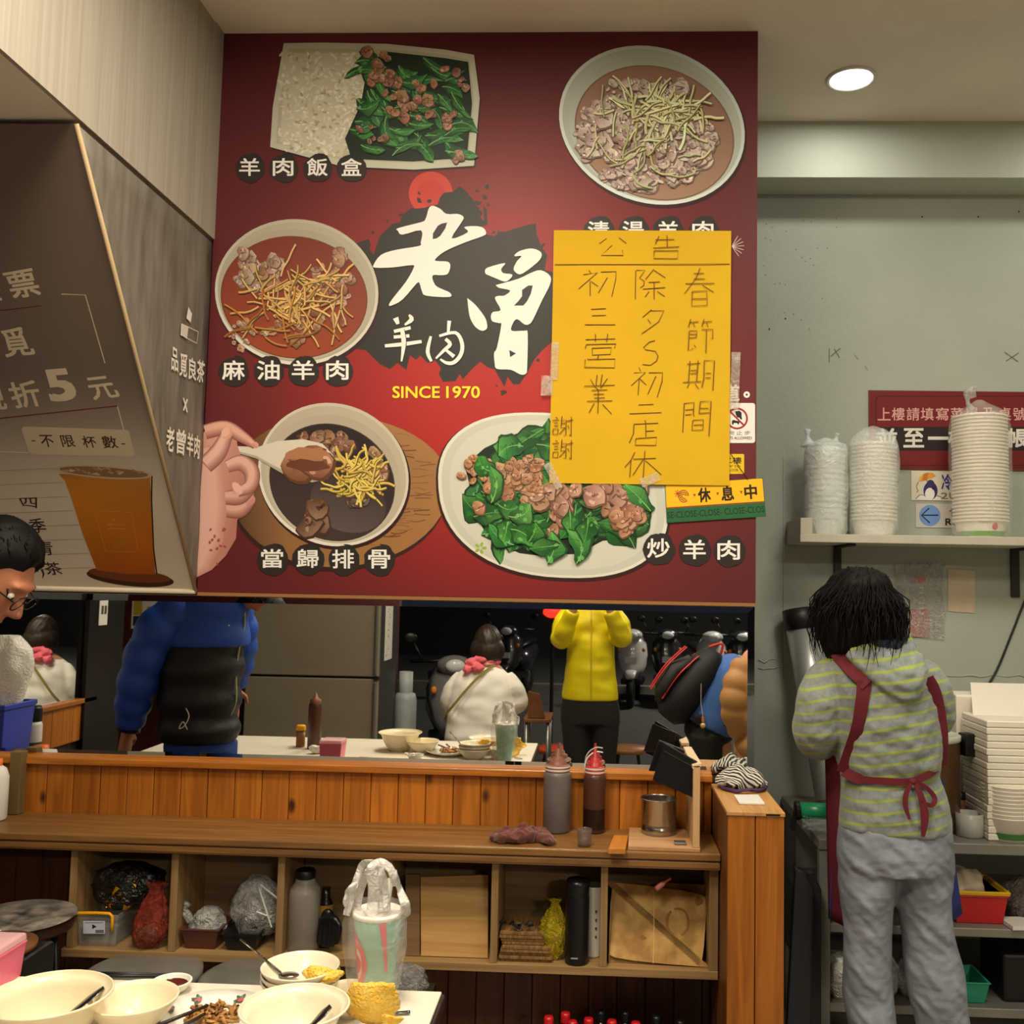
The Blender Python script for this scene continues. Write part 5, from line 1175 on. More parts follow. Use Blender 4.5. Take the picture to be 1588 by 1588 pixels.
# sauce dish
t, c, R = bowl('sauce_dish', 'small white sauce dish with brown sauce at the far table edge', 266, 1521, 52, z0, .020, m_ceram, None, foot=.55, belly=.6)
MB().lathe([(.001, .0115), (R*.75, .0115), (R*.8, .0135)], (c.x, c.y, z0), 28).build('sauce', M('brown_sauce', (84, 34, 20), .15), t, smooth=True)
q = PZ(226, 1524, z0+.02); spm = MB().ball(q, (.010, .008, .006)); spm.tube([q, q+Vector((.035, .012, .002))], [.004, .003], 8)
spm.build('sauce_spoon', m_ceram, None, True, label='white porcelain spoon leaning on the sauce dish', cat='spoon')
# floral plate with leftovers
c = PZ(322, 1578, z0+.016); R = S(92, 1.72)
pl = thing('floral_plate', 'white flower-printed plate with brown leftovers at the table front', 'plate', (c.x, c.y, z0))
MB().lathe([(R*.55, 0), (R*.58, .002), (R*.8, .010), (R, .020), (R*.995, .0225), (R*.78, .0135), (R*.55, .006), (.001, .006)], (c.x, c.y, z0), 56, cap0=True).build('plate_body', m_ceram, pl, smooth=True)
fl = Print(lambda x, y, h: Vector((c.x+x*R, c.y+y*R, z0+.0085+h+.0145*max(0, math.hypot(x, y)-.56)/.44)), base=.0016)
def flower(a, r):
    x, y = r*math.cos(a), r*math.sin(a)
    for k in range(3): fl.ell(x+.05*math.cos(a+k*1.3), y+.05*math.sin(a+k*1.3), .075, .03, (64, 96, 70), a+k*1.1, 12)
    fl.ell(x, y-.02, .05, .065, (196, 92, 104), a, 14); fl.ell(x, y+.03, .045, .05, (110, 130, 116), a, 14)
for a in (1.2, 2.15, 2.8, .35, 3.5, -.6, -1.4, 4.2): flower(a, .78)
fl.build('flower_print', ink, pl)
fd = MB()
for k in range(60):
    x, y = inside(c.x+.006, c.y+.004, R*.42, R*.4); fd.tube([(x, y, z0+.012+random.random()*.010), (x+random.uniform(-.012, .012), y+random.uniform(-.012, .012), z0+.014+random.random()*.016), (x+random.uniform(-.02, .02), y+random.uniform(-.02, .02), z0+.012+random.random()*.008)], [.0035, .004, .002], 5)
fd.build('leftover_food', M('shredded_food', (196, 146, 76), .6, col2=(120, 72, 34), vscale=60), pl, smooth=True, kind='stuff')
m_chop = M('dark_chopstick', (42, 34, 30), .35)
for i, (a_, b_) in enumerate((((246, 1590), (322, 1559)), ((268, 1600), (318, 1572)))):
    MB().tube([PZ(*a_, z0+.03), PZ(*b_, z0+.031)], [.0038, .0026], 8).build('chopstick', m_chop, None, True, label=['upper dark chopstick laid across the floral plate', 'lower dark chopstick laid across the floral plate'][i], cat='chopstick', group='chopsticks on the plate')
for i, (a_, b_) in enumerate((((86, 1508), (268, 1512)), ((92, 1513), (262, 1514)))):
    MB().tube([PZ(*a_, z0+.006), PZ(*b_, z0+.006)], [.0045, .003], 8).build('chopstick', m_black, None, True, label=['farther black chopstick along the table edge behind the bowls', 'nearer black chopstick along the table edge behind the bowls'][i], cat='chopstick', group='chopsticks along the far table edge')
# centre bowl with dark spoon, stack of three, bowl with peel
t, c, R = bowl('noodle_bowl', 'cream bowl with a short dark spoon handle at the table centre', 457, 1559, 146, z0, .070, m_cream2, BG, lip=.008, foot=.48, belly=.7)
spoonh(c+Vector((.012, .0, 0)), .55, .05, .040, w_=.016).build('soup_spoon', m_sp, None, True, label='dark steel spoon in the centre cream bowl', cat='spoon')
for k in range(4): MB().obox((c.x-.02+.02*k, c.y-R*.80, z0+.035), (.012, .004, .007)).build('printed_character', M('brown_print', (96, 60, 40), .6), t)
for i, (py) in enumerate((1516, 1506, 1496)):
    h = .046; zb_ = z0+i*.0125+(.0005 if i else 0)
    bowl('rice_bowl', ['lowest', 'middle', 'top'][i]+' of three stacked cream bowls behind the centre bowl', 466, py+1, 106, zb_, h, m_cream2, 'stack of three bowls', foot=.42, belly=.75)
    if i == 0: cs0 = PZ(466, py+1, zb_+h)
    else:
        o_ = bpy.data.objects[-1] if False else None
a_, b_ = PZ(436, 1508, z0+.05), P(372, 1456, cs0.y-.01)
mb = MB().tube([a_, (a_+b_)/2, b_], [(.0015, .004), (.0015, .0045), (.0012, .006)], 8); mb.ball(a_+Vector((.015, 0, -.004)), (.02, .014, .004), 8, 12)
mb.build('soup_spoon', m_sp, None, True, label='long steel spoon leaning out of the three stacked bowls', cat='spoon')
bowl('rice_bowl', 'cream bowl holding peel, half hidden behind the centre bowl', 541, 1534, 68, z0, .045, m_cream2, BG, foot=.45)
# pomelo peel pieces
m_peel = M('yellow_peel', (242, 186, 40), .65, col2=(250, 216, 110), vscale=45, bump=.8, bscale=170)
def peel(px, py, wpx, hpx, z, Y, label, seed, ang):
    c = P(px, py, Y); w_, h_ = S(wpx, Y), S(hpx, Y); rng = random.Random(seed)
    def fnp(u, v):
        a = 2*PI*u; k = 1+.34*mnoise.noise(Vector((math.cos(a)*1.8, math.sin(a)*1.8, seed)))+.10*mnoise.noise(Vector((math.cos(a)*7, math.sin(a)*7, seed)))
        x, y = w_/2*v*k*math.cos(a), h_/2*v*k*math.sin(a)
        p = Vector((x, -.018*(1-v*v)*math.cos(ang), y)); p = rotx(ang)@p
        return c+p+Vector((0, .004*mnoise.noise(Vector((x*60, y*60, seed))), .003*mnoise.noise(Vector((x*50, y*50, seed+4)))))
    g = MB().grid(fnp, 36, 8); lo_ = min(p.z for p in g.v)
    if lo_ < z+.003:
        for p in g.v: p.z += z+.003-lo_
    g.build('citrus_peel', m_peel, None, True, solid=.004, label=label, cat='peel', group='torn citrus peel on the table')
cpl = PZ(577, 1570, z0+.03)
peel(577, 1560, 88, 74, z0, cpl.y+.005, 'largest torn yellow citrus peel in front of the bagged drink', 1, .3)
peel(500, 1520, 58, 26, z0+.048, PZ(520, 1530, z0+.05).y+.01, 'ragged yellow citrus peel perched between the centre bowl and the half-hidden bowl', 2, .25)
peel(606, 1578, 36, 26, z0, cpl.y-.05, 'small yellow citrus peel scrap at the right front', 5, .9)
MB().tube([PZ(606, 1571, z0+.004), PZ(622, 1570, z0+.004), PZ(636, 1569, z0+.004)], [(.0015, .004), (.0015, .005), (.0015, .006)], 8).build('spoon_handle', m_sp, None, True, label='steel spoon lying flat at the right end of the table', cat='spoon')
# drink cup in a carrier bag
c = PZ(582, 1553, z0); ct = P(585, 1408, c.y); h = ct.z-z0; R1 = S(37, c.y); R0 = S(24, c.y)
dk = thing('drink_cup', 'mint and pink printed paper drink cup with white lid', 'cup', (c.x, c.y, z0))
MB().lathe([(R0*.96, 0), (R0, .002), (R1*.98, h-.012)], (c.x, c.y, z0), 48, cap0=True).build('cup_wall', M('mint_paper', (150, 206, 184), .45), dk, smooth=True)
MB().lathe([(R1*.98, h-.013), (R1*1.03, h-.012), (R1*1.04, h-.006), (R1*.98, h-.003), (R1*.92, h-.004), (R1*.88, h-.007), (.001, h-.007)], (c.x, c.y, z0), 48).build('lid', M('lid_white', (244, 240, 230), .35), dk, smooth=True)
def oncup(ax, z, hh=0): r = R0+(R1*.98-R0)*max(0, min(1, z/(h-.012)))+.0007+hh; return Vector((c.x+r*math.sin(ax), c.y-r*math.cos(ax), z0+z))
cp = Print(lambda x, y, hh: oncup(x, y, hh), base=0)
def cpoly(pts, col):
    P2 = []
    for i in range(len(pts)):
        a, b = pts[i], pts[(i+1) % len(pts)]
        for k in range(5): P2.append((a[0]+(b[0]-a[0])*k/5, a[1]+(b[1]-a[1])*k/5))
    cp.poly(P2, col)
for s0 in range(8):
    u0, u1 = -1.35+s0*.14, -1.35+(s0+1)*.14
    hw0 = h*.40*(1-s0/8)**.55; hw1 = h*.40*(1-(s0+1)/8)**.55
    cpoly([(u0, h*.46-hw0), (u1, h*.46-hw1), (u1, h*.46+hw1), (u0, h*.46+hw0)], (236, 106, 110))
cp.ribbon([(-.95, h*.58), (-.7, h*.55), (-.58, h*.46), (-.7, h*.36), (-.95, h*.30)], .012, (244, 214, 196), 5)
for s0 in range(6):
    f0, f1 = s0/6, (s0+1)/6
    cpoly([(.25+.42*f0, h*(.93-.55*f0)), (.55+.25*f0, h*(.93-.55*f0)), (.55+.25*f1, h*(.93-.55*f1)), (.25+.42*f1, h*(.93-.55*f1))], (236, 96, 106))
cp.build('cup_print', ink, dk)
MB().tube([(c.x+R1*.35, c.y-.004, z0+h-.004), (c.x+R1*.48, c.y, z0+h+.055)], .006, 12).build('straw', m_white, dk, smooth=True)
cbag = thing('carrier_bag', 'translucent plastic carrier bag with knotted handles around the drink cup', 'bag', (c.x, c.y, z0))
hb = h
def bagp(u, v):
    a = 2*PI*u; z = hb*1.05*v; r0 = S(34, c.y)*(1+.42*min(1, v*1.6)); k = 1+.05*mnoise.noise(Vector((math.cos(a)*3, math.sin(a)*3, v*5)))+.03*math.sin(a*9+v*4)
    if v > .8: r0 *= 1-.25*(v-.8)/.2
    return Vector((c.x-.004+r0*k*math.cos(a), c.y+r0*.92*k*math.sin(a), z0+.001+z))
MB().grid(bagp, 48, 22).build('bag_body', film('carrier_film', (236, 232, 226), .12, .42, 6, .2, .4), cbag, smooth=True)
m_hand = film('handle_film', (240, 238, 234), .4, .85, 12, .25, .6)
Yb_ = c.y
for L, rr in (([(537, 1420), (548, 1380), (560, 1345), (572, 1337), (584, 1345), (588, 1370), (592, 1408)], .007), ([(552, 1415), (560, 1375), (573, 1350), (585, 1338), (600, 1342), (610, 1356), (612, 1372)], .008), ([(612, 1356), (620, 1380), (628, 1400), (630, 1420)], .010), ([(575, 1352), (580, 1375), (578, 1410), (570, 1420)], .012), ([(590, 1350), (598, 1380), (600, 1412)], .012), ([(535, 1400), (540, 1385), (548, 1372)], .012)):
    MB().tube(spline([P(x, y, Yb_+random.uniform(-.03, .01)) for x, y in L], 4), [(rr, rr*.35)]*((len(L)-1)*4+1), 10).jitter(.0015, 60).build('handle', m_hand, cbag, smooth=True)
# pink box, left edge, and condiments further left (seen in the mirror)
def real(px, py, z):
    v = PZ(px, py, z); return Vector((v.x, 2*D-v.y, z))
m_pink = M('pink_plastic', (240, 120, 146), .35)
c = PZ(-22, 1524, z0)
pk = thing('pink_box', 'pink plastic box with clear lid at the far left of the table', 'box', (c.x, c.y, z0))
w_, h_ = S(78, c.y)/2, .062
MB().loft([[Vector((c.x+x*k, c.y+y*k, z0+z)) for x, y in ((-w_, -.045), (w_, -.045), (w_, .045), (-w_, .045))] for k, z in ((.9, 0), (1, h_), (1.03, h_), (1.03, h_+.004), (.95, h_+.004), (.86, .006))]).build('tub', m_pink, pk, bevel=.003)
MB().loft([[Vector((c.x+x*k, c.y+y*k, z0+z)) for x, y in ((-w_, -.045), (w_, -.045), (w_, .045), (-w_, .045))] for k, z in ((1.03, h_+.0045), (1.0, h_+.018), (.8, h_+.020))]).build('lid', M('clear_pink_lid', (248, 200, 206), .2, alpha=.55), pk, bevel=.003)
c = real(488, 1160, z0)
sb2 = thing('squeeze_bottle', 'brown sauce squeeze bottle on the dining table, seen in the mirror', 'bottle', c)
R = .031; MB().lathe([(R*.9, 0), (R, .005), (R, .19), (R*.9, .205), (R*.8, .21)], c, 28, cap0=True).build('bottle_body', M('brown_bottle', (78, 46, 36), .35), sb2, smooth=True)
MB().lathe([(R*.82, .208), (R*.84, .225), (R*.4, .232), (R*.16, .255), (.001, .258)], c, 24).build('nozzle_cap', M('brown_cap', (128, 76, 56), .45), sb2, smooth=True)
c = real(467, 1157, z0)
sh = thing('pepper_shaker', 'yellow-capped pepper shaker beside the brown squeeze bottle in the mirror', 'shaker', c)
MB().lathe([(.020, 0), (.021, .004), (.020, .075)], c, 24, cap0=True, cap1=True).build('jar', M('pepper_jar', (140, 92, 56), .3), sh, smooth=True)
MB().lathe([(.022, .0755), (.022, .095), (.018, .1), (.001, .1)], c, 24).build('cap', M('yellow_plastic', (232, 160, 14), .4), sh, smooth=True)
c = real(491, 1168, z0)
MB().ball(c+Vector((0, 0, .019)), (.026, .022, .018), 14, 20).jitter(.014, 70).build('tissue_ball', M('tissue', (232, 228, 222), .9), None, True, label='crumpled white tissue ball on the table, seen in the mirror', cat='tissue')
c = real(340, 1155, z0)
MB().lathe([(.018, 0), (.02, .003), (.022, .055), (.020, .055), (.018, .005), (.001, .005)], c, 20, cap0=True).build('toothpick_cup', m_cream, None, True, label='small cream toothpick cup at the table end, seen in the mirror', cat='cup')

# ================================================================ ALCOVE
W_ = lambda px, py, d=0: P(px, py, YA-d)
# red wall sign
rs = thing('wall_sign', 'dark red sign with white writing about ordering upstairs on alcove wall', 'sign', W_(1500, 729))
a, b = W_(1347, 605, .006), W_(1347, 727, .006)
xr2 = P(1690, 700, YA).x
MB().box(a.x, xr2, YA-.006, YA-.0005, b.z, a.z).build('board', M('dark_red_board', (112, 30, 32), .45), rs, bevel=.001)
q = Print(lambda x, y, h: P(x, y, YA-.0065-h), base=.0002)
q.rect(1350, 608, 1680, 725, (116, 32, 34)); q.rect(1358, 614, 1680, 722, (66, 14, 16), 6); q.rect(1359, 615, 1680, 721, (118, 32, 34), 6)
q.rect(1358, 662, 1680, 699, (46, 34, 32))
for ch, x in zip('上樓請填寫菜單及桌號', (1371, 1393, 1416, 1438, 1461, 1484, 1507, 1534, 1558, 1581)): q.text(ch, x-10, 632, x+10, 652, (222, 170, 158), .01)
for ch, x in zip('並至一樓櫃台結帳', (1376, 1417, 1455, 1486, 1514, 1534, 1552, 1578)): q.text(ch, x-16, 664 if ch != '一' else 677, x+16, 694 if ch != '一' else 682, (232, 226, 212), .028)
q.build('sign_print', inkm, rs)
# penguin plate and arrow plate
m_plate = M('cream_acrylic', (226, 216, 196), .25)
pg = thing('wall_plate_sign', 'cream air-conditioning plate with penguin under orange umbrella', 'sign', W_(1480, 778))
a, b = W_(1413, 730, .004), W_(1560, 778, .004)
MB().box(a.x, b.x, YA-.004, YA-.0005, b.z, a.z).build('plate', m_plate, pg, bevel=.001)
q = Print(lambda x, y, h: P(x, y, YA-.0045-h), base=.0002)
q.poly([(1420, 774), (1430, 767), (1450, 770), (1468, 774), (1445, 776)], (236, 232, 224)); q.ribbon([(1420, 774), (1428, 767), (1440, 772)], .8, (60, 56, 60)); q.ribbon([(1452, 768), (1468, 774)], .8, (60, 56, 60))
q.ell(1443, 761, 11, 14, (58, 44, 96), 0, 24); q.ell(1442, 766, 7.5, 9.5, (238, 234, 226), 0, 20); q.ell(1443, 750, 6, 6, (58, 44, 96), 0, 16); q.poly([(1445, 755), (1450, 757), (1446, 760)], (40, 32, 40))
q.poly([(1423, 748), (1427, 738), (1436, 733), (1446, 733), (1452, 738), (1444, 742), (1434, 745)], (226, 160, 60)); q.poly([(1432, 735), (1440, 733), (1438, 744), (1431, 746)], (206, 120, 40)); q.poly([(1423, 748), (1427, 738), (1431, 736), (1427, 747)], (236, 190, 90))
q.ribbon([(1436, 744), (1446, 756)], .9, (70, 50, 40)); q.ribbon([(1424, 748), (1421, 755), (1424, 761), (1421, 763)], .9, (80, 60, 50))
for ch, x in zip('冷氣開放', (1468, 1490, 1512, 1534)): q.text(ch, x-8, 735, x+8, 760, (44, 56, 150), .025)
q.text('2UP', 1459, 764, 1500, 774, (120, 120, 96), .02)
q.build('plate_print', ink, pg)
ar = thing('arrow_sign', 'cream restroom plate with blue circle and left arrow above the shelf', 'sign', W_(1490, 820))
a, b = W_(1420, 781, .004), W_(1560, 820, .004)
MB().box(a.x, b.x, YA-.004, YA-.0005, b.z, a.z).build('plate', M('grey_acrylic', (206, 200, 190), .25), ar, bevel=.001)
q = Print(lambda x, y, h: P(x, y, YA-.0045-h), base=.0002)
q.ell(1442, 799.5, 16.5, 16.5, (118, 150, 206), 0, 32)
for L in ([(1455, 799), (1429, 799)], [(1441, 788), (1429, 799), (1442, 811)]): q.ribbon(L, 2.2, (30, 44, 80), 0)
q.text('化妝室', 1472, 786, 1530, 801, (40, 40, 40), .02); q.text('Restroom', 1466, 804, 1540, 815, (30, 30, 30), .035)
q.build('plate_print', ink, ar)
# shelf
ysh = YA-.27
zsh = P(1400, 830, ysh).z; zsh0 = P(1400, 843, ysh).z; xs0 = P(1241, 836, ysh).x
m_shw = M('painted_shelf', (196, 190, 172), .6, var=.06)
shf = thing('wall_shelf', 'painted wooden wall shelf holding bagged cups in the alcove', 'shelf', (xs0+.5, YA-.13, zsh0))
MB().box(xs0, xr2+.25, ysh, YA-.001, zsh0, zsh).build('board', m_shw, shf, bevel=.002)
MB().box(xs0+.002, xs0+.045, ysh+.004, YA-.001, zsh+.0005, P(1250, 803, ysh).z).build('end_block', m_shw, shf, bevel=.001)
m_brk = M('bracket_black', (44, 38, 34), .5)
for x0_, x1_, yb_ in ((1293, 1304, 900), (1567, 1580, 926)):
    a, b = W_(x0_, yb_), W_(x1_, yb_)
    MB().box(a.x, b.x, YA-.012, YA-.001, a.z, zsh0-.001).build('bracket_leg', m_brk, shf, bevel=.001)
    MB().box(a.x, b.x, ysh+.04, YA-.0125, zsh0-.010, zsh0-.001).build('bracket_arm', m_brk, shf, bevel=.001)
# bagged cup stacks
def cupstack(px0, px1, ytop, n, label, dome, seed, knot=None, green=False, bagpad=1.08, filmm=None, lean=0):
    Y = ysh+.115; a, b = P(px0, 815, Y), P(px1, 815, Y); R = (b.x-a.x)/2/bagpad; cx = (a.x+b.x)/2; H = P(px0, ytop, Y).z-zsh
    t = thing('cup_stack_bag', label, 'bag', (cx, Y, zsh+.0006), 'bagged paper cups on the wall shelf')
    st = H/n; prof = [(R*.78, 0), (R*.80, .002)]
    base = min(.055, H*.2)
    prof += [(R*.90, base)]
    k = 0; z = base
    while z < H-st*.5:
        prof += [(R*.90, z), (R, z+st*.25), (R, z+st*.7), (R*.90, z+st*.75)]; z += st
    prof += [(R*.85, z), (.001, z)]
    MB().lathe(prof, (cx, Y, zsh+.0012), 40, cap0=True).build('paper_cups', M('white_card', (244, 236, 220), .55), t, smooth=False)
    if green:
        MB().lathe([(R*.80+.0012, .004), (R*.835+.0012, .022)], (cx, Y, zsh+.0012), 40).build('green_band', M('green_print', (110, 170, 84), .5), t, smooth=True)
        MB().ball((cx+.018, Y-R*.85, zsh+.042), (.011, .004, .014)).build('red_print', M('red_print', (206, 50, 46), .5), t, smooth=True)
    top = H+.004
    pr_ = [(0, .88), (.06, .98), (.5, 1.03), (.9, 1.0), (1, .9)]+dome
    pouch((cx, Y, zsh+.0010), 2*R*bagpad, 2*R*bagpad, top, pr_, 40, seed, .05, 3, (lean, 0)).build('film', filmm, t, smooth=True)
    if knot:
        k_ = [P(x, y, Y) for x, y in knot]; MB().tube(spline(k_, 4), [.018, .014, .010, .008, .008, .012, .019, .024, .022, .018, .014, .010, .006][:(len(k_)-1)*4+1], 12).jitter(.006, 45).build('knot', MATS['white_film'], t, smooth=True)
f1 = film('cup_bag_film', (226, 234, 234), .42, .74, 6, .25, .3)
f2 = film('thin_cup_bag_film', (240, 238, 230), .10, .34, 6, .15, .3)
cupstack(1247, 1314, 692, 16, 'leftmost bag of white paper lids with two tied corners on shelf', [(1.03, .6), (1.08, .15)], 1, filmm=f1)
Yk = ysh+.115
for kx in ((1254, 692, 1252, 664), (1294, 690, 1298, 672)): MB().tube(spline([P(kx[0], kx[1], Yk), P((kx[0]+kx[2])/2, (kx[1]+kx[3])/2, Yk), P(kx[2], kx[3], Yk)], 4), [.03, .024, .018, .012, .009, .007, .009, .012, .008], 12).jitter(.006, 40).build('tied_corner', f1, bpy.data.objects['cup_stack_bag'], smooth=True)
cupstack(1316, 1393, 686, 24, 'middle bag of white paper cups, untied with round top, on shelf', [(1.05, .8), (1.12, .5), (1.16, .1)], 2, filmm=film('cup_bag_film2', (232, 236, 232), .30, .6, 6, .25, .28))
cupstack(1476, 1566, 645, 34, 'tall knotted clear bag of stacked white paper cups on shelf', [(1.03, .75), (1.09, .3), (1.12, .12)], 3, [(1508, 638), (1500, 622), (1506, 608), (1513, 600)], True, filmm=f2)
# plastic packet and note taped to the wall
pkf = thing('hanging_packet', 'clear plastic packet with red print taped to the alcove wall', 'packet', W_(1427, 990, .004))
pq = bil(((1388, 874), (1466, 870), (1464, 992), (1390, 984)))
MB().grid(lambda u, v: P(*pq(u, v), YA-.010+.004*mnoise.noise(Vector((u*6, v*8, 1)))), 20, 28).build('sheet', film('packet_film', (214, 206, 200), .3, .7, 16, .12, 1.0), pkf, smooth=True)
q = Print(lambda x, y, h: P(x, y, YA-.0045-h), base=0)
q.rect(1395, 945, 1440, 988, (206, 130, 122)); q.rect(1395, 945, 1440, 948, (190, 60, 60)); q.ell(1424, 898, 12, 6, (196, 84, 84), 0, 16)
for k in range(7): q.rect(1425, 910+k*8, 1432, 913+k*8, (236, 232, 226))
q.ell(1411, 978, 3, 6, (180, 40, 50), 0, 12); q.ell(1428, 978, 3, 6, (180, 40, 50), 0, 12)
q.build('packet_print', inkm, pkf)
MB().grid(lambda u, v: P(1470+42*u, 882+66*v+3*u, YA-.003), 6, 8).build('wall_note', M('yellowed_note', (206, 190, 160), .7, col2=(196, 168, 146), vscale=14, stretch=(1, 1, .3)), None, label='faded paper note on the wall beside the clear packet', cat='note', solid=.0006)
MB().tube(spline([P(1640, 820, YA-.004), P(1588, 935, YA-.004), P(1570, 980, YA-.004), P(1540, 1050, YA-.005), P(1500, 1100, YA-.02), P(1474, 1131, YA-.12)], 6), .0045, 8).build('power_cord', m_black, None, True, label='black power cord sagging down the alcove wall', cat='cord')

# steel worktable
yst = 3.22; zst_ = P(1530, 1309, yst).z; xst = P(1270, 1320, yst).x; xst1 = 2.1
m_ss = M('worn_stainless', (142, 138, 130), .42, metal=.45, var=.14, vscale=5)
wtb = thing('steel_table', 'stainless steel worktable with two lower shelves in the alcove', 'table', ((xst+xst1)/2, (yst+YA)/2, 0))
MB().box(xst, xst1, yst, YA-.01, zst_-.034, zst_).build('table_top', m_ss, wtb, bevel=.003)
zs2 = P(1530, 1442, yst).z; zs3 = P(1530, 1566, yst).z
MB().box(xst+.01, xst1-.01, yst+.012, YA-.02, zs2-.028, zs2).build('middle_shelf', m_ss, wtb, bevel=.003)
MB().box(xst+.01, xst1-.01, yst+.012, YA-.02, zs3-.03, zs3).build('bottom_shelf', m_ss, wtb, bevel=.003)
for x in (xst+.02, xst1-.02):
    for y in (yst+.022, YA-.04): MB().box(x-.017, x+.017, y-.017, y+.017, 0, zst_-.0345).build('leg', m_ss, wtb, bevel=.003)
def on(px, Y, z): v = P(px, 1300, Y); return Vector((v.x, Y, z))
# soup pot with black handle
c = on(1436, yst+.20, zst_+.001); R = S(49, c.y); h = P(1460, 1142, c.y-R*.5).z-zst_
po = thing('soup_pot', 'brown-lit steel soup pot with lid behind the apron wearer', 'pot', c)
MB().lathe([(R*.95, 0), (R, .006), (R, h-.02)], c, 44, cap0=True).build('pot_wall', M('brown_lit_steel', (112, 82, 56), .35, metal=.6), po, smooth=True)  # brown light on the pot is put into the steel colour
MB().lathe([(R*1.0, h-.0195), (R*1.03, h-.015), (R*1.03, h), (R*.95, h+.004), (R*.92, h-.004), (.001, h-.01)], c, 44).build('pale_rim', M('pale_rim', (206, 202, 190), .4), po, smooth=True)
MB().obox((c.x+R*1.18, c.y-.03, zst_+h-.028), (.045, .05, .075), rotz(.2)).build('black_handle', m_black, po, bevel=.006)
# silver tube leaning on the wall
a_, b_ = P(1240, 955, YA-.09), P(1292, 1250, YA-.16); d_ = (b_-a_).normalized(); b_ = a_+d_*((zst_+.03-a_.z)/d_.z)
tw = 22
tbm = thing('steel_tube', 'shiny steel tube with black end cap leaning beside the apron wearer', 'tube', b_)
MB().tube([a_, b_], S(24, 3.75), 28).build('tube_body', M('tube_steel', (186, 190, 186), .30, metal=.55, var=.15, stretch=(1, 1, .2), vscale=14), tbm, smooth=True)
MB().tube([a_-d_*.03, a_-d_*.026, a_+d_*.05], [S(20, 3.75), S(25, 3.75), S(25.5, 3.75)], 28).build('end_cap', M('cap_black', (34, 32, 30), .4), tbm, smooth=True)
# foam trays stack, boxes
m_foam = M('white_foam', (232, 224, 206), .7)
c = on(1558, yst+.15, zst_+.001); wx = S(86, c.y)/2; zz = P(1550, 1117, c.y-.1).z
n = 17; hz = (zz-c.z)/n
f0 = None
for k in range(n):
    loc = Vector((c.x+random.uniform(-.002, .002), c.y+random.uniform(-.002, .002), c.z+k*hz))
    if f0 is None:
        f0 = MB().loft([[Vector((x*s, y*s, z)) for x, y in ((-wx, -.11), (wx, -.11), (wx, .11), (-wx, .11))] for s, z in ((.97, 0), (1, .003), (1, hz-.0045), (.97, hz-.001))]).build('foam_tray', m_foam, None, local=loc, label='white foam food tray in the tall stack on the steel table', cat='food tray', group='stacked white foam trays'); o_ = f0
    else: o_ = f0.copy(); COL.objects.link(o_); o_.location = loc
    o_['label'] = 'white foam food tray, %s from the bottom of the stack on the steel table' % ORD[k]
MB().loft([[Vector((c.x-wx*1.02+x*s*.16-.01, c.y+.16+y*s, c.z+z)) for x, y in ((0, -.03), (1, -.03), (1, .12), (0, .12))] for s, z in ((1, 0), (1, zz-c.z+.05), (.9, zz-c.z+.055))]).build('foam_box', m_foam, None, bevel=.004, label='upright white foam box behind the foam tray stack', cat='box')
pts = [P(1510, 1112, c.y+.02), P(1594, 1112, c.y+.02), P(1600, 1062, c.y+.20), P(1506, 1060, c.y+.20)]
MB().prism(pts, (0, .01, .004)).build('foam_clamshell', m_foam, None, bevel=.003, label='open white foam clamshell leaning back on the tray stack', cat='food box')
# paper bowl stack
c = on(1562, yst+.085, zst_+.001); R = S(37, c.y-.05); hb_ = .075
pb0 = None
for k in range(9):
    loc = Vector((c.x, c.y, c.z+k*.0125))
    if pb0 is None:
        pb0 = thing('paper_bowl', 'white paper bowl nested in the stack on the steel table', 'bowl', loc, 'nested white paper bowls')
        MB().lathe([(R*.76, 0), (R*.78, 0), (R*.97, hb_-.004), (R, hb_-.002), (R*.99, hb_), (R*.955, hb_-.001), (R*.76, .004), (.001, .004)], (0, 0, 0), 40, cap0=True).build('bowl_wall', M('white_card', (244, 236, 220), .55), pb0, smooth=True, local=True)
        pg_ = MB().lathe([(R*.79+.001, .006), (R*.85+.001, .026)], (0, 0, 0), 40).build('green_band', M('green_print_dark', (70, 120, 60), .5), pb0, smooth=True, local=True)
    else:
        r_ = pb0.copy(); COL.objects.link(r_); r_.location = loc
        ch = pb0.children[0].copy(); COL.objects.link(ch); ch.parent = r_
    (pb0 if k == 0 else r_)['label'] = 'white paper bowl, %s from the bottom of the nested stack on the steel table' % ORD[k]
c = on(1504, yst+.10, zst_+.001); R = S(20, c.y)
MB().lathe([(R*.9, 0), (R, .004), (R*1.02, .075), (R*.97, .075), (R*.95, .006), (.001, .006)], c, 28, cap0=True).build('plastic_tub', M('hazy_tub', (206, 202, 192), .3, alpha=.6), None, True, label='hazy clear plastic tub beside the paper bowls', cat='tub')
c = on(1489, yst+.24, zst_+.001)
jr = thing('spice_jar', 'small brown spice jar behind the hazy tub', 'jar', c)
MB().lathe([(.018, 0), (.019, .003), (.019, .085), (.015, .09)], c, 20, cap0=True, cap1=True).build('jar_body', M('brown_jar', (120, 84, 66), .3), jr, smooth=True)
MB().lathe([(.019, .0905), (.019, .112), (.001, .113)], c, 20).build('cap', m_black, jr, smooth=True)
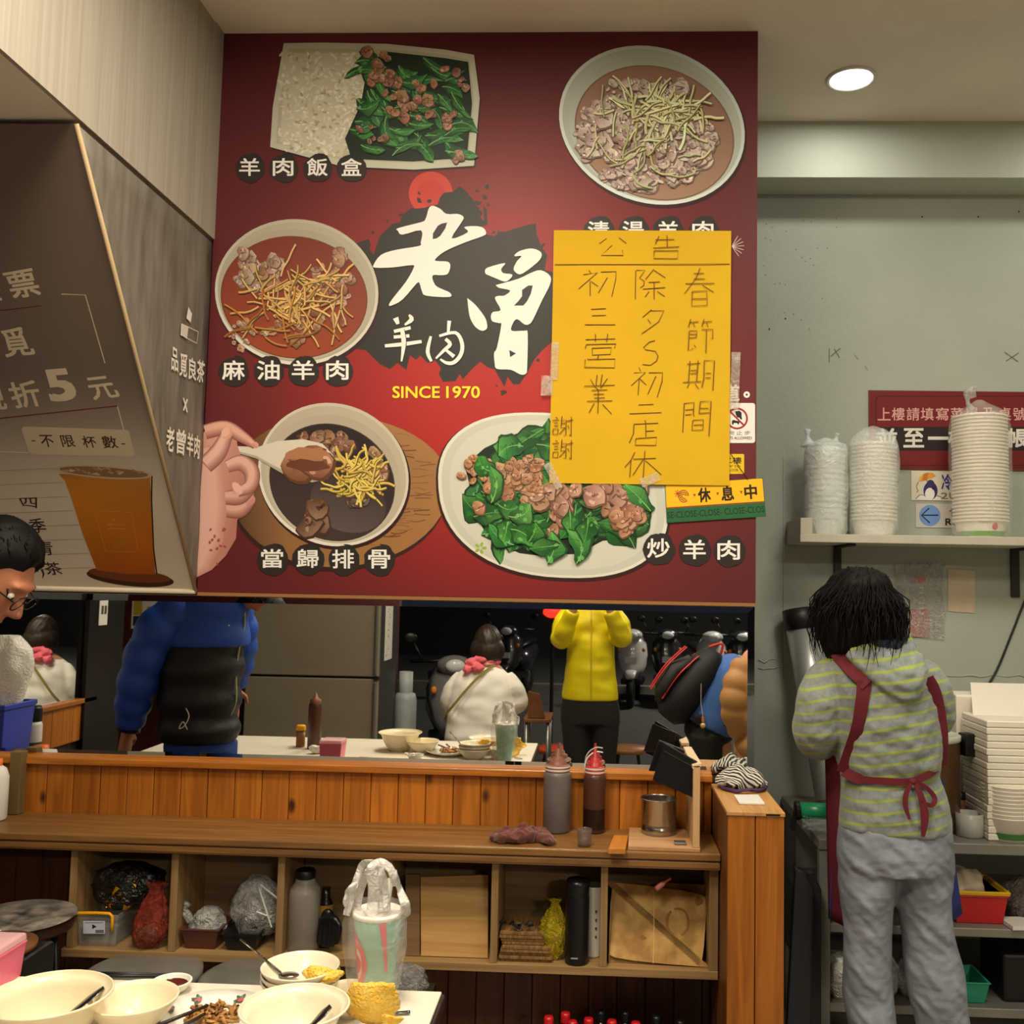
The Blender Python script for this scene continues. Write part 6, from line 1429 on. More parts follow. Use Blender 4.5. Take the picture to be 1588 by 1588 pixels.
# green roll of bags on the left end of the table
a_, b_ = P(1240, 1257, yst+.03), P(1305, 1259, yst+.03); zr = a_.z
gr = thing('bag_roll', 'green roll of plastic bags at the left end of the steel table', 'roll', ((a_.x+b_.x)/2, yst+.03, zst_))
MB().tube([a_, b_], .026, 24).build('roll', M('green_film_roll', (34, 140, 90), .3), gr, smooth=True)
MB().tube([a_-Vector((.014, 0, 0)), a_-Vector((.001, 0, 0))], .030, 24).build('end_disc', m_black, gr)
MB().obox(a_+Vector((-.016, 0, -.02)), (.012, .02, .085), roty(.2)).build('bracket', m_black, gr, bevel=.002)
MB().grid(lambda u, v: Vector((a_.x+.004+(b_.x-a_.x)*u, yst+.005+.012*mnoise.noise(Vector((u*5, v*5, 2))), zr-.01-(zr-zst_-.002-.01)*v*(.55+.45*u))), 14, 10).build('loose_film', film('green_tint_film', (150, 190, 170), .2, .5, 12, .15, .9), gr, smooth=True)
# black folding panels leaning left of the table
m_pan = M('black_panel_board', (40, 40, 42), .4, var=.15)
for i, (L, Y) in enumerate((([(1233, 1346), (1246, 1352), (1262, 1378), (1256, 1600), (1214, 1600)], 3.13), ([(1252, 1352), (1262, 1352), (1274, 1380), (1274, 1600), (1258, 1600)], 3.17))):
    pts = [P(x, y, Y) for x, y in L]
    lo_ = pts[-1].z
    for k in (-1, -2): pts[k].z = .002; 
    MB().prism(pts, (.0, .022, 0)).build('folding_panel', m_pan, None, bevel=.004, label=['larger black folding panel leaning between pier and steel table', 'narrower black folding panel behind the larger one beside the steel table'][i], cat='panel')
# shelf contents
def basket(px0, px1, Y, zb_, hh, mat, rimm, nm, lab, dep=.2):
    a, b = P(px0, 1400, Y).x, P(px1, 1400, Y).x
    t = thing(nm, lab, 'basket', ((a+b)/2, Y+dep/2, zb_))
    MB().loft([[Vector((x, y, zb_+z)) for x, y in ((a+i, Y+i), (b-i, Y+i), (b-i, Y+dep-i), (a+i, Y+dep-i))] for i, z in ((.016, 0), (.004, hh*.94), (0, hh*.95), (0, hh), (.008, hh), (.022, .006))]).build('tub', mat, t, bevel=.004)
    if rimm:
        rm = MB().loft([[Vector((x, y, zb_+z)) for x, y in ((a-i, Y-i), (b+i, Y-i), (b+i, Y+dep+i), (a-i, Y+dep+i))] for i, z in ((.002, hh+.0005), (.004, hh+.014), (-.006, hh+.014), (-.008, hh+.0005))]); rm.build('rim', rimm, t, bevel=.003)
    return t, a, b
t, a, b = basket(1478, 1566, yst+.04, zs2+.001, P(1520, 1390, yst+.04).z-zs2, M('red_plastic', (196, 34, 36), .35), M('yellow_rim', (222, 172, 20), .4), 'red_basket', 'red plastic basket with yellow rim on the middle steel shelf')
zr = P(1520, 1390, yst+.04).z
MB().ball(((a+b)/2-.03, yst+.13, zr+.012), (.075, .07, .055), 14, 20).jitter(.02, 25).build('cream_cloth', M('cream_cloth_print', (222, 210, 186), .9, col2=(190, 170, 140), vscale=18), None, True, label='bundled cream cloth piled in the red basket', cat='cloth')
pouch(on(1588, yst+.14, zs2+.001), .16, .14, .13, [(0, .7), (.4, 1), (.8, .7), (1, .3)], 24, 4, .25).build('grey_bag', film('grey_film', (120, 110, 106), .6, .9, 12, .3, 1), None, True, label='dark grey plastic bag right of the red basket', cat='bag')
MB().obox(on(1590, yst+.05, zs2+.008), (.14, .09, .012), rotz(.1)).build('paper_stack', m_white, None, label='white folded papers in front of the grey bag', cat='paper')
t, a, b = basket(1486, 1536, yst+.03, zs3+.001, P(1510, 1525, yst+.03).z-zs3, M('green_plastic', (40, 150, 116), .4), None, 'green_basket', 'small green plastic basket on the bottom steel shelf', .16)
for i, (px, w_, sd_, y_) in enumerate(((1304, .14, 1, .10), (1362, .12, 2, .12), (1418, .12, 3, .10))):
    pouch(on(px, yst+y_, zs3+.001), w_, .17, .125, [(0, .8), (.3, 1), (.7, .9), (.95, .55), (1, .2)], 26, sd_, .25).build('white_bag', film('bright_white_film', (236, 234, 224), .75, .97, 14, .25, 1), None, True, label=['leftmost white plastic bag heaped on the bottom steel shelf', 'middle white plastic bag heaped behind the trouser leg on the bottom shelf', 'white plastic bag between the trouser legs on the bottom shelf'][i], cat='bag', group='white bags on the bottom shelf')
pouch(on(1544, yst+.22, zs3+.001), .08, .08, .10, [(0, .8), (.3, 1), (.7, .8), (1, .2)], 24, 6, .25).build('pale_green_bag', film('pale_green_film', (196, 214, 200), .35, .7, 14, .2, 1), None, True, label='pale green clear bag beside the green basket', cat='bag')
MB().box(P(1556, 1540, yst+.06).x, P(1640, 1540, yst+.06).x, yst+.06, yst+.26, zs3+.001, P(1570, 1480, yst+.06).z).build('black_bin', m_black, None, bevel=.01, label='black bin at the right end of the bottom steel shelf', cat='bin')
# ================================================================ PEOPLE
def Wd(Y0): return lambda px, py, dy=0: P(px, py, Y0)+Vector((0, dy, 0))
def Wm(Yv):
    def f(px, py, dy=0):
        v = P(px, py, Yv); return Vector((v.x, 2*D-v.y-dy, v.z))
    return f
def rows(mb, W, L, Y, e=.85, n=32, k=1.0):
    R_ = []
    for r in L:
        py, xl, xr_, ry = r[:4]; dy = r[4] if len(r) > 4 else 0
        R_.append(ellring(W((xl+xr_)/2, py, dy), S((xr_-xl)/2, Y)*k, ry*k, n, None, e))
    R2 = []
    m_ = len(R_)
    for j in range(n):
        R2.append(spline([R_[i][j] for i in range(m_)], 4))
    return mb.loft([[R2[j][i] for j in range(n)] for i in range(len(R2[0]))])
def limb(mb, pts, rad, puff=0, pn=0, segs=18):
    p = spline(pts, 8); r = spline1(rad, 8)
    if puff: r = [a*(1+puff*abs(math.sin(PI*pn*i/len(r)))) for i, a in enumerate(r)]
    return mb.tube(p, r, segs)
def hand(mb, wrist, d, nrm, side=1, s=1.0, curl=.5):
    d = Vector(d).normalized(); nrm = Vector(nrm); nrm = (nrm-d*nrm.dot(d)).normalized(); b = d.cross(nrm)*side
    w0 = Vector(wrist)
    mb.tube([w0-d*.02*s, w0+d*.03*s, w0+d*.075*s, w0+d*.095*s], [(.020*s, .026*s), (.016*s, .036*s), (.015*s, .042*s), (.012*s, .038*s)], 14, up=nrm)
    for i, (o, L) in enumerate(((.030, .072), (.010, .082), (-.010, .076), (-.029, .060))):
        p = w0+d*.09*s+b*o*s; pts = [p-d*.02*s, p]; dd = d.copy()
        for k in range(3):
            dd = (dd*math.cos(curl)-nrm*math.sin(curl)).normalized(); p = p+dd*L*s/3*(1.15-.15*k); pts.append(p)
        mb.tube(pts, [.0095*s, .0095*s, .009*s, .0085*s, .0065*s], 10)
    p = w0+d*.02*s+b*.034*s; q1 = p+(d*.6+b*.8).normalized()*.035*s-nrm*.008*s; q2 = q1+(d*.95+b*.2).normalized()*.032*s-nrm*.012*s
    mb.tube([p-b*.02*s, p, q1, q2], [.014*s, .014*s, .011*s, .008*s], 10)
SKIN = M('skin', (206, 150, 120), .55, var=.05)
SKIN2 = M('tanned_skin', (176, 112, 82), .55, var=.06)
HAIR = M('black_hair', (11, 9, 8), .6, spec=.2, var=.3, vscale=60, stretch=(1, 1, .1))
HAIRB = M('dark_brown_hair', (46, 32, 24), .45, var=.3, vscale=60, stretch=(1, 1, .1))
def headmesh(mb, c, R, s=1.0):
    T = lambda x, y, z: Vector(c)+R@Vector((x*s, y*s, z*s))
    mb.ball(c, (.090*s, .074*s, .108*s), 16, 24, R); mb.ball(T(.026, 0, -.055), (.062*s, .056*s, .062*s), 12, 18, R)
    mb.tube([T(.080, 0, .030), T(.098, 0, .0), T(.108, 0, -.020), T(.094, 0, -.030)], [.008*s, .010*s, .015*s, .010*s], 10)
    mb.ball(T(.078, 0, .038), (.016*s, .052*s, .010*s), 8, 14, R); mb.ball(T(.084, 0, -.056), (.012*s, .024*s, .008*s), 8, 12, R); mb.ball(T(.078, 0, -.085), (.018*s, .022*s, .014*s), 8, 12, R)
    for sd in (-1, 1): mb.ball(T(-.004, sd*.075, -.006), (.020*s, .009*s, .031*s), 8, 12, R)
    mb.tube([T(-.012, 0, -.05), T(-.022, 0, -.10), T(-.03, 0, -.17)], [.052*s, .052*s, .060*s], 16)
def haircap(mb, c, R, s=1.0, vol=1.0, front=.42, low=.30, seed=0):
    n, m_ = 20, 30; vs = []
    rings = []
    for i in range(n+1):
        a = PI*(i/n*.98+.01); ring = []
        for j in range(m_):
            b = 2*PI*j/m_; d = Vector((math.sin(a)*math.cos(b), math.sin(a)*math.sin(b), -math.cos(a)))
            k = 1.0
            if d.x > front and d.z < low+.45*max(0, d.x-front): k = .80
            if d.z < -.62: k *= .82
            k *= 1+.035*mnoise.noise(d*5+Vector((seed, 0, 0)))+.02*math.sin(b*17+a*5)
            ring.append(Vector(c)+R@Vector(((d.x*.100-.012)*s*k*vol, d.y*.088*s*k*vol, (d.z*.116+.016)*s*k*vol)))
        rings.append(ring)
    return mb.loft(rings)
def eyes(par, c, R, s=1.0):
    for sd in (-1, 1):
        p = Vector(c)+R@Vector((.0785*s, sd*.031*s, .012*s))
        MB().ball(p, .0085*s, 8, 12).build('eye', M('eye_white', (226, 220, 210), .2), par, smooth=True)
        MB().ball(p+R@Vector((.0045*s, 0, -.0015*s)), .0055*s, 8, 10).build('iris', M('dark_iris', (30, 20, 14), .2), par, smooth=True)
def shoes(par, W, Y, L, mat, fwd):
    for (px, dy) in L:
        p = W(px, 1300, dy); f = Vector(fwd).normalized(); c = Vector((p.x, p.y, 0))
        mb = MB().tube([c-f*.09+Vector((0, 0, .035)), c-f*.03+Vector((0, 0, .04)), c+f*.07+Vector((0, 0, .032)), c+f*.15+Vector((0, 0, .025)), c+f*.175+Vector((0, 0, .022))], [(.034, .036), (.040, .040), (.032, .044), (.025, .040), (.016, .024)], 14, up=(0, 0, 1)); mb.build('shoe', mat, par, smooth=True)
def ribbonmesh(pts, w_, nrm, th=.003):
    """flat cloth band along pts, facing nrm"""
    pts = [Vector(p) for p in pts]; mb = MB(); nrm = Vector(nrm).normalized(); vs = []; n = len(pts)
    if not isinstance(w_, (list, tuple)): w_ = [w_]*n
    for i, p in enumerate(pts):
        t = (pts[min(i+1, n-1)]-pts[max(i-1, 0)]).normalized(); b = t.cross(nrm)
        b = b.normalized() if b.length > 1e-6 else Vector((1, 0, 0))
        for (s_, h) in ((-1, 0), (1, 0), (1, th), (-1, th)): vs.append(p+b*s_*w_[i]/2+nrm*h)
    return mb.loft([vs[i*4:i*4+4] for i in range(n)])

# ---------------- woman in apron, back to the camera
YW = 2.95; W = Wd(YW)
wm = thing('person', 'person in grey and lime striped hoodie with maroon apron, back turned', 'person', (W(1388, 1400).x, YW, 0))
SK = MB()
hc = W(1330, 946, .03)
Rh = rotz(PI/2+.1)@roty(.30)
headmesh(SK, hc, Rh, .98)
TOR = [(1345, 1316, 1462, .10), (1283, 1314, 1460, .105), (1195, 1312, 1445, .10), (1090, 1305, 1432, .11), (1045, 1302, 1420, .10), (1015, 1325, 1395, .07), (1000, 1332, 1372, .055)]
rows(SK, W, TOR, YW)
for L, R_ in (([W(1292, 1045), W(1272, 1110, -.01), W(1280, 1158, .10), W(1318, 1162, .24)], [.045, .040, .036, .028]), ([W(1420, 1040), W(1445, 1095, -.01), W(1444, 1132, .10), W(1412, 1150, .24)], [.045, .040, .036, .028])): limb(SK, L, R_)
for L, R_ in (([W(1345, 1330), W(1346, 1450), W(1348, 1560), W(1352, 1640)], [.075, .055, .045, .035]), ([W(1428, 1330), W(1440, 1450), W(1455, 1560), W(1468, 1640)], [.075, .055, .045, .035])): limb(SK, L, R_)
hand(SK, W(1318, 1162, .24), (.5, .85, -.1), (0, .1, 1), 1, .92, .35); hand(SK, W(1412, 1150, .24), (-.4, .9, -.15), (0, .1, 1), -1, .92, .35)
SK.build('body', SKIN, wm, True, fuse=.007, fsm=2)
eyes(wm, hc, Rh, .98)
# hoodie
HR = [(1284, 1305, 1469, .128, .0), (1262, 1306, 1467, .130), (1225, 1308, 1459, .128), (1198, 1306, 1450, .120), (1180, 1301, 1452, .130), (1150, 1298, 1454, .140), (1100, 1290, 1448, .145), (1060, 1282, 1442, .135), (1035, 1281, 1436, .120), (1018, 1290, 1424, .100), (1004, 1312, 1400, .082)]
hd = MB(); rows(hd, W, HR, YW)
limb(hd, [W(1298, 1040), W(1276, 1062, -.01), W(1266, 1105, -.02), W(1268, 1140, .02), W(1288, 1160, .13), W(1312, 1162, .22)], [.045, .062, .066, .066, .056, .045], .06, 5)
limb(hd, [W(1415, 1036), W(1432, 1055, -.01), W(1444, 1090, -.01), W(1448, 1118, .03), W(1434, 1142, .13), W(1414, 1150, .22)], [.042, .058, .062, .060, .054, .045], .06, 5)
hd.ball(W(1362, 1030, -.115), (.088, .035, .055), 12, 20, roty(.28)); hd.ball(W(1382, 1052, -.135), (.058, .030, .048), 12, 20, roty(.5)); hd.ball(W(1340, 1012, -.085), (.070, .035, .035), 12, 18, roty(.4))
for L_ in ([(1304, 1008, -.09), (1335, 1042, -.135), (1375, 1068, -.15), (1400, 1060, -.14), (1412, 1030, -.11)], [(1312, 1006, -.09), (1345, 1036, -.14), (1380, 1056, -.158), (1402, 1040, -.14), (1408, 1012, -.09)], [(1322, 1006, -.09), (1352, 1026, -.14), (1385, 1038, -.15), (1402, 1015, -.11)]): hd.tube(spline([W(*q_) for q_ in L_], 6), .016, 10)
ring = spline([W(1310, 1004, -.02), W(1325, 1010, -.09), W(1360, 1022, -.12), W(1392, 1006, -.09), W(1402, 994, -.01), W(1385, 1000, .07), W(1340, 1003, .08), W(1310, 1004, -.02)], 5); hd.tube(ring, .022, 10)
hf = fused(hd, .0065, 3)
for p in hf.v:
    q = (p-W(1380, 1150))
    a = .0045*mnoise.noise(Vector((q.x*14, q.y*14, q.z*26)))+.003*mnoise.noise(Vector((q.x*40+9, q.y*30, q.z*50)))
    p.y += a*(1.6 if p.y < YW else .4); p.z += a*.4
ms, ts, bs = nt('striped_jersey')
tc = N(ts, 'ShaderNodeTexCoord'); sx = N(ts, 'ShaderNodeSeparateXYZ'); ts.links.new(tc.outputs['Object'], sx.inputs[0])
nz = N(ts, 'ShaderNodeTexNoise'); nz.inputs['Scale'].default_value = 5; ts.links.new(tc.outputs['Object'], nz.inputs['Vector'])
def mth(t, op, a, b):
    n = N(t, 'ShaderNodeMath', operation=op)
    for i, v in enumerate((a, b)):
        if isinstance(v, (int, float)): n.inputs[i].default_value = v
        else: t.links.new(v, n.inputs[i])
    return n.outputs[0]
tz = mth(ts, 'ADD', sx.outputs['Z'], mth(ts, 'MULTIPLY', sx.outputs['X'], -.16)); tz = mth(ts, 'ADD', tz, mth(ts, 'MULTIPLY', nz.outputs['Fac'], .03))
fr = mth(ts, 'FRACT', mth(ts, 'MULTIPLY', tz, 1/.0335), 0); st_ = mth(ts, 'LESS_THAN', fr, .22)
n3 = N(ts, 'ShaderNodeTexNoise'); n3.inputs['Scale'].default_value = 90; ts.links.new(tc.outputs['Object'], n3.inputs['Vector'])
g1 = N(ts, 'ShaderNodeValToRGB'); g1.color_ramp.elements[0].color = lin((112, 118, 118)); g1.color_ramp.elements[1].color = lin((152, 157, 153)); ts.links.new(n3.outputs['Fac'], g1.inputs['Fac'])
mx = N(ts, 'ShaderNodeMix', data_type='RGBA'); ts.links.new(st_, mx.inputs[0]); ts.links.new(g1.outputs['Color'], mx.inputs[6]); mx.inputs[7].default_value = lin((152, 165, 74)); ts.links.new(mx.outputs[2], bs.inputs['Base Color']); bs.inputs['Roughness'].default_value = .9; bs.inputs['Sheen Weight'].default_value = .2
hf.build('striped_hoodie', ms, wm, True)
cl = MB(); cl.tube(spline([W(1318, 1000, -.03), W(1338, 1000, -.075), W(1368, 1000, -.08), W(1392, 990, -.03)], 6), .030, 12); cl.build('navy_collar', M('navy_cotton', (54, 60, 74), .9), wm, True)
# surface of the back, for straps
def back(px, py, off=.004):
    L = sorted(HR)
    for i in range(len(L)-1):
        if L[i][0] <= py <= L[i+1][0]: break
    f = max(0, min(1, (py-L[i][0])/(L[i+1][0]-L[i][0]))); xl = L[i][1]*(1-f)+L[i+1][1]*f; xr_ = L[i][2]*(1-f)+L[i+1][2]*f; ry = L[i][3]*(1-f)+L[i+1][3]*f
    u = max(-.96, min(.96, (px-(xl+xr_)/2)/((xr_-xl)/2))); return W(px, py, -ry*(1-abs(u)**2.35)**(1/2.35)-off)
m_mar = M('maroon_apron', (98, 22, 34), .8, var=.08)
fwd = (0, -1, 0)
for L, wd in (([(1291, 1010), (1305, 1030), (1322, 1046), (1328, 1052)], [.040, .044, .05, .055]), ([(1322, 1048), (1318, 1080), (1313, 1120), (1306, 1160), (1300, 1192)], [.040, .038, .036, .036, .040]), ([(1420, 1046), (1430, 1066), (1440, 1100), (1446, 1140), (1448, 1180)], [.034, .040, .038, .034, .030])):
    p = spline([back(x, y, .012) for x, y in L], 5); w2 = spline1(wd, 5); ribbonmesh(p, w2, fwd).build('apron_strap', m_mar, wm, bevel=.001)
tie = spline([back(x, y, .010) for x, y in ((1300, 1190), (1320, 1198), (1350, 1198), (1390, 1198), (1420, 1188), (1450, 1178))], 5)
ribbonmesh(tie, [.030]*6+[.020]*(len(tie)-6), fwd).build('waist_tie', m_mar, wm)
for L, wd in (([(1391, 1198), (1382, 1214), (1380, 1232), (1386, 1252)], [.010, .014, .014, .006]), ([(1396, 1200), (1404, 1220), (1409, 1248), (1406, 1278)], [.012, .018, .022, .010]), ([(1396, 1198), (1412, 1206), (1426, 1222), (1420, 1233), (1404, 1226)], [.012, .012, .014, .012, .010])):
    p = spline([back(x, y, .016) for x, y in L], 5); ribbonmesh(p, spline1(wd, 5), fwd).build('bow_end', m_mar, wm)
MB().ball(back(1393, 1198, .014), (.012, .008, .010), 8, 12).build('bow_knot', m_mar, wm, smooth=True)
# apron skirt (front), maroon flank and blue lining
MB().grid(lambda u, v: W(1302+164*u+(v*30*(u-.3)), 1195+240*v, .05+.15*math.sin(PI*min(1, max(0, u)))**.7), 18, 10).build('apron_lining', M('blue_lining', (34, 50, 120), .8), wm, True, solid=.003)
MB().grid(lambda u, v: W(1288+20*u+6*v+(6*(1-v) if u > .5 else 0), 1165+272*v, -.02+.09*(1-u)), 6, 14).build('apron_flank', m_mar, wm, True, solid=.003)
MB().grid(lambda u, v: W(1462+(12+24*v)*u+8*v, 1215+215*v, -.01+.08*u), 6, 10).build('apron_blue_flank', M('blue_lining', (34, 50, 120), .8), wm, True, solid=.003)
# trousers
pt = MB()
rows(pt, W, [(1262, 1312, 1462, .115), (1284, 1306, 1468, .125), (1315, 1303, 1471, .135), (1345, 1304, 1472, .130)], YW)
rows(pt, W, [(1325, 1304, 1388, .105, .0), (1360, 1303, 1386, .105), (1400, 1306, 1381, .095), (1450, 1311, 1379, .085), (1500, 1311, 1379, .085), (1545, 1310, 1382, .085), (1590, 1318, 1387, .080), (1640, 1328, 1390, .075)], YW, .95)
rows(pt, W, [(1325, 1386, 1472, .105, .0), (1360, 1387, 1472, .105), (1400, 1392, 1470, .095), (1450, 1402, 1476, .085), (1500, 1406, 1490, .088), (1545, 1413, 1494, .085), (1590, 1424, 1500, .080), (1640, 1434, 1502, .075)], YW, .95)
pf = fused(pt, .007, 3)
for p in pf.v:
    q = p-W(1390, 1400)
    a = .009*mnoise.noise(Vector((q.x*7+2, q.y*8, q.z*16)))+.006*mnoise.noise(Vector((q.x*18, q.y*16+4, q.z*34+q.x*30)))+.003*mnoise.noise(Vector((q.x*45, q.y*40+4, q.z*80)))
    p.y += a*(1.3 if p.y < YW else .5); p.x += a*.25
pf.build('grey_trousers', M('grey_denim', (150, 155, 164), .9, col2=(122, 127, 136), vscale=9, bump=.25, bscale=420), wm, True)
shoes(wm, W, YW, ((1356, .02), (1468, .02)), m_black, (0, 1, 0))
# hair: mass plus loose waves
hr = MB()
hr.ball(W(1331, 940, .0), (.116, .115, .110), 16, 24); hr.ball(W(1318, 975, -.02), (.104, .10, .088), 14, 20); hr.ball(W(1352, 976, -.01), (.085, .10, .075), 14, 20); hr.ball(W(1298, 1000, .0), (.044, .06, .055), 12, 16); hr.ball(W(1333, 912, .0), (.098, .105, .065), 12, 18)
hrf = fused(hr, .007, 3)
for p in hrf.v:
    q = p-W(1330, 940); p += Vector((.005*mnoise.noise(Vector((q.x*60, q.y*60, q.z*9))), .006*mnoise.noise(Vector((q.x*60+5, q.y*60, q.z*9))), 0))
hobj = hrf.build('hair', HAIR, wm, True)
st = MB(); rng = random.Random(4)
for k in range(620):
    a = rng.uniform(0, 2*PI); r0 = rng.uniform(.2, .9)
    p = W(1334, 900, 0)+Vector((.085*r0*math.cos(a), .09*r0*math.sin(a)-.01, .035*(1-r0*r0)+rng.uniform(-.02, .01)))
    ph = rng.uniform(0, 6); L = rng.uniform(.12, .25); out = rng.uniform(.9, 1.3); pts = []
    for i in range(8):
        t = i/7; rx = .085*r0+(.118*out-.085*r0)*min(1, t*1.6)*(1-.25*max(0, t-.6))
        pts.append(Vector((W(1331, 940).x+rx*math.cos(a)+.008*math.sin(ph+t*9), YW+rx*1.05*math.sin(a)-.01+.008*math.cos(ph+t*8), p.z-L*t)))
    st.tube(pts, [.0016]*5+[.0013, .001, .0005], 4)
st.build('hair_strands', HAIR, hobj, True, kind='stuff')

# ---------------- man in blue padded jacket, bent head in view at the left edge, rest in the mirror
YM = 2.2; W = Wm(2*D-YM); YV = 2*D-YM
mn = thing('person', 'person in blue and black padded jacket with glasses, bowed head at left edge', 'person', (W(305, 1100).x, YM, 0))
hc = P(-20, 893, YM); Rh = rotz(.12)@roty(.72)
SK = MB(); headmesh(SK, hc, Rh, 1.04)
nb = W(345, 940)
SK.tube([hc+Rh@Vector((-.03, 0, -.06)), (hc+nb)/2+Vector((-.03, 0, -.05)), nb+Vector((-.02, 0, -.02))], [.056, .062, .075], 16)
rows(SK, W, [(1145, 268, 352, .10), (1050, 265, 362, .11), (960, 275, 372, .11), (935, 300, 370, .09)], YV)
limb(SK, [W(300, 950, -.08), W(258, 1020, -.08), W(225, 1085, -.06), W(210, 1126, -.05)], [.05, .045, .038, .028]); hand(SK, W(209, 1130, -.05), (-.1, 0, -1), (1, .2, 0), 1, 1.0, .3)
limb(SK, [W(350, 950, .12), W(345, 1030, .17), W(330, 1075, .22)], [.05, .045, .034]); hand(SK, W(330, 1077, .22), (-.2, -.5, -.8), (0, 0, 1), -1, 1, .5)
limb(SK, [W(285, 1150), W(284, 1320), W(283, 1470)], [.075, .055, .04]); limb(SK, [W(332, 1150, .04), W(336, 1320, .04), W(338, 1470, .04)], [.075, .055, .04])
SK.build('body', SKIN2, mn, True, fuse=.008, fsm=2); eyes(mn, hc, Rh, 1.04)
haircap(MB(), hc, Rh, 1.06, 1.04, .40, .42, 3).build('hair', HAIR, mn, True)
hs = MB(); rng = random.Random(9)
for k in range(1100):
    d = Vector((rng.uniform(-1, .22), rng.uniform(-1, 1), rng.uniform(.0, 1))).normalized(); p = hc+Rh@Vector((d.x*.107-.012, d.y*.094, d.z*.125+.016)); q = p+Rh@Vector((.012+rng.uniform(-.006, .01), d.y*.003+rng.uniform(-.006, .006), -.006-.012*d.x))
    hs.tube([p, (p+q)/2+Rh@d*.003, q], [.0030, .0024, .0008], 4)
hs.build('hair_strands', HAIR, mn, True, kind='stuff')
gl = MB(); ev = lambda x, y, z: hc+Rh@Vector((x*1.04, y*1.04, z*1.04))
for sd in (-1, 1):
    gl.tube([ev(.104, sd*.033+.023*math.cos(a), .010+.018*math.sin(a)) for a in [2*PI*k/16 for k in range(17)]], .0018, 6); gl.tube([ev(.102, sd*.056, .014), ev(.05, sd*.078, .016), ev(-.01, sd*.08, .01)], .0018, 6)
gl.tube([ev(.105, -.01, .014), ev(.108, 0, .016), ev(.105, .01, .014)], .0018, 6); gl.build('glasses', m_black, mn, True)
m_blue = M('blue_padding', (24, 72, 168), .55, bump=.15, bscale=60); m_blk = M('black_padding', (18, 18, 20), .5, bump=.15, bscale=60)
jb = MB(); JR = [(1148, 256, 364, .135), (1128, 250, 372, .155), (1108, 254, 366, .14), (1085, 250, 374, .158), (1060, 254, 370, .145), (1035, 250, 379, .16), (1010, 254, 376, .145), (985, 252, 384, .158), (962, 258, 380, .14), (940, 265, 384, .145), (918, 290, 378, .115), (905, 315, 372, .085)]
rows(jb, W, JR, YV); jb.build('jacket_body', m_blk, mn, True, fuse=.009, fsm=2)
yk = MB(); rows(yk, W, [(1000, 252, 386, .162), (985, 250, 387, .166), (962, 256, 384, .150), (940, 262, 388, .155), (916, 288, 382, .123), (902, 312, 375, .092)], YV); yk.build('jacket_yoke', m_blue, mn, True, fuse=.009, fsm=2)
sl = MB(); limb(sl, [W(312, 938, -.06), W(275, 965, -.10), W(250, 1010, -.11), W(234, 1055, -.10), W(220, 1095, -.07), W(213, 1122, -.05)], [.075, .085, .078, .072, .062, .048], .16, 6); sl.build('jacket_sleeve', m_blue, mn, True, fuse=.008, fsm=2)
s2 = MB(); limb(s2, [W(350, 938, .08), W(352, 980, .14), W(345, 1030, .18), W(332, 1070, .22)], [.07, .075, .065, .05], .14, 5); s2.build('jacket_sleeve', m_blue, mn, True, fuse=.008, fsm=2)
MB().tube([W(213, 1119, -.05), W(210, 1130, -.05)], .046, 16).build('cuff', m_blk, mn, True)
MB().tube(spline([W(382, 930, -.02), W(384, 965, -.02), W(378, 1000, -.03), W(372, 1040, -.03), W(372, 1085, -.03), W(362, 1110, -.03)], 5), .004, 6).build('zip_edge', M('reflective_piping', (170, 176, 120), .4), mn, True)
MB().tube(spline([W(316, 1090, -.162), W(321, 1102, -.164), W(314, 1116, -.162), W(306, 1120, -.162), W(312, 1110, -.163), W(318, 1122, -.16)], 5), .0022, 6).build('drawcord', m_white, mn, True)
MB().ball(W(366, 968, -.10), (.018, .004, .006), 6, 10).build('chest_mark', m_white, mn)
ps = MB(); rows(ps, W, [(1138, 262, 360, .12), (1165, 260, 362, .12)], YV); rows(ps, W, [(1150, 260, 312, .10), (1250, 262, 306, .085), (1380, 264, 302, .07), (1480, 266, 300, .065)], YV, .95); rows(ps, W, [(1150, 308, 362, .10, .04), (1250, 314, 358, .085, .04), (1380, 318, 356, .07, .04), (1480, 320, 356, .065, .04)], YV, .95)
ps.build('trousers', M('blue_trousers', (26, 60, 130), .8), mn, True, fuse=.009, fsm=2); shoes(mn, W, YV, ((283, 0), (338, .04)), m_black, (1, 0, 0))

# ---------------- seated woman in white (mirror)
YV = 7.0; W = Wm(YV); wf = 2*D-YV
ws = thing('person', 'seated person in white top with pink hood and shoulder strap, seen in mirror', 'person', (W(748, 1150).x, wf, 0))
hc = W(756, 1001, .02); Rh = rotz(-PI/2-.15)@roty(.25)
SK = MB(); headmesh(SK, hc, Rh, .98); rows(SK, W, [(1160, 702, 790, .12), (1100, 708, 788, .11), (1045, 715, 784, .09), (1028, 735, 772, .06)], YV)
limb(SK, [W(712, 1050), W(700, 1085, .03), W(715, 1105, .22)], [.042, .038, .028]); hand(SK, W(715, 1105, .22), (.3, -.9, 0), (0, 0, 1), 1, .9, .4)
limb(SK, [W(790, 1050), W(803, 1085, .03), W(785, 1105, .22)], [.042, .038, .028]); hand(SK, W(785, 1105, .22), (-.3, -.9, 0), (0, 0, 1), -1, .9, .4)
for x in (728, 768): limb(SK, [W(x, 1165), W(x, 1163, .40), W(x, 1250, .43)], [.075, .06, .04])
SK.build('body', SKIN, ws, True, fuse=.009, fsm=2); eyes(ws, hc, Rh, .98)
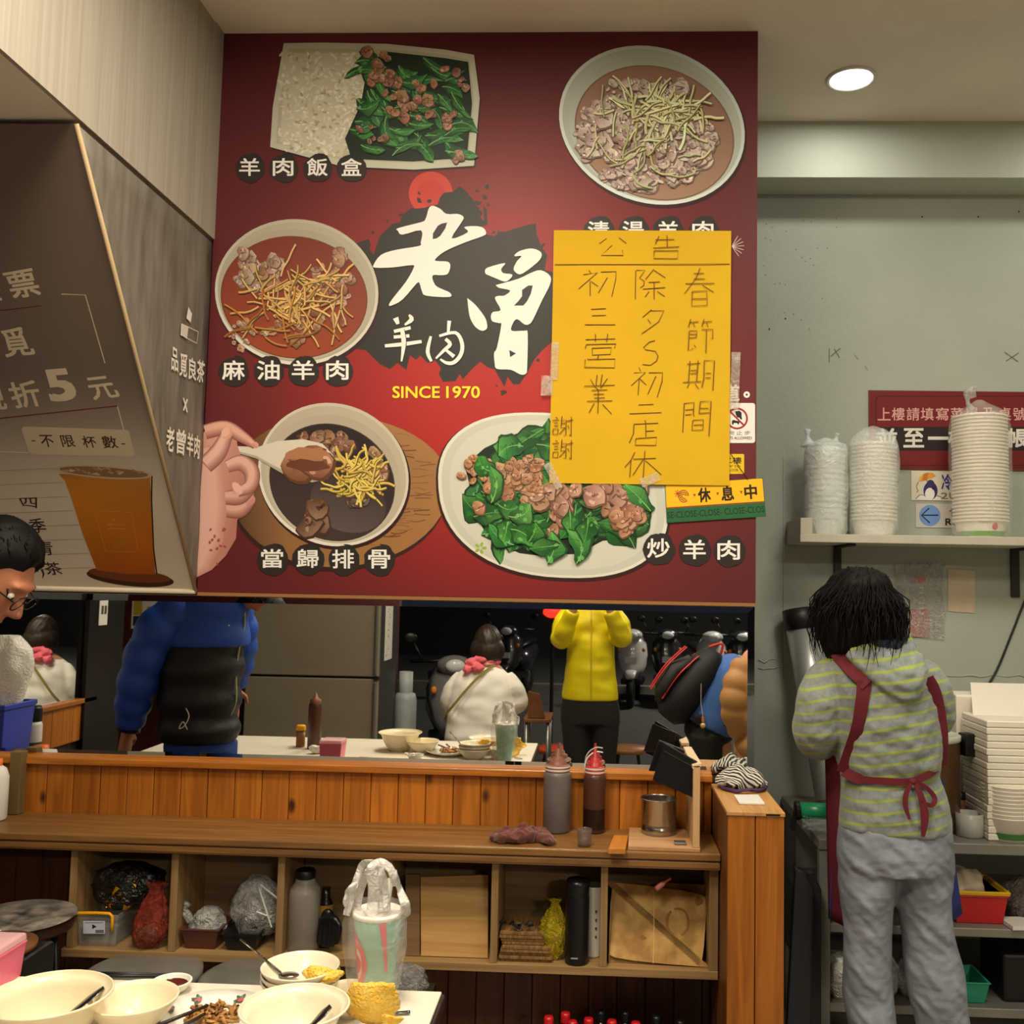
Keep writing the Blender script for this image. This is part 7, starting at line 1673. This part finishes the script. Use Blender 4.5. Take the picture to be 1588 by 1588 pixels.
hb_ = haircap(MB(), hc, Rh, 1.06, 1.08, .5, .3, 1); hb_.ball(W(756, 1008, .0), (.128, .115, .115), 12, 18); hb_.build('hair', HAIRB, ws, True, fuse=.008, fsm=2)
wt_ = MB(); rows(wt_, W, [(1152, 692, 794, .13), (1143, 690, 799, .145), (1125, 693, 803, .15), (1090, 697, 799, .145), (1060, 702, 795, .135), (1043, 712, 787, .11), (1032, 730, 774, .08)], YV)
limb(wt_, [W(716, 1046), W(704, 1065), W(697, 1090, .04), W(714, 1106, .20)], [.040, .058, .066, .05], .08, 4); limb(wt_, [W(786, 1046), W(798, 1065), W(803, 1090, .04), W(786, 1106, .20)], [.040, .058, .066, .05], .08, 4)
wv2 = fused(wt_, .009, 2)
for p in wv2.v:
    q = p-W(748, 1100); p.y += .012*mnoise.noise(Vector((q.x*8, q.y*8, q.z*14)))
wv2.build('white_top', M('white_fleece', (252, 248, 238), .9), ws, True)
pkm = MB()
for (x, y, d_, r) in ((735, 1026, -.09, (.055, .03, .035)), (748, 1020, -.08, (.05, .03, .03)), (728, 1036, -.11, (.035, .025, .03)), (760, 1024, -.05, (.05, .04, .025)), (745, 1033, -.12, (.05, .025, .03)), (770, 1026, .0, (.03, .06, .025))): pkm.ball(W(x, y, d_), r, 10, 14)
fused(pkm, .006, 1).jitter(.010, 35).build('pink_hood', M('pink_cotton', (236, 110, 124), .85), ws, True)
p_ = [W(x, y, d_) for x, y, d_ in ((768, 1030, -.09), (750, 1043, -.135), (728, 1066, -.158), (708, 1090, -.158), (692, 1108, -.12))]; ribbonmesh(spline(p_, 5), .018, (0, 1, 0)).build('shoulder_strap', M('olive_strap', (140, 128, 62), .8), ws)
ps = MB(); rows(ps, W, [(1146, 696, 796, .13), (1168, 694, 798, .14, .02), (1180, 700, 792, .12, .04)], YV)
for x in (724, 770): limb(ps, [W(x, 1168), W(x, 1163, .42), W(x, 1225, .45), W(x, 1262, .44)], [.09, .075, .06, .05])
ps.build('trousers', M('brown_trousers', (120, 84, 68), .85), ws, True, fuse=.01, fsm=2); shoes(ws, W, YV, ((724, .44), (770, .44)), m_black, (0, -1, 0))
stt = thing('round_stool', 'round stool under the seated person in white, seen in mirror', 'stool', (W(748, 1180).x, wf-.03, 0))
zz = W(748, 1184).z
MB().lathe([(.001, zz), (.15, zz), (.155, zz-.01), (.15, zz-.03), (.001, zz-.03)], (stt.location.x, wf-.03, 0), 28).build('seat', m_seatw, stt, smooth=True)
for k in range(4): a = PI/4+k*PI/2; MB().tube([(stt.location.x+.1*math.cos(a), wf-.03+.1*math.sin(a), zz-.03), (stt.location.x+.16*math.cos(a), wf-.03+.16*math.sin(a), .002)], .011, 8).build('leg', m_black, stt)

# ---------------- photographer in yellow (mirror)
YV = 6.52; W = Wm(YV); yf = 2*D-YV
ph = thing('person', 'person in bright yellow jacket holding up a phone, seen in mirror', 'person', (W(914, 1100).x, yf, 0))
hc = W(918, 872, .03); Rh = rotz(PI/2)
SK = MB(); headmesh(SK, hc, Rh, 1.0); rows(SK, W, [(1100, 882, 948, .10), (1030, 884, 946, .105), (965, 886, 946, .10), (940, 892, 940, .08), (925, 905, 928, .055)], YV)
HP = [(W(893, 935, -.262), 1, (.35, .25, .75)), (W(943, 935, -.262), -1, (-.35, .25, .75))]
limb(SK, [W(888, 950), W(872, 988, -.10), W(884, 960, -.20), HP[0][0]], [.048, .042, .036, .026]); limb(SK, [W(946, 950), W(964, 986, -.10), W(952, 960, -.20), HP[1][0]], [.048, .042, .036, .026])
for w0, sd, d_ in HP: hand(SK, w0, d_, (0, -1, .15), sd, .95, .35)
for x0_, x1_ in ((892, 893), (938, 935)): limb(SK, [W(x0_, 1110), W(x0_, 1190), W(x1_, 1262)], [.08, .055, .04])
SK.build('body', SKIN, ph, True, fuse=.008, fsm=2); eyes(ph, hc, Rh); haircap(MB(), hc, Rh, 1.04, 1.04, .42, .36, 5).build('hair', HAIR, ph, True)
jk = MB(); rows(jk, W, [(1084, 873, 958, .135), (1076, 872, 958, .14), (1040, 877, 954, .135), (1000, 880, 953, .135), (970, 880, 953, .125), (950, 886, 948, .105), (936, 898, 935, .08), (926, 904, 930, .07)], YV)
limb(jk, [W(890, 952), W(878, 965, -.03), W(872, 988, -.10), W(879, 972, -.17), W(890, 945, -.235)], [.072, .076, .070, .058, .045], .08, 5); limb(jk, [W(944, 952), W(956, 965, -.03), W(963, 986, -.10), W(956, 970, -.17), W(945, 945, -.235)], [.072, .076, .070, .058, .045], .08, 5)
jf = fused(jk, .009, 2)
for p in jf.v:
    q = p-W(914, 1000); a = .010*mnoise.noise(Vector((q.x*9, q.y*9, q.z*16))); p.y += a; p.x += a*.4
jf.build('yellow_jacket', M('yellow_shell', (226, 206, 10), .5), ph, True)
MB().tube([W(917, 935, -.075), W(917, 960, -.125), W(917, 1000, -.142), W(917, 1080, -.146)], .004, 6).build('zip', M('yellow_zip', (200, 176, 20), .4), ph)
ps = MB(); rows(ps, W, [(1070, 876, 954, .12), (1095, 871, 960, .13), (1120, 870, 961, .13)], YV); rows(ps, W, [(1110, 870, 918, .115), (1150, 873, 915, .10), (1200, 878, 912, .085), (1262, 880, 908, .075)], YV, .95); rows(ps, W, [(1110, 913, 961, .115), (1150, 917, 958, .10), (1200, 918, 952, .085), (1262, 920, 949, .075)], YV, .95)
ps.build('black_trousers', M('black_cotton', (26, 25, 25), .85), ph, True, fuse=.009, fsm=2); shoes(ph, W, YV, ((894, 0), (934, 0)), m_black, (0, 1, 0))
MB().box(-.075, .088, -.026, -.016, CZ-.036, CZ+.040).build('phone', m_black, None, bevel=.004, label='black phone held up in landscape by the photographer', cat='phone')

# ---------------- backpack wearer and tan coat (mirror)
YV = 5.75; W = Wm(YV); yf = 2*D-YV
bp_ = thing('person', 'bending person in blue top wearing a backpack, seen in mirror', 'person', (W(1098, 1150).x, yf, 0))
hc = W(1186, 1022, .05); Rh = rotz(.1)@roty(.9)
SK = MB(); headmesh(SK, hc, Rh, 1.0)
SK.tube([W(1098, 1130), W(1118, 1090), W(1140, 1050), W(1160, 1032)], [.12, .12, .13, .08], 20); SK.tube([W(1158, 1034), hc], [.07, .05], 14)
for x in (1092, 1112): limb(SK, [W(x, 1130), W(x+2, 1230), W(x-4, 1310)], [.085, .06, .042])
limb(SK, [W(1150, 1045, -.12), W(1165, 1110, -.10), W(1172, 1160, -.05)], [.05, .042, .03]); hand(SK, W(1172, 1162, -.05), (.2, 0, -1), (1, 0, .1), 1, 1, .4)
limb(SK, [W(1150, 1045, .14), W(1168, 1110, .12), W(1176, 1160, .08)], [.05, .042, .03]); hand(SK, W(1176, 1162, .08), (.2, 0, -1), (1, 0, .1), -1, 1, .4)
SK.build('body', SKIN, bp_, True, fuse=.009, fsm=2); eyes(bp_, hc, Rh); haircap(MB(), hc, Rh, 1.04, 1.04, .42, .36, 6).build('hair', HAIR, bp_, True)
tp = MB(); tp.tube(spline([W(1100, 1128), W(1116, 1092), W(1138, 1050), W(1158, 1032)], 4), [(.14, .16), (.145, .165), (.15, .17), (.15, .17), (.152, .175), (.155, .18), (.155, .18), (.155, .185), (.15, .19), (.14, .19), (.12, .17), (.10, .13), (.075, .09)], 24)
limb(tp, [W(1146, 1045, -.14), W(1160, 1085, -.13), W(1168, 1140, -.07)], [.075, .066, .05]); limb(tp, [W(1146, 1045, .15), W(1164, 1085, .14), W(1172, 1140, .09)], [.075, .066, .05])
tp.build('blue_top', M('blue_cotton', (66, 104, 172), .8), bp_, True, fuse=.009, fsm=2)
ps = MB(); ps.ball(W(1100, 1130), (.15, .15, .11), 12, 20)
for x, d_ in ((1092, -.07), (1110, .08)): limb(ps, [W(x, 1135, d_), W(x+2, 1220, d_), W(x-4, 1312, d_)], [.10, .078, .065])
ps.build('black_trousers', M('black_cotton', (26, 25, 25), .85), bp_, True, fuse=.01, fsm=2); shoes(bp_, W, YV, ((1090, -.07), (1108, .08)), m_black, (1, 0, 0))
bk = thing('backpack', 'black backpack with red trim on the bending person, seen in mirror', 'backpack', W(1062, 1120))
ax = (W(1112, 1020)-W(1046, 1108)).normalized(); sd_ = Vector((0, 1, 0)); ou = ax.cross(sd_)
if ou.x > 0: ou = -ou
c = W(1072, 1062)
Rb = Matrix((ou, sd_, ax)).transposed()
bb = MB().tube([c-ax*.24, c-ax*.20, c-ax*.05, c+ax*.12, c+ax*.21, c+ax*.245], [(.06, .10), (.10, .15), (.115, .165), (.105, .155), (.075, .12), (.04, .07)], 24, up=ou); bb.build('pack_body', M('pack_black', (20, 20, 22), .7), bk, True)
bb = MB().tube([c+ou*.09-ax*.19, c+ou*.12-ax*.12, c+ou*.13+ax*.02, c+ou*.09+ax*.12], [(.03, .07), (.05, .12), (.05, .12), (.03, .07)], 18, up=ou); bb.build('front_pocket', M('pack_dark', (30, 28, 30), .7), bk, True)
for k, (s0, o_) in enumerate(((.10, .10), (-.10, .10), (.05, .178), (-.05, .178))):
    MB().tube(spline([c+ou*o_+sd_*s0-ax*.16, c+ou*(o_+.008)+sd_*s0*1.1, c+ou*(o_-.02)+sd_*s0+ax*.16], 5), [(.004, .012)]*11, 8, up=ou).build('red_trim', M('red_webbing', (206, 48, 44), .6), bk)
for s0 in (-.13, .13): MB().tube(spline([c-ou*.10+sd_*s0-ax*.14, c-ou*.28+sd_*s0*1.25-ax*.02, c-ou*.34+sd_*s0*1.1+ax*.12, c-ou*.12+sd_*s0*.8+ax*.22], 6), [(.006, .026)]*19, 8, up=sd_).build('shoulder_strap', M('pack_black', (20, 20, 22), .7), bk, True)
MB().tube(spline([c+ax*.24-ou*.03, c+ax*.30, c+ax*.24+ou*.05], 5), .008, 8).build('haul_loop', M('red_webbing', (206, 48, 44), .6), bk, True)
ch = thing('bag_charm', 'small glass bulb charm hanging on the backpack, seen in mirror', 'charm', W(1085, 1118, -.17))
MB().ball(W(1085, 1118, -.17), .016, 10, 14).build('bulb', M('amber_glass', (220, 190, 110), .1, spec=.8), ch, True); MB().tube([W(1085, 1113, -.17), W(1085, 1105, -.17)], .008, 10).build('cork', M('orange_cork', (206, 130, 60), .6), ch); MB().tube([W(1085, 1105, -.17), W(1082, 1085, -.165), W(1083, 1040, -.15)], .0015, 6).build('cord', m_white, ch)
YV = 5.3; W = Wm(YV); yf = 2*D-YV
tn = thing('person', 'person in tan padded coat at the right edge of the mirror', 'person', (W(1175, 1150).x, yf, 0))
hc = W(1196, 960); Rh = rotz(-PI/2)
SK = MB(); headmesh(SK, hc, Rh); rows(SK, W, [(1160, 1152, 1210, .10), (1080, 1150, 1212, .11), (1020, 1150, 1215, .10), (1000, 1175, 1210, .07)], YV)
for x in (1166, 1196): limb(SK, [W(x, 1160), W(x, 1260), W(x, 1340)], [.08, .055, .04])
limb(SK, [W(1150, 1030), W(1142, 1090), W(1150, 1140, .05)], [.05, .042, .03]); hand(SK, W(1150, 1142, .05), (0, .1, -1), (0, 1, 0), 1, 1, .4)
SK.build('body', SKIN, tn, True, fuse=.009, fsm=2); eyes(tn, hc, Rh); haircap(MB(), hc, Rh, 1.05, 1.05, .45, .34, 2).build('hair', HAIR, tn, True)
ctm = MB(); rows(ctm, W, [(1172, 1148, 1220, .13), (1155, 1140, 1226, .155), (1135, 1146, 1222, .14), (1112, 1138, 1228, .158), (1090, 1144, 1224, .142), (1066, 1138, 1228, .155), (1045, 1146, 1224, .14), (1022, 1152, 1222, .13), (1005, 1172, 1212, .09)], YV)
limb(ctm, [W(1160, 1030), W(1144, 1062, -.04), W(1138, 1100, -.05), W(1148, 1138, .03)], [.075, .08, .072, .052], .16, 5); limb(ctm, [W(1215, 1030), W(1230, 1070), W(1232, 1110), W(1222, 1140, .05)], [.075, .08, .07, .05], .16, 5)
ctm.build('tan_coat', M('tan_padding', (178, 128, 74), .6), tn, True, fuse=.009, fsm=2)
ps = MB(); rows(ps, W, [(1160, 1152, 1214, .12), (1185, 1152, 1214, .12)], YV)
for x in (1167, 1198): limb(ps, [W(x, 1175), W(x, 1260), W(x, 1345)], [.095, .075, .065])
ps.build('brown_trousers', M('brown_trousers', (120, 84, 68), .85), tn, True, fuse=.01, fsm=2); shoes(tn, W, YV, ((1167, 0), (1198, 0)), m_black, (0, -1, 0))
# ================================================================ WHAT THE MIRROR SHOWS BEHIND THE CAMERA
# fridge
YV = 6.7; W = Wm(YV); yf = 2*D-YV
fx0, fx1 = W(383, 1000).x, W(589, 1000).x
fr = thing('fridge', 'tall two-door stainless fridge left of the camera, seen in mirror', 'fridge', ((fx0+fx1)/2, yf-.29, 0))
m_fd = M('fridge_steel', (140, 130, 112), .42, metal=.3, var=.05, stretch=(1, 1, 4), vscale=2)
m_fs = M('fridge_side', (40, 40, 40), .5)
MB().box(fx0, fx1, yf-.58, yf-.045, .03, 1.78).build('cabinet', m_fs, fr, bevel=.004)
zd = W(480, 1049).z
for z0_, z1_ in ((.06, zd-.008), (zd+.008, 1.77)):
    d_ = MB().box(fx0+.002, fx1-.002, yf-.044, yf, z0_, z1_).build('door', m_fd, fr, bevel=.006)
    MB().box(fx1-.03, fx1-.012, yf+.001, yf+.018, max(z0_, zd-.75)+.02, min(z1_, zd+.75)-.02).build('handle', m_steel, d_, bevel=.004)
MB().box(fx1-.03, fx1+.004, yf-.03, yf+.012, zd-.014, zd+.014).build('hinge_cover', m_black, fr, bevel=.003)
nf = thing('fridge_note', 'tall handwritten paper strip taped to the fridge side, seen in mirror', 'note', (fx1+.003, yf-.25, W(600, 1030).z))
MB().box(fx1+.0012, fx1+.003, yf-.40, yf-.16, W(600, 1028).z, W(600, 938).z+.1).build('sheet', m_white, nf)
q = Print(lambda x, y, h: Vector((fx1+.0035+h, x, y)), base=0); rng = random.Random(2)
for k in range(16):
    y = W(600, 1020).z+k*.022; x = yf-.26+rng.uniform(-.05, .05)
    for j in range(2): q.ribbon([(x+rng.uniform(-.03, .03), y+rng.uniform(-.01, .01)), (x+rng.uniform(-.03, .03), y+rng.uniform(-.01, .01))], .004, (40, 34, 34), 0)
q.build('writing', inkm, nf)
# notices on the dark red wall
YN = -1.12; YV = 2*D-YN; W = Wm(YV)
for i, (x0_, y0_, x1_, y1_, c_) in enumerate(((207, 928, 222, 975, (226, 220, 206)), (224, 930, 262, 1000, (232, 228, 216)), (203, 990, 226, 1040, (216, 208, 190)))):
    a, b = W(x0_, y0_), W(x1_, y1_)
    t = thing('wall_notice', ['yellow-topped notice on the dark red wall, seen in mirror', 'large white printed price notice on the dark red wall, seen in mirror', 'lowest framed notice on the dark red wall, seen in mirror'][i], 'notice', ((a.x+b.x)/2, YN, b.z), 'notices on the dark red wall')
    MB().box(a.x, b.x, YN+.0005, YN+.004, b.z, a.z).build('sheet', M('notice_%d' % i, c_, .6), t)
    q = Print(lambda x, y, h: Vector((x, YN+.0045+h, y)), base=0); ww, hh = b.x-a.x, a.z-b.z
    if i == 0: q.rect(a.x+ww*.15, a.z-hh*.55, b.x-ww*.1, a.z-hh*.05, (196, 170, 50)); q.rect(a.x+ww*.15, a.z-hh*.9, b.x-ww*.1, a.z-hh*.58, (40, 50, 70))
    else:
        for k in range(5): q.rect(a.x+ww*.15, a.z-hh*(.15+k*.17)-hh*.05, a.x+ww*(.85-.1*(k % 2)), a.z-hh*(.15+k*.17), (60, 54, 50) if k else (190, 160, 40))
    q.build('print', inkm, t)
# light switch on the black post
pw = PX(148, 950, 0) if False else None
yv_ = 1500*2.42/(930-151); yr_ = 2*D-yv_
zsw = P(148, 950, yv_).z
sw = thing('switch_plate', 'white light switch plate on the black wall post, seen in mirror', 'switch', (XL+.033, yr_, zsw-.05))
MB().box(XL+.0305, XL+.036, yr_-.04, yr_+.04, zsw-.06, zsw+.06).build('plate', m_white, sw, bevel=.002)
for s0 in (-.015, .015): MB().box(XL+.0362, XL+.040, yr_+s0-.008, yr_+s0+.008, zsw-.005, zsw+.035).build('rocker', M('switch_grey', (90, 84, 70), .5), sw, bevel=.001)
# left side counter: bottles, blue basket, bag
def lc_(px, Yv): v = P(px, 1100, Yv); return Vector((v.x, 2*D-Yv, zc+.001))
c = lc_(56, 3.92); fl_ = thing('white_flask', 'white flask with black cap on the left side counter, seen in mirror', 'flask', c); R = S(13, 3.92); h = P(56, 1118, 3.92).z-zc
MB().lathe([(R*.92, 0), (R, .004), (R, h*.9), (R*.85, h)], c, 28, cap0=True, cap1=True).build('flask_body', m_white, fl_, True)
MB().lathe([(R*1.02, h*.35), (R*1.02, h*.48)], c, 28).build('green_band', M('dark_green_band', (60, 76, 60), .5), fl_, True)
MB().lathe([(R*.9, h+.0005), (R*.9, h+.05), (R*.75, h+.062), (.001, h+.062)], c, 28).build('cap', m_black, fl_, True)
for i, (px, col_, wpx, yt) in enumerate(((34, (70, 30, 26), 9, 1112), (18, (206, 200, 190), 9, 1126), (2, (224, 96, 40), 11, 1132))):
    c = lc_(px, 3.88); R = S(wpx, 3.88); h = P(px, yt, 3.88).z-zc
    t = thing('condiment_bottle', ['dark red bottle beside the white flask in the mirror', 'pale bottle between red bottle and orange bottle in the mirror', 'orange-labelled bottle at the far left of the mirror'][i], 'bottle', c, 'bottles on the left side counter')
    MB().lathe([(R*.92, 0), (R, .004), (R, h*.72), (R*.5, h*.86), (R*.45, h)], c, 24, cap0=True, cap1=True).build('bottle_body', M('condiment_%d' % i, col_, .3), t, True); MB().lathe([(R*.5, h+.0005), (R*.5, h+.025), (.001, h+.026)], c, 20).build('cap', m_black, t, True)
c = lc_(2, 3.62); w_ = S(68, 3.62)/2; hb = P(10, 1088, 3.62).z-zc
bb = thing('blue_basket', 'blue plastic basket on the left side counter, seen in mirror', 'basket', c)
MB().loft([[Vector((c.x+x*k, c.y+y*k, zc+.001+z)) for x, y in ((-w_, -.10), (w_, -.10), (w_, .10), (-w_, .10))] for k, z in ((.82, 0), (.98, hb*.92), (1.05, hb*.93), (1.05, hb), (.95, hb), (.78, .01))]).build('tub', M('blue_plastic', (52, 70, 180), .4), bb, bevel=.004)
cbg = c+Vector((.015, 0, hb*.72))
pouch(cbg, .20, .16, P(20, 985, 3.62).z-cbg.z, [(0, .3), (.2, .6), (.32, .74), (.6, 1), (.85, .9), (1, .45)], 30, 12, .14).build('white_bag', film('milky_film', (255, 253, 245), .92, 1.0, 12, .25, .4), None, True, label='crumpled milky plastic bag in the blue basket, seen at the left edge', cat='bag')
# left end of the worktop, direct view: post and white jug
c = PZ(19, 1264, zc); MB().box(c.x-S(9, c.y), c.x+S(9, c.y), c.y, c.y+.035, zc+.001, P(19, 1166, c.y).z).build('wooden_post', wood('olive_lit_post', (104, 84, 44), (128, 106, 60), 'Z', .6, knots=False), None, bevel=.002, label='short wooden post with olive light in its colour standing at the left end of the worktop', cat='post')  # olive light falling on the wood is put into its colour
c = PZ(-14, 1272, zc); R = S(22, c.y)
wj = thing('white_jug', 'white plastic jug cut off by the left picture edge on the worktop', 'jug', c)
MB().lathe([(R*.92, 0), (R, .006), (R, .13), (R*.8, .155), (R*.5, .165)], (c.x, c.y, zc+.001), 28, cap0=True, cap1=True).build('jug_body', m_white, wj, True); MB().lathe([(R*.52, .1655), (R*.52, .185), (.001, .186)], (c.x, c.y, zc+.001), 24).build('cap', M('orange_cap', (230, 110, 30), .4), wj, True)
# ---------------- street: gas cylinder, scooters, kerbside, facade
YV = 7.4; W = Wm(YV)
g0 = W(628, 1130); c = Vector((g0.x, g0.y, 0)); R = S(17, YV)
gc = thing('gas_cylinder', 'grey gas cylinder with collar behind the fridge, seen in mirror', 'gas cylinder', c)
zt2 = W(628, 1072).z
MB().lathe([(R*.9, 0), (R, .02), (R, zt2-.06), (R*.85, zt2-.015), (R*.4, zt2), (.001, zt2+.002)], c, 32, cap0=True).build('tank', M('grey_tank', (150, 156, 156), .5, var=.1), gc, True)
MB().lathe([(R*.62, zt2-.01), (R*.62, zt2+.15), (R*.58, zt2+.15), (R*.58, zt2-.01)], c, 28).build('collar', M('grey_tank', (150, 156, 156), .5, var=.1), gc, True)
MB().tube([c+Vector((0, 0, zt2)), c+Vector((0, 0, zt2+.10))], .02, 12).build('valve', m_steel, gc, True)
m_sc = [M('scooter_grey', (120, 118, 118), .25, coat=.5), M('scooter_dark', (40, 40, 44), .25, coat=.5), M('scooter_white', (190, 188, 184), .3, coat=.5)]
m_tyre = M('tyre', (16, 16, 16), .8)
def scooter(loc, rz, mat, label, group='parked scooters in the street'):
    """front toward local +y"""
    t = thing('scooter', label, 'scooter', loc, group); t.rotation_euler = (0, 0, rz)
    b = lambda mb, n, m_, s=True, par=t, **k: mb.build(n, m_, par, s, local=True, **k)
    for y in (.62, -.60):
        w_ = b(MB().lathe([(.12, -.04), (.20, -.05), (.235, -.03), (.24, 0), (.235, .03), (.20, .05), (.12, .04)], (0, y, .24), 28, roty(PI/2)), 'wheel', m_tyre)
        b(MB().lathe([(.02, -.02), (.12, -.03), (.12, .03), (.02, .02)], (0, y, .24), 20, roty(PI/2)), 'rim', m_steel, True, w_)
    b(MB().loft([[Vector((x*.5*k, y+dy, z)) for x, y in ((-1, 0), (-.8, .07), (-.3, .12), (.3, .12), (.8, .07), (1, 0), (.7, -.05), (-.7, -.05))] for k, z, dy in ((.18, .40, .52), (.36, .55, .48), (.44, .72, .44), (.40, .88, .42), (.28, .97, .40))]), 'front_shield', mat, True)
    b(MB().tube([(0, .80, .42), (0, .70, .50), (0, .56, .50), (0, .46, .42)], [(.03, .06), (.03, .085), (.03, .085), (.03, .06)], 14, up=(0, 0, 1)), 'front_fender', mat)
    b(MB().ball((0, .50, 1.00), (.15, .10, .085), 10, 16), 'handlebar_cowl', mat); b(MB().ball((0, .585, 1.00), (.085, .04, .055), 10, 16), 'headlight', M('headlight_glass', (220, 222, 224), .08, spec=.8))
    b(MB().tube([(-.36, .36, 1.02), (-.15, .44, 1.03), (.15, .44, 1.03), (.36, .36, 1.02)], .016, 8), 'handlebar', m_black)
    for s0 in (-1, 1):
        mm = b(MB().tube([(s0*.26, .40, 1.03), (s0*.34, .40, 1.18)], .007, 6), 'mirror_stem', m_black); b(MB().ball((s0*.37, .40, 1.22), (.06, .015, .045), 8, 12), 'mirror_head', m_black, True, mm)
        b(MB().ball((s0*.17, .56, .80), (.025, .014, .03), 8, 12), 'turn_signal', M('amber_lens', (226, 140, 40), .2))
    b(MB().tube([(0, .62, .24), (0, .52, .62), (0, .46, .98)], .03, 10), 'fork', m_black)
    b(MB().box(-.16, .16, -.10, .42, .30, .38), 'floorboard', m_black, False, bevel=.02)
    b(MB().tube([(0, -.05, .50), (0, -.35, .56), (0, -.75, .66), (0, -.86, .70)], [(.17, .14), (.18, .17), (.13, .14), (.05, .08)], 18, up=(0, 0, 1)), 'rear_body', mat)
    b(MB().tube([(0, .02, .74), (0, -.30, .80), (0, -.70, .82), (0, -.78, .80)], [(.04, .09), (.055, .15), (.05, .13), (.03, .09)], 16, up=(0, 0, 1)), 'seat', m_black)
    b(MB().ball((0, -.88, .68), (.07, .02, .035), 8, 12), 'tail_light', M('red_lens', (190, 20, 20), .2))
    b(MB().obox((0, .66, .66), (.16, .01, .08)), 'number_plate', m_white, False)
    return t
s0 = W(0, 0)
def sp(px, YV, z=-.13): v = P(px, 1100, YV); return Vector((v.x, 2*D-v.y, z))
scooter(sp(694, 8.7), -.25, m_sc[0], 'grey scooter nearest the shop front beside the seated person, in mirror')
for i, (px, yv, k, rz) in enumerate(((982, 14.2, 2, .1), (1030, 14.4, 1, 0), (1092, 14.0, 2, -.1), (1145, 14.3, 1, .05), (800, 14.6, 1, .2))):
    scooter(sp(px, yv), rz, m_sc[k], ['white scooter parked across the street just right of the photographer, in mirror', 'dark scooter between the two white ones across the street, in mirror', 'white scooter parked across the street above the backpack, in mirror', 'dark scooter at the right end across the street, in mirror', 'dark scooter across the street left of the photographer, in mirror'][i])
t = thing('tail_lamp_post', 'glowing red tail light beside the photographer, seen in mirror', 'lamp', sp(862, 9.6)); v = Wm(9.6)(858, 949)
MB().ball(v, (.10, .04, .06), 10, 14).build('red_lamp', M('red_glow', (255, 40, 30), .4, emit=((255, 30, 20), 4)), t, True); MB().tube([v, (v.x, v.y, -.128)], .018, 8).build('lamp_post', m_black, t)
for i, (px, yv, col_) in enumerate(((862, 7.6, (190, 70, 40)), (975, 7.4, (150, 96, 56)))):
    c = sp(px, yv, 0); r_ = thing('round_stool', ['red-seated round stool left of the photographer, seen in mirror', 'brown-seated round stool right of the photographer, seen in mirror'][i], 'stool', c, 'stools at the shop front'); zz = Wm(yv)(px, 1158).z
    MB().lathe([(.001, zz), (.15, zz), (.155, zz-.012), (.15, zz-.035), (.001, zz-.035)], (c.x, c.y, 0), 28).build('seat', M('stool_seat_%d' % i, col_, .5), r_, True)
    for k in range(4): a = PI/4+k*PI/2; MB().tube([(c.x+.1*math.cos(a), c.y+.1*math.sin(a), zz-.035), (c.x+.16*math.cos(a), c.y+.16*math.sin(a), .002)], .011, 8).build('leg', m_black, r_)
# chair beside the seated person
c = sp(826, 6.95, 0); chr_ = thing('side_chair', 'brown wooden chair with steel legs beside the seated person, in mirror', 'chair', c); zz = Wm(6.95)(812, 1108).z
MB().box(c.x-.05, c.x+.14, c.y-.18, c.y+.18, zz-.03, zz).build('seat', m_seatw, chr_, bevel=.008)
MB().prism([(c.x-.02, c.y+.16, zz+.002), (c.x+.10, c.y+.16, zz+.002), (c.x+.06, c.y+.18, zz+.17), (c.x-.02, c.y+.18, zz+.19)], (0, .02, 0)).build('backrest', m_seatw, chr_, bevel=.004)
for x in (-.03, .12):
    for y in (-.15, .15): MB().tube([(c.x+x, c.y+y, 0.001), (c.x+x, c.y+y, zz-.03)], .013, 8).build('leg', m_steel, chr_, True)
# far facade, a lit strip of shop shutter and kerb line
fc = struct(MB().box(-14, 14, -16.3, -16, -.13, 4), 'wall_facade', M('dark_facade', (26, 26, 28), .6, var=.3, vscale=.8))
struct(MB().box(-14, 14, -9.4, -9.2, -.13, -.02), 'trim_3', M('kerb_stone', (110, 106, 98), .8, var=.12))
lp = thing('added_street_lamp', 'unseen street lamp added across the road to light the scooters', 'street lamp', (4.6, -8.6, -.13))  # unseen lamp added to light the scooters and asphalt
MB().tube([(4.6, -8.6, -.13), (4.6, -8.6, 4.6), (4.0, -8.0, 4.9)], .06, 12).build('pole', m_fs, lp, True)
MB().obox((3.8, -7.8, 4.88), (.25, .5, .08)).build('lamp_head', m_lamp, lp, bevel=.02)
sl_ = area('added_street_light', (3.8, -7.8, 4.82), 1.0, 420, (1, .9, .75))
# menu board lit above the shop front (reflected in the mirror's upper bevel)
sgn = thing('shop_fascia', 'pale shop fascia board hanging over the shop front', 'sign', (-.6, YF+.05, CEIL-.45))
MB().box(-2.3, 1.4, YF, YF+.05, CEIL-.42, CEIL-.02).build('board', M('pale_fascia', (226, 220, 206), .5), sgn, bevel=.005)
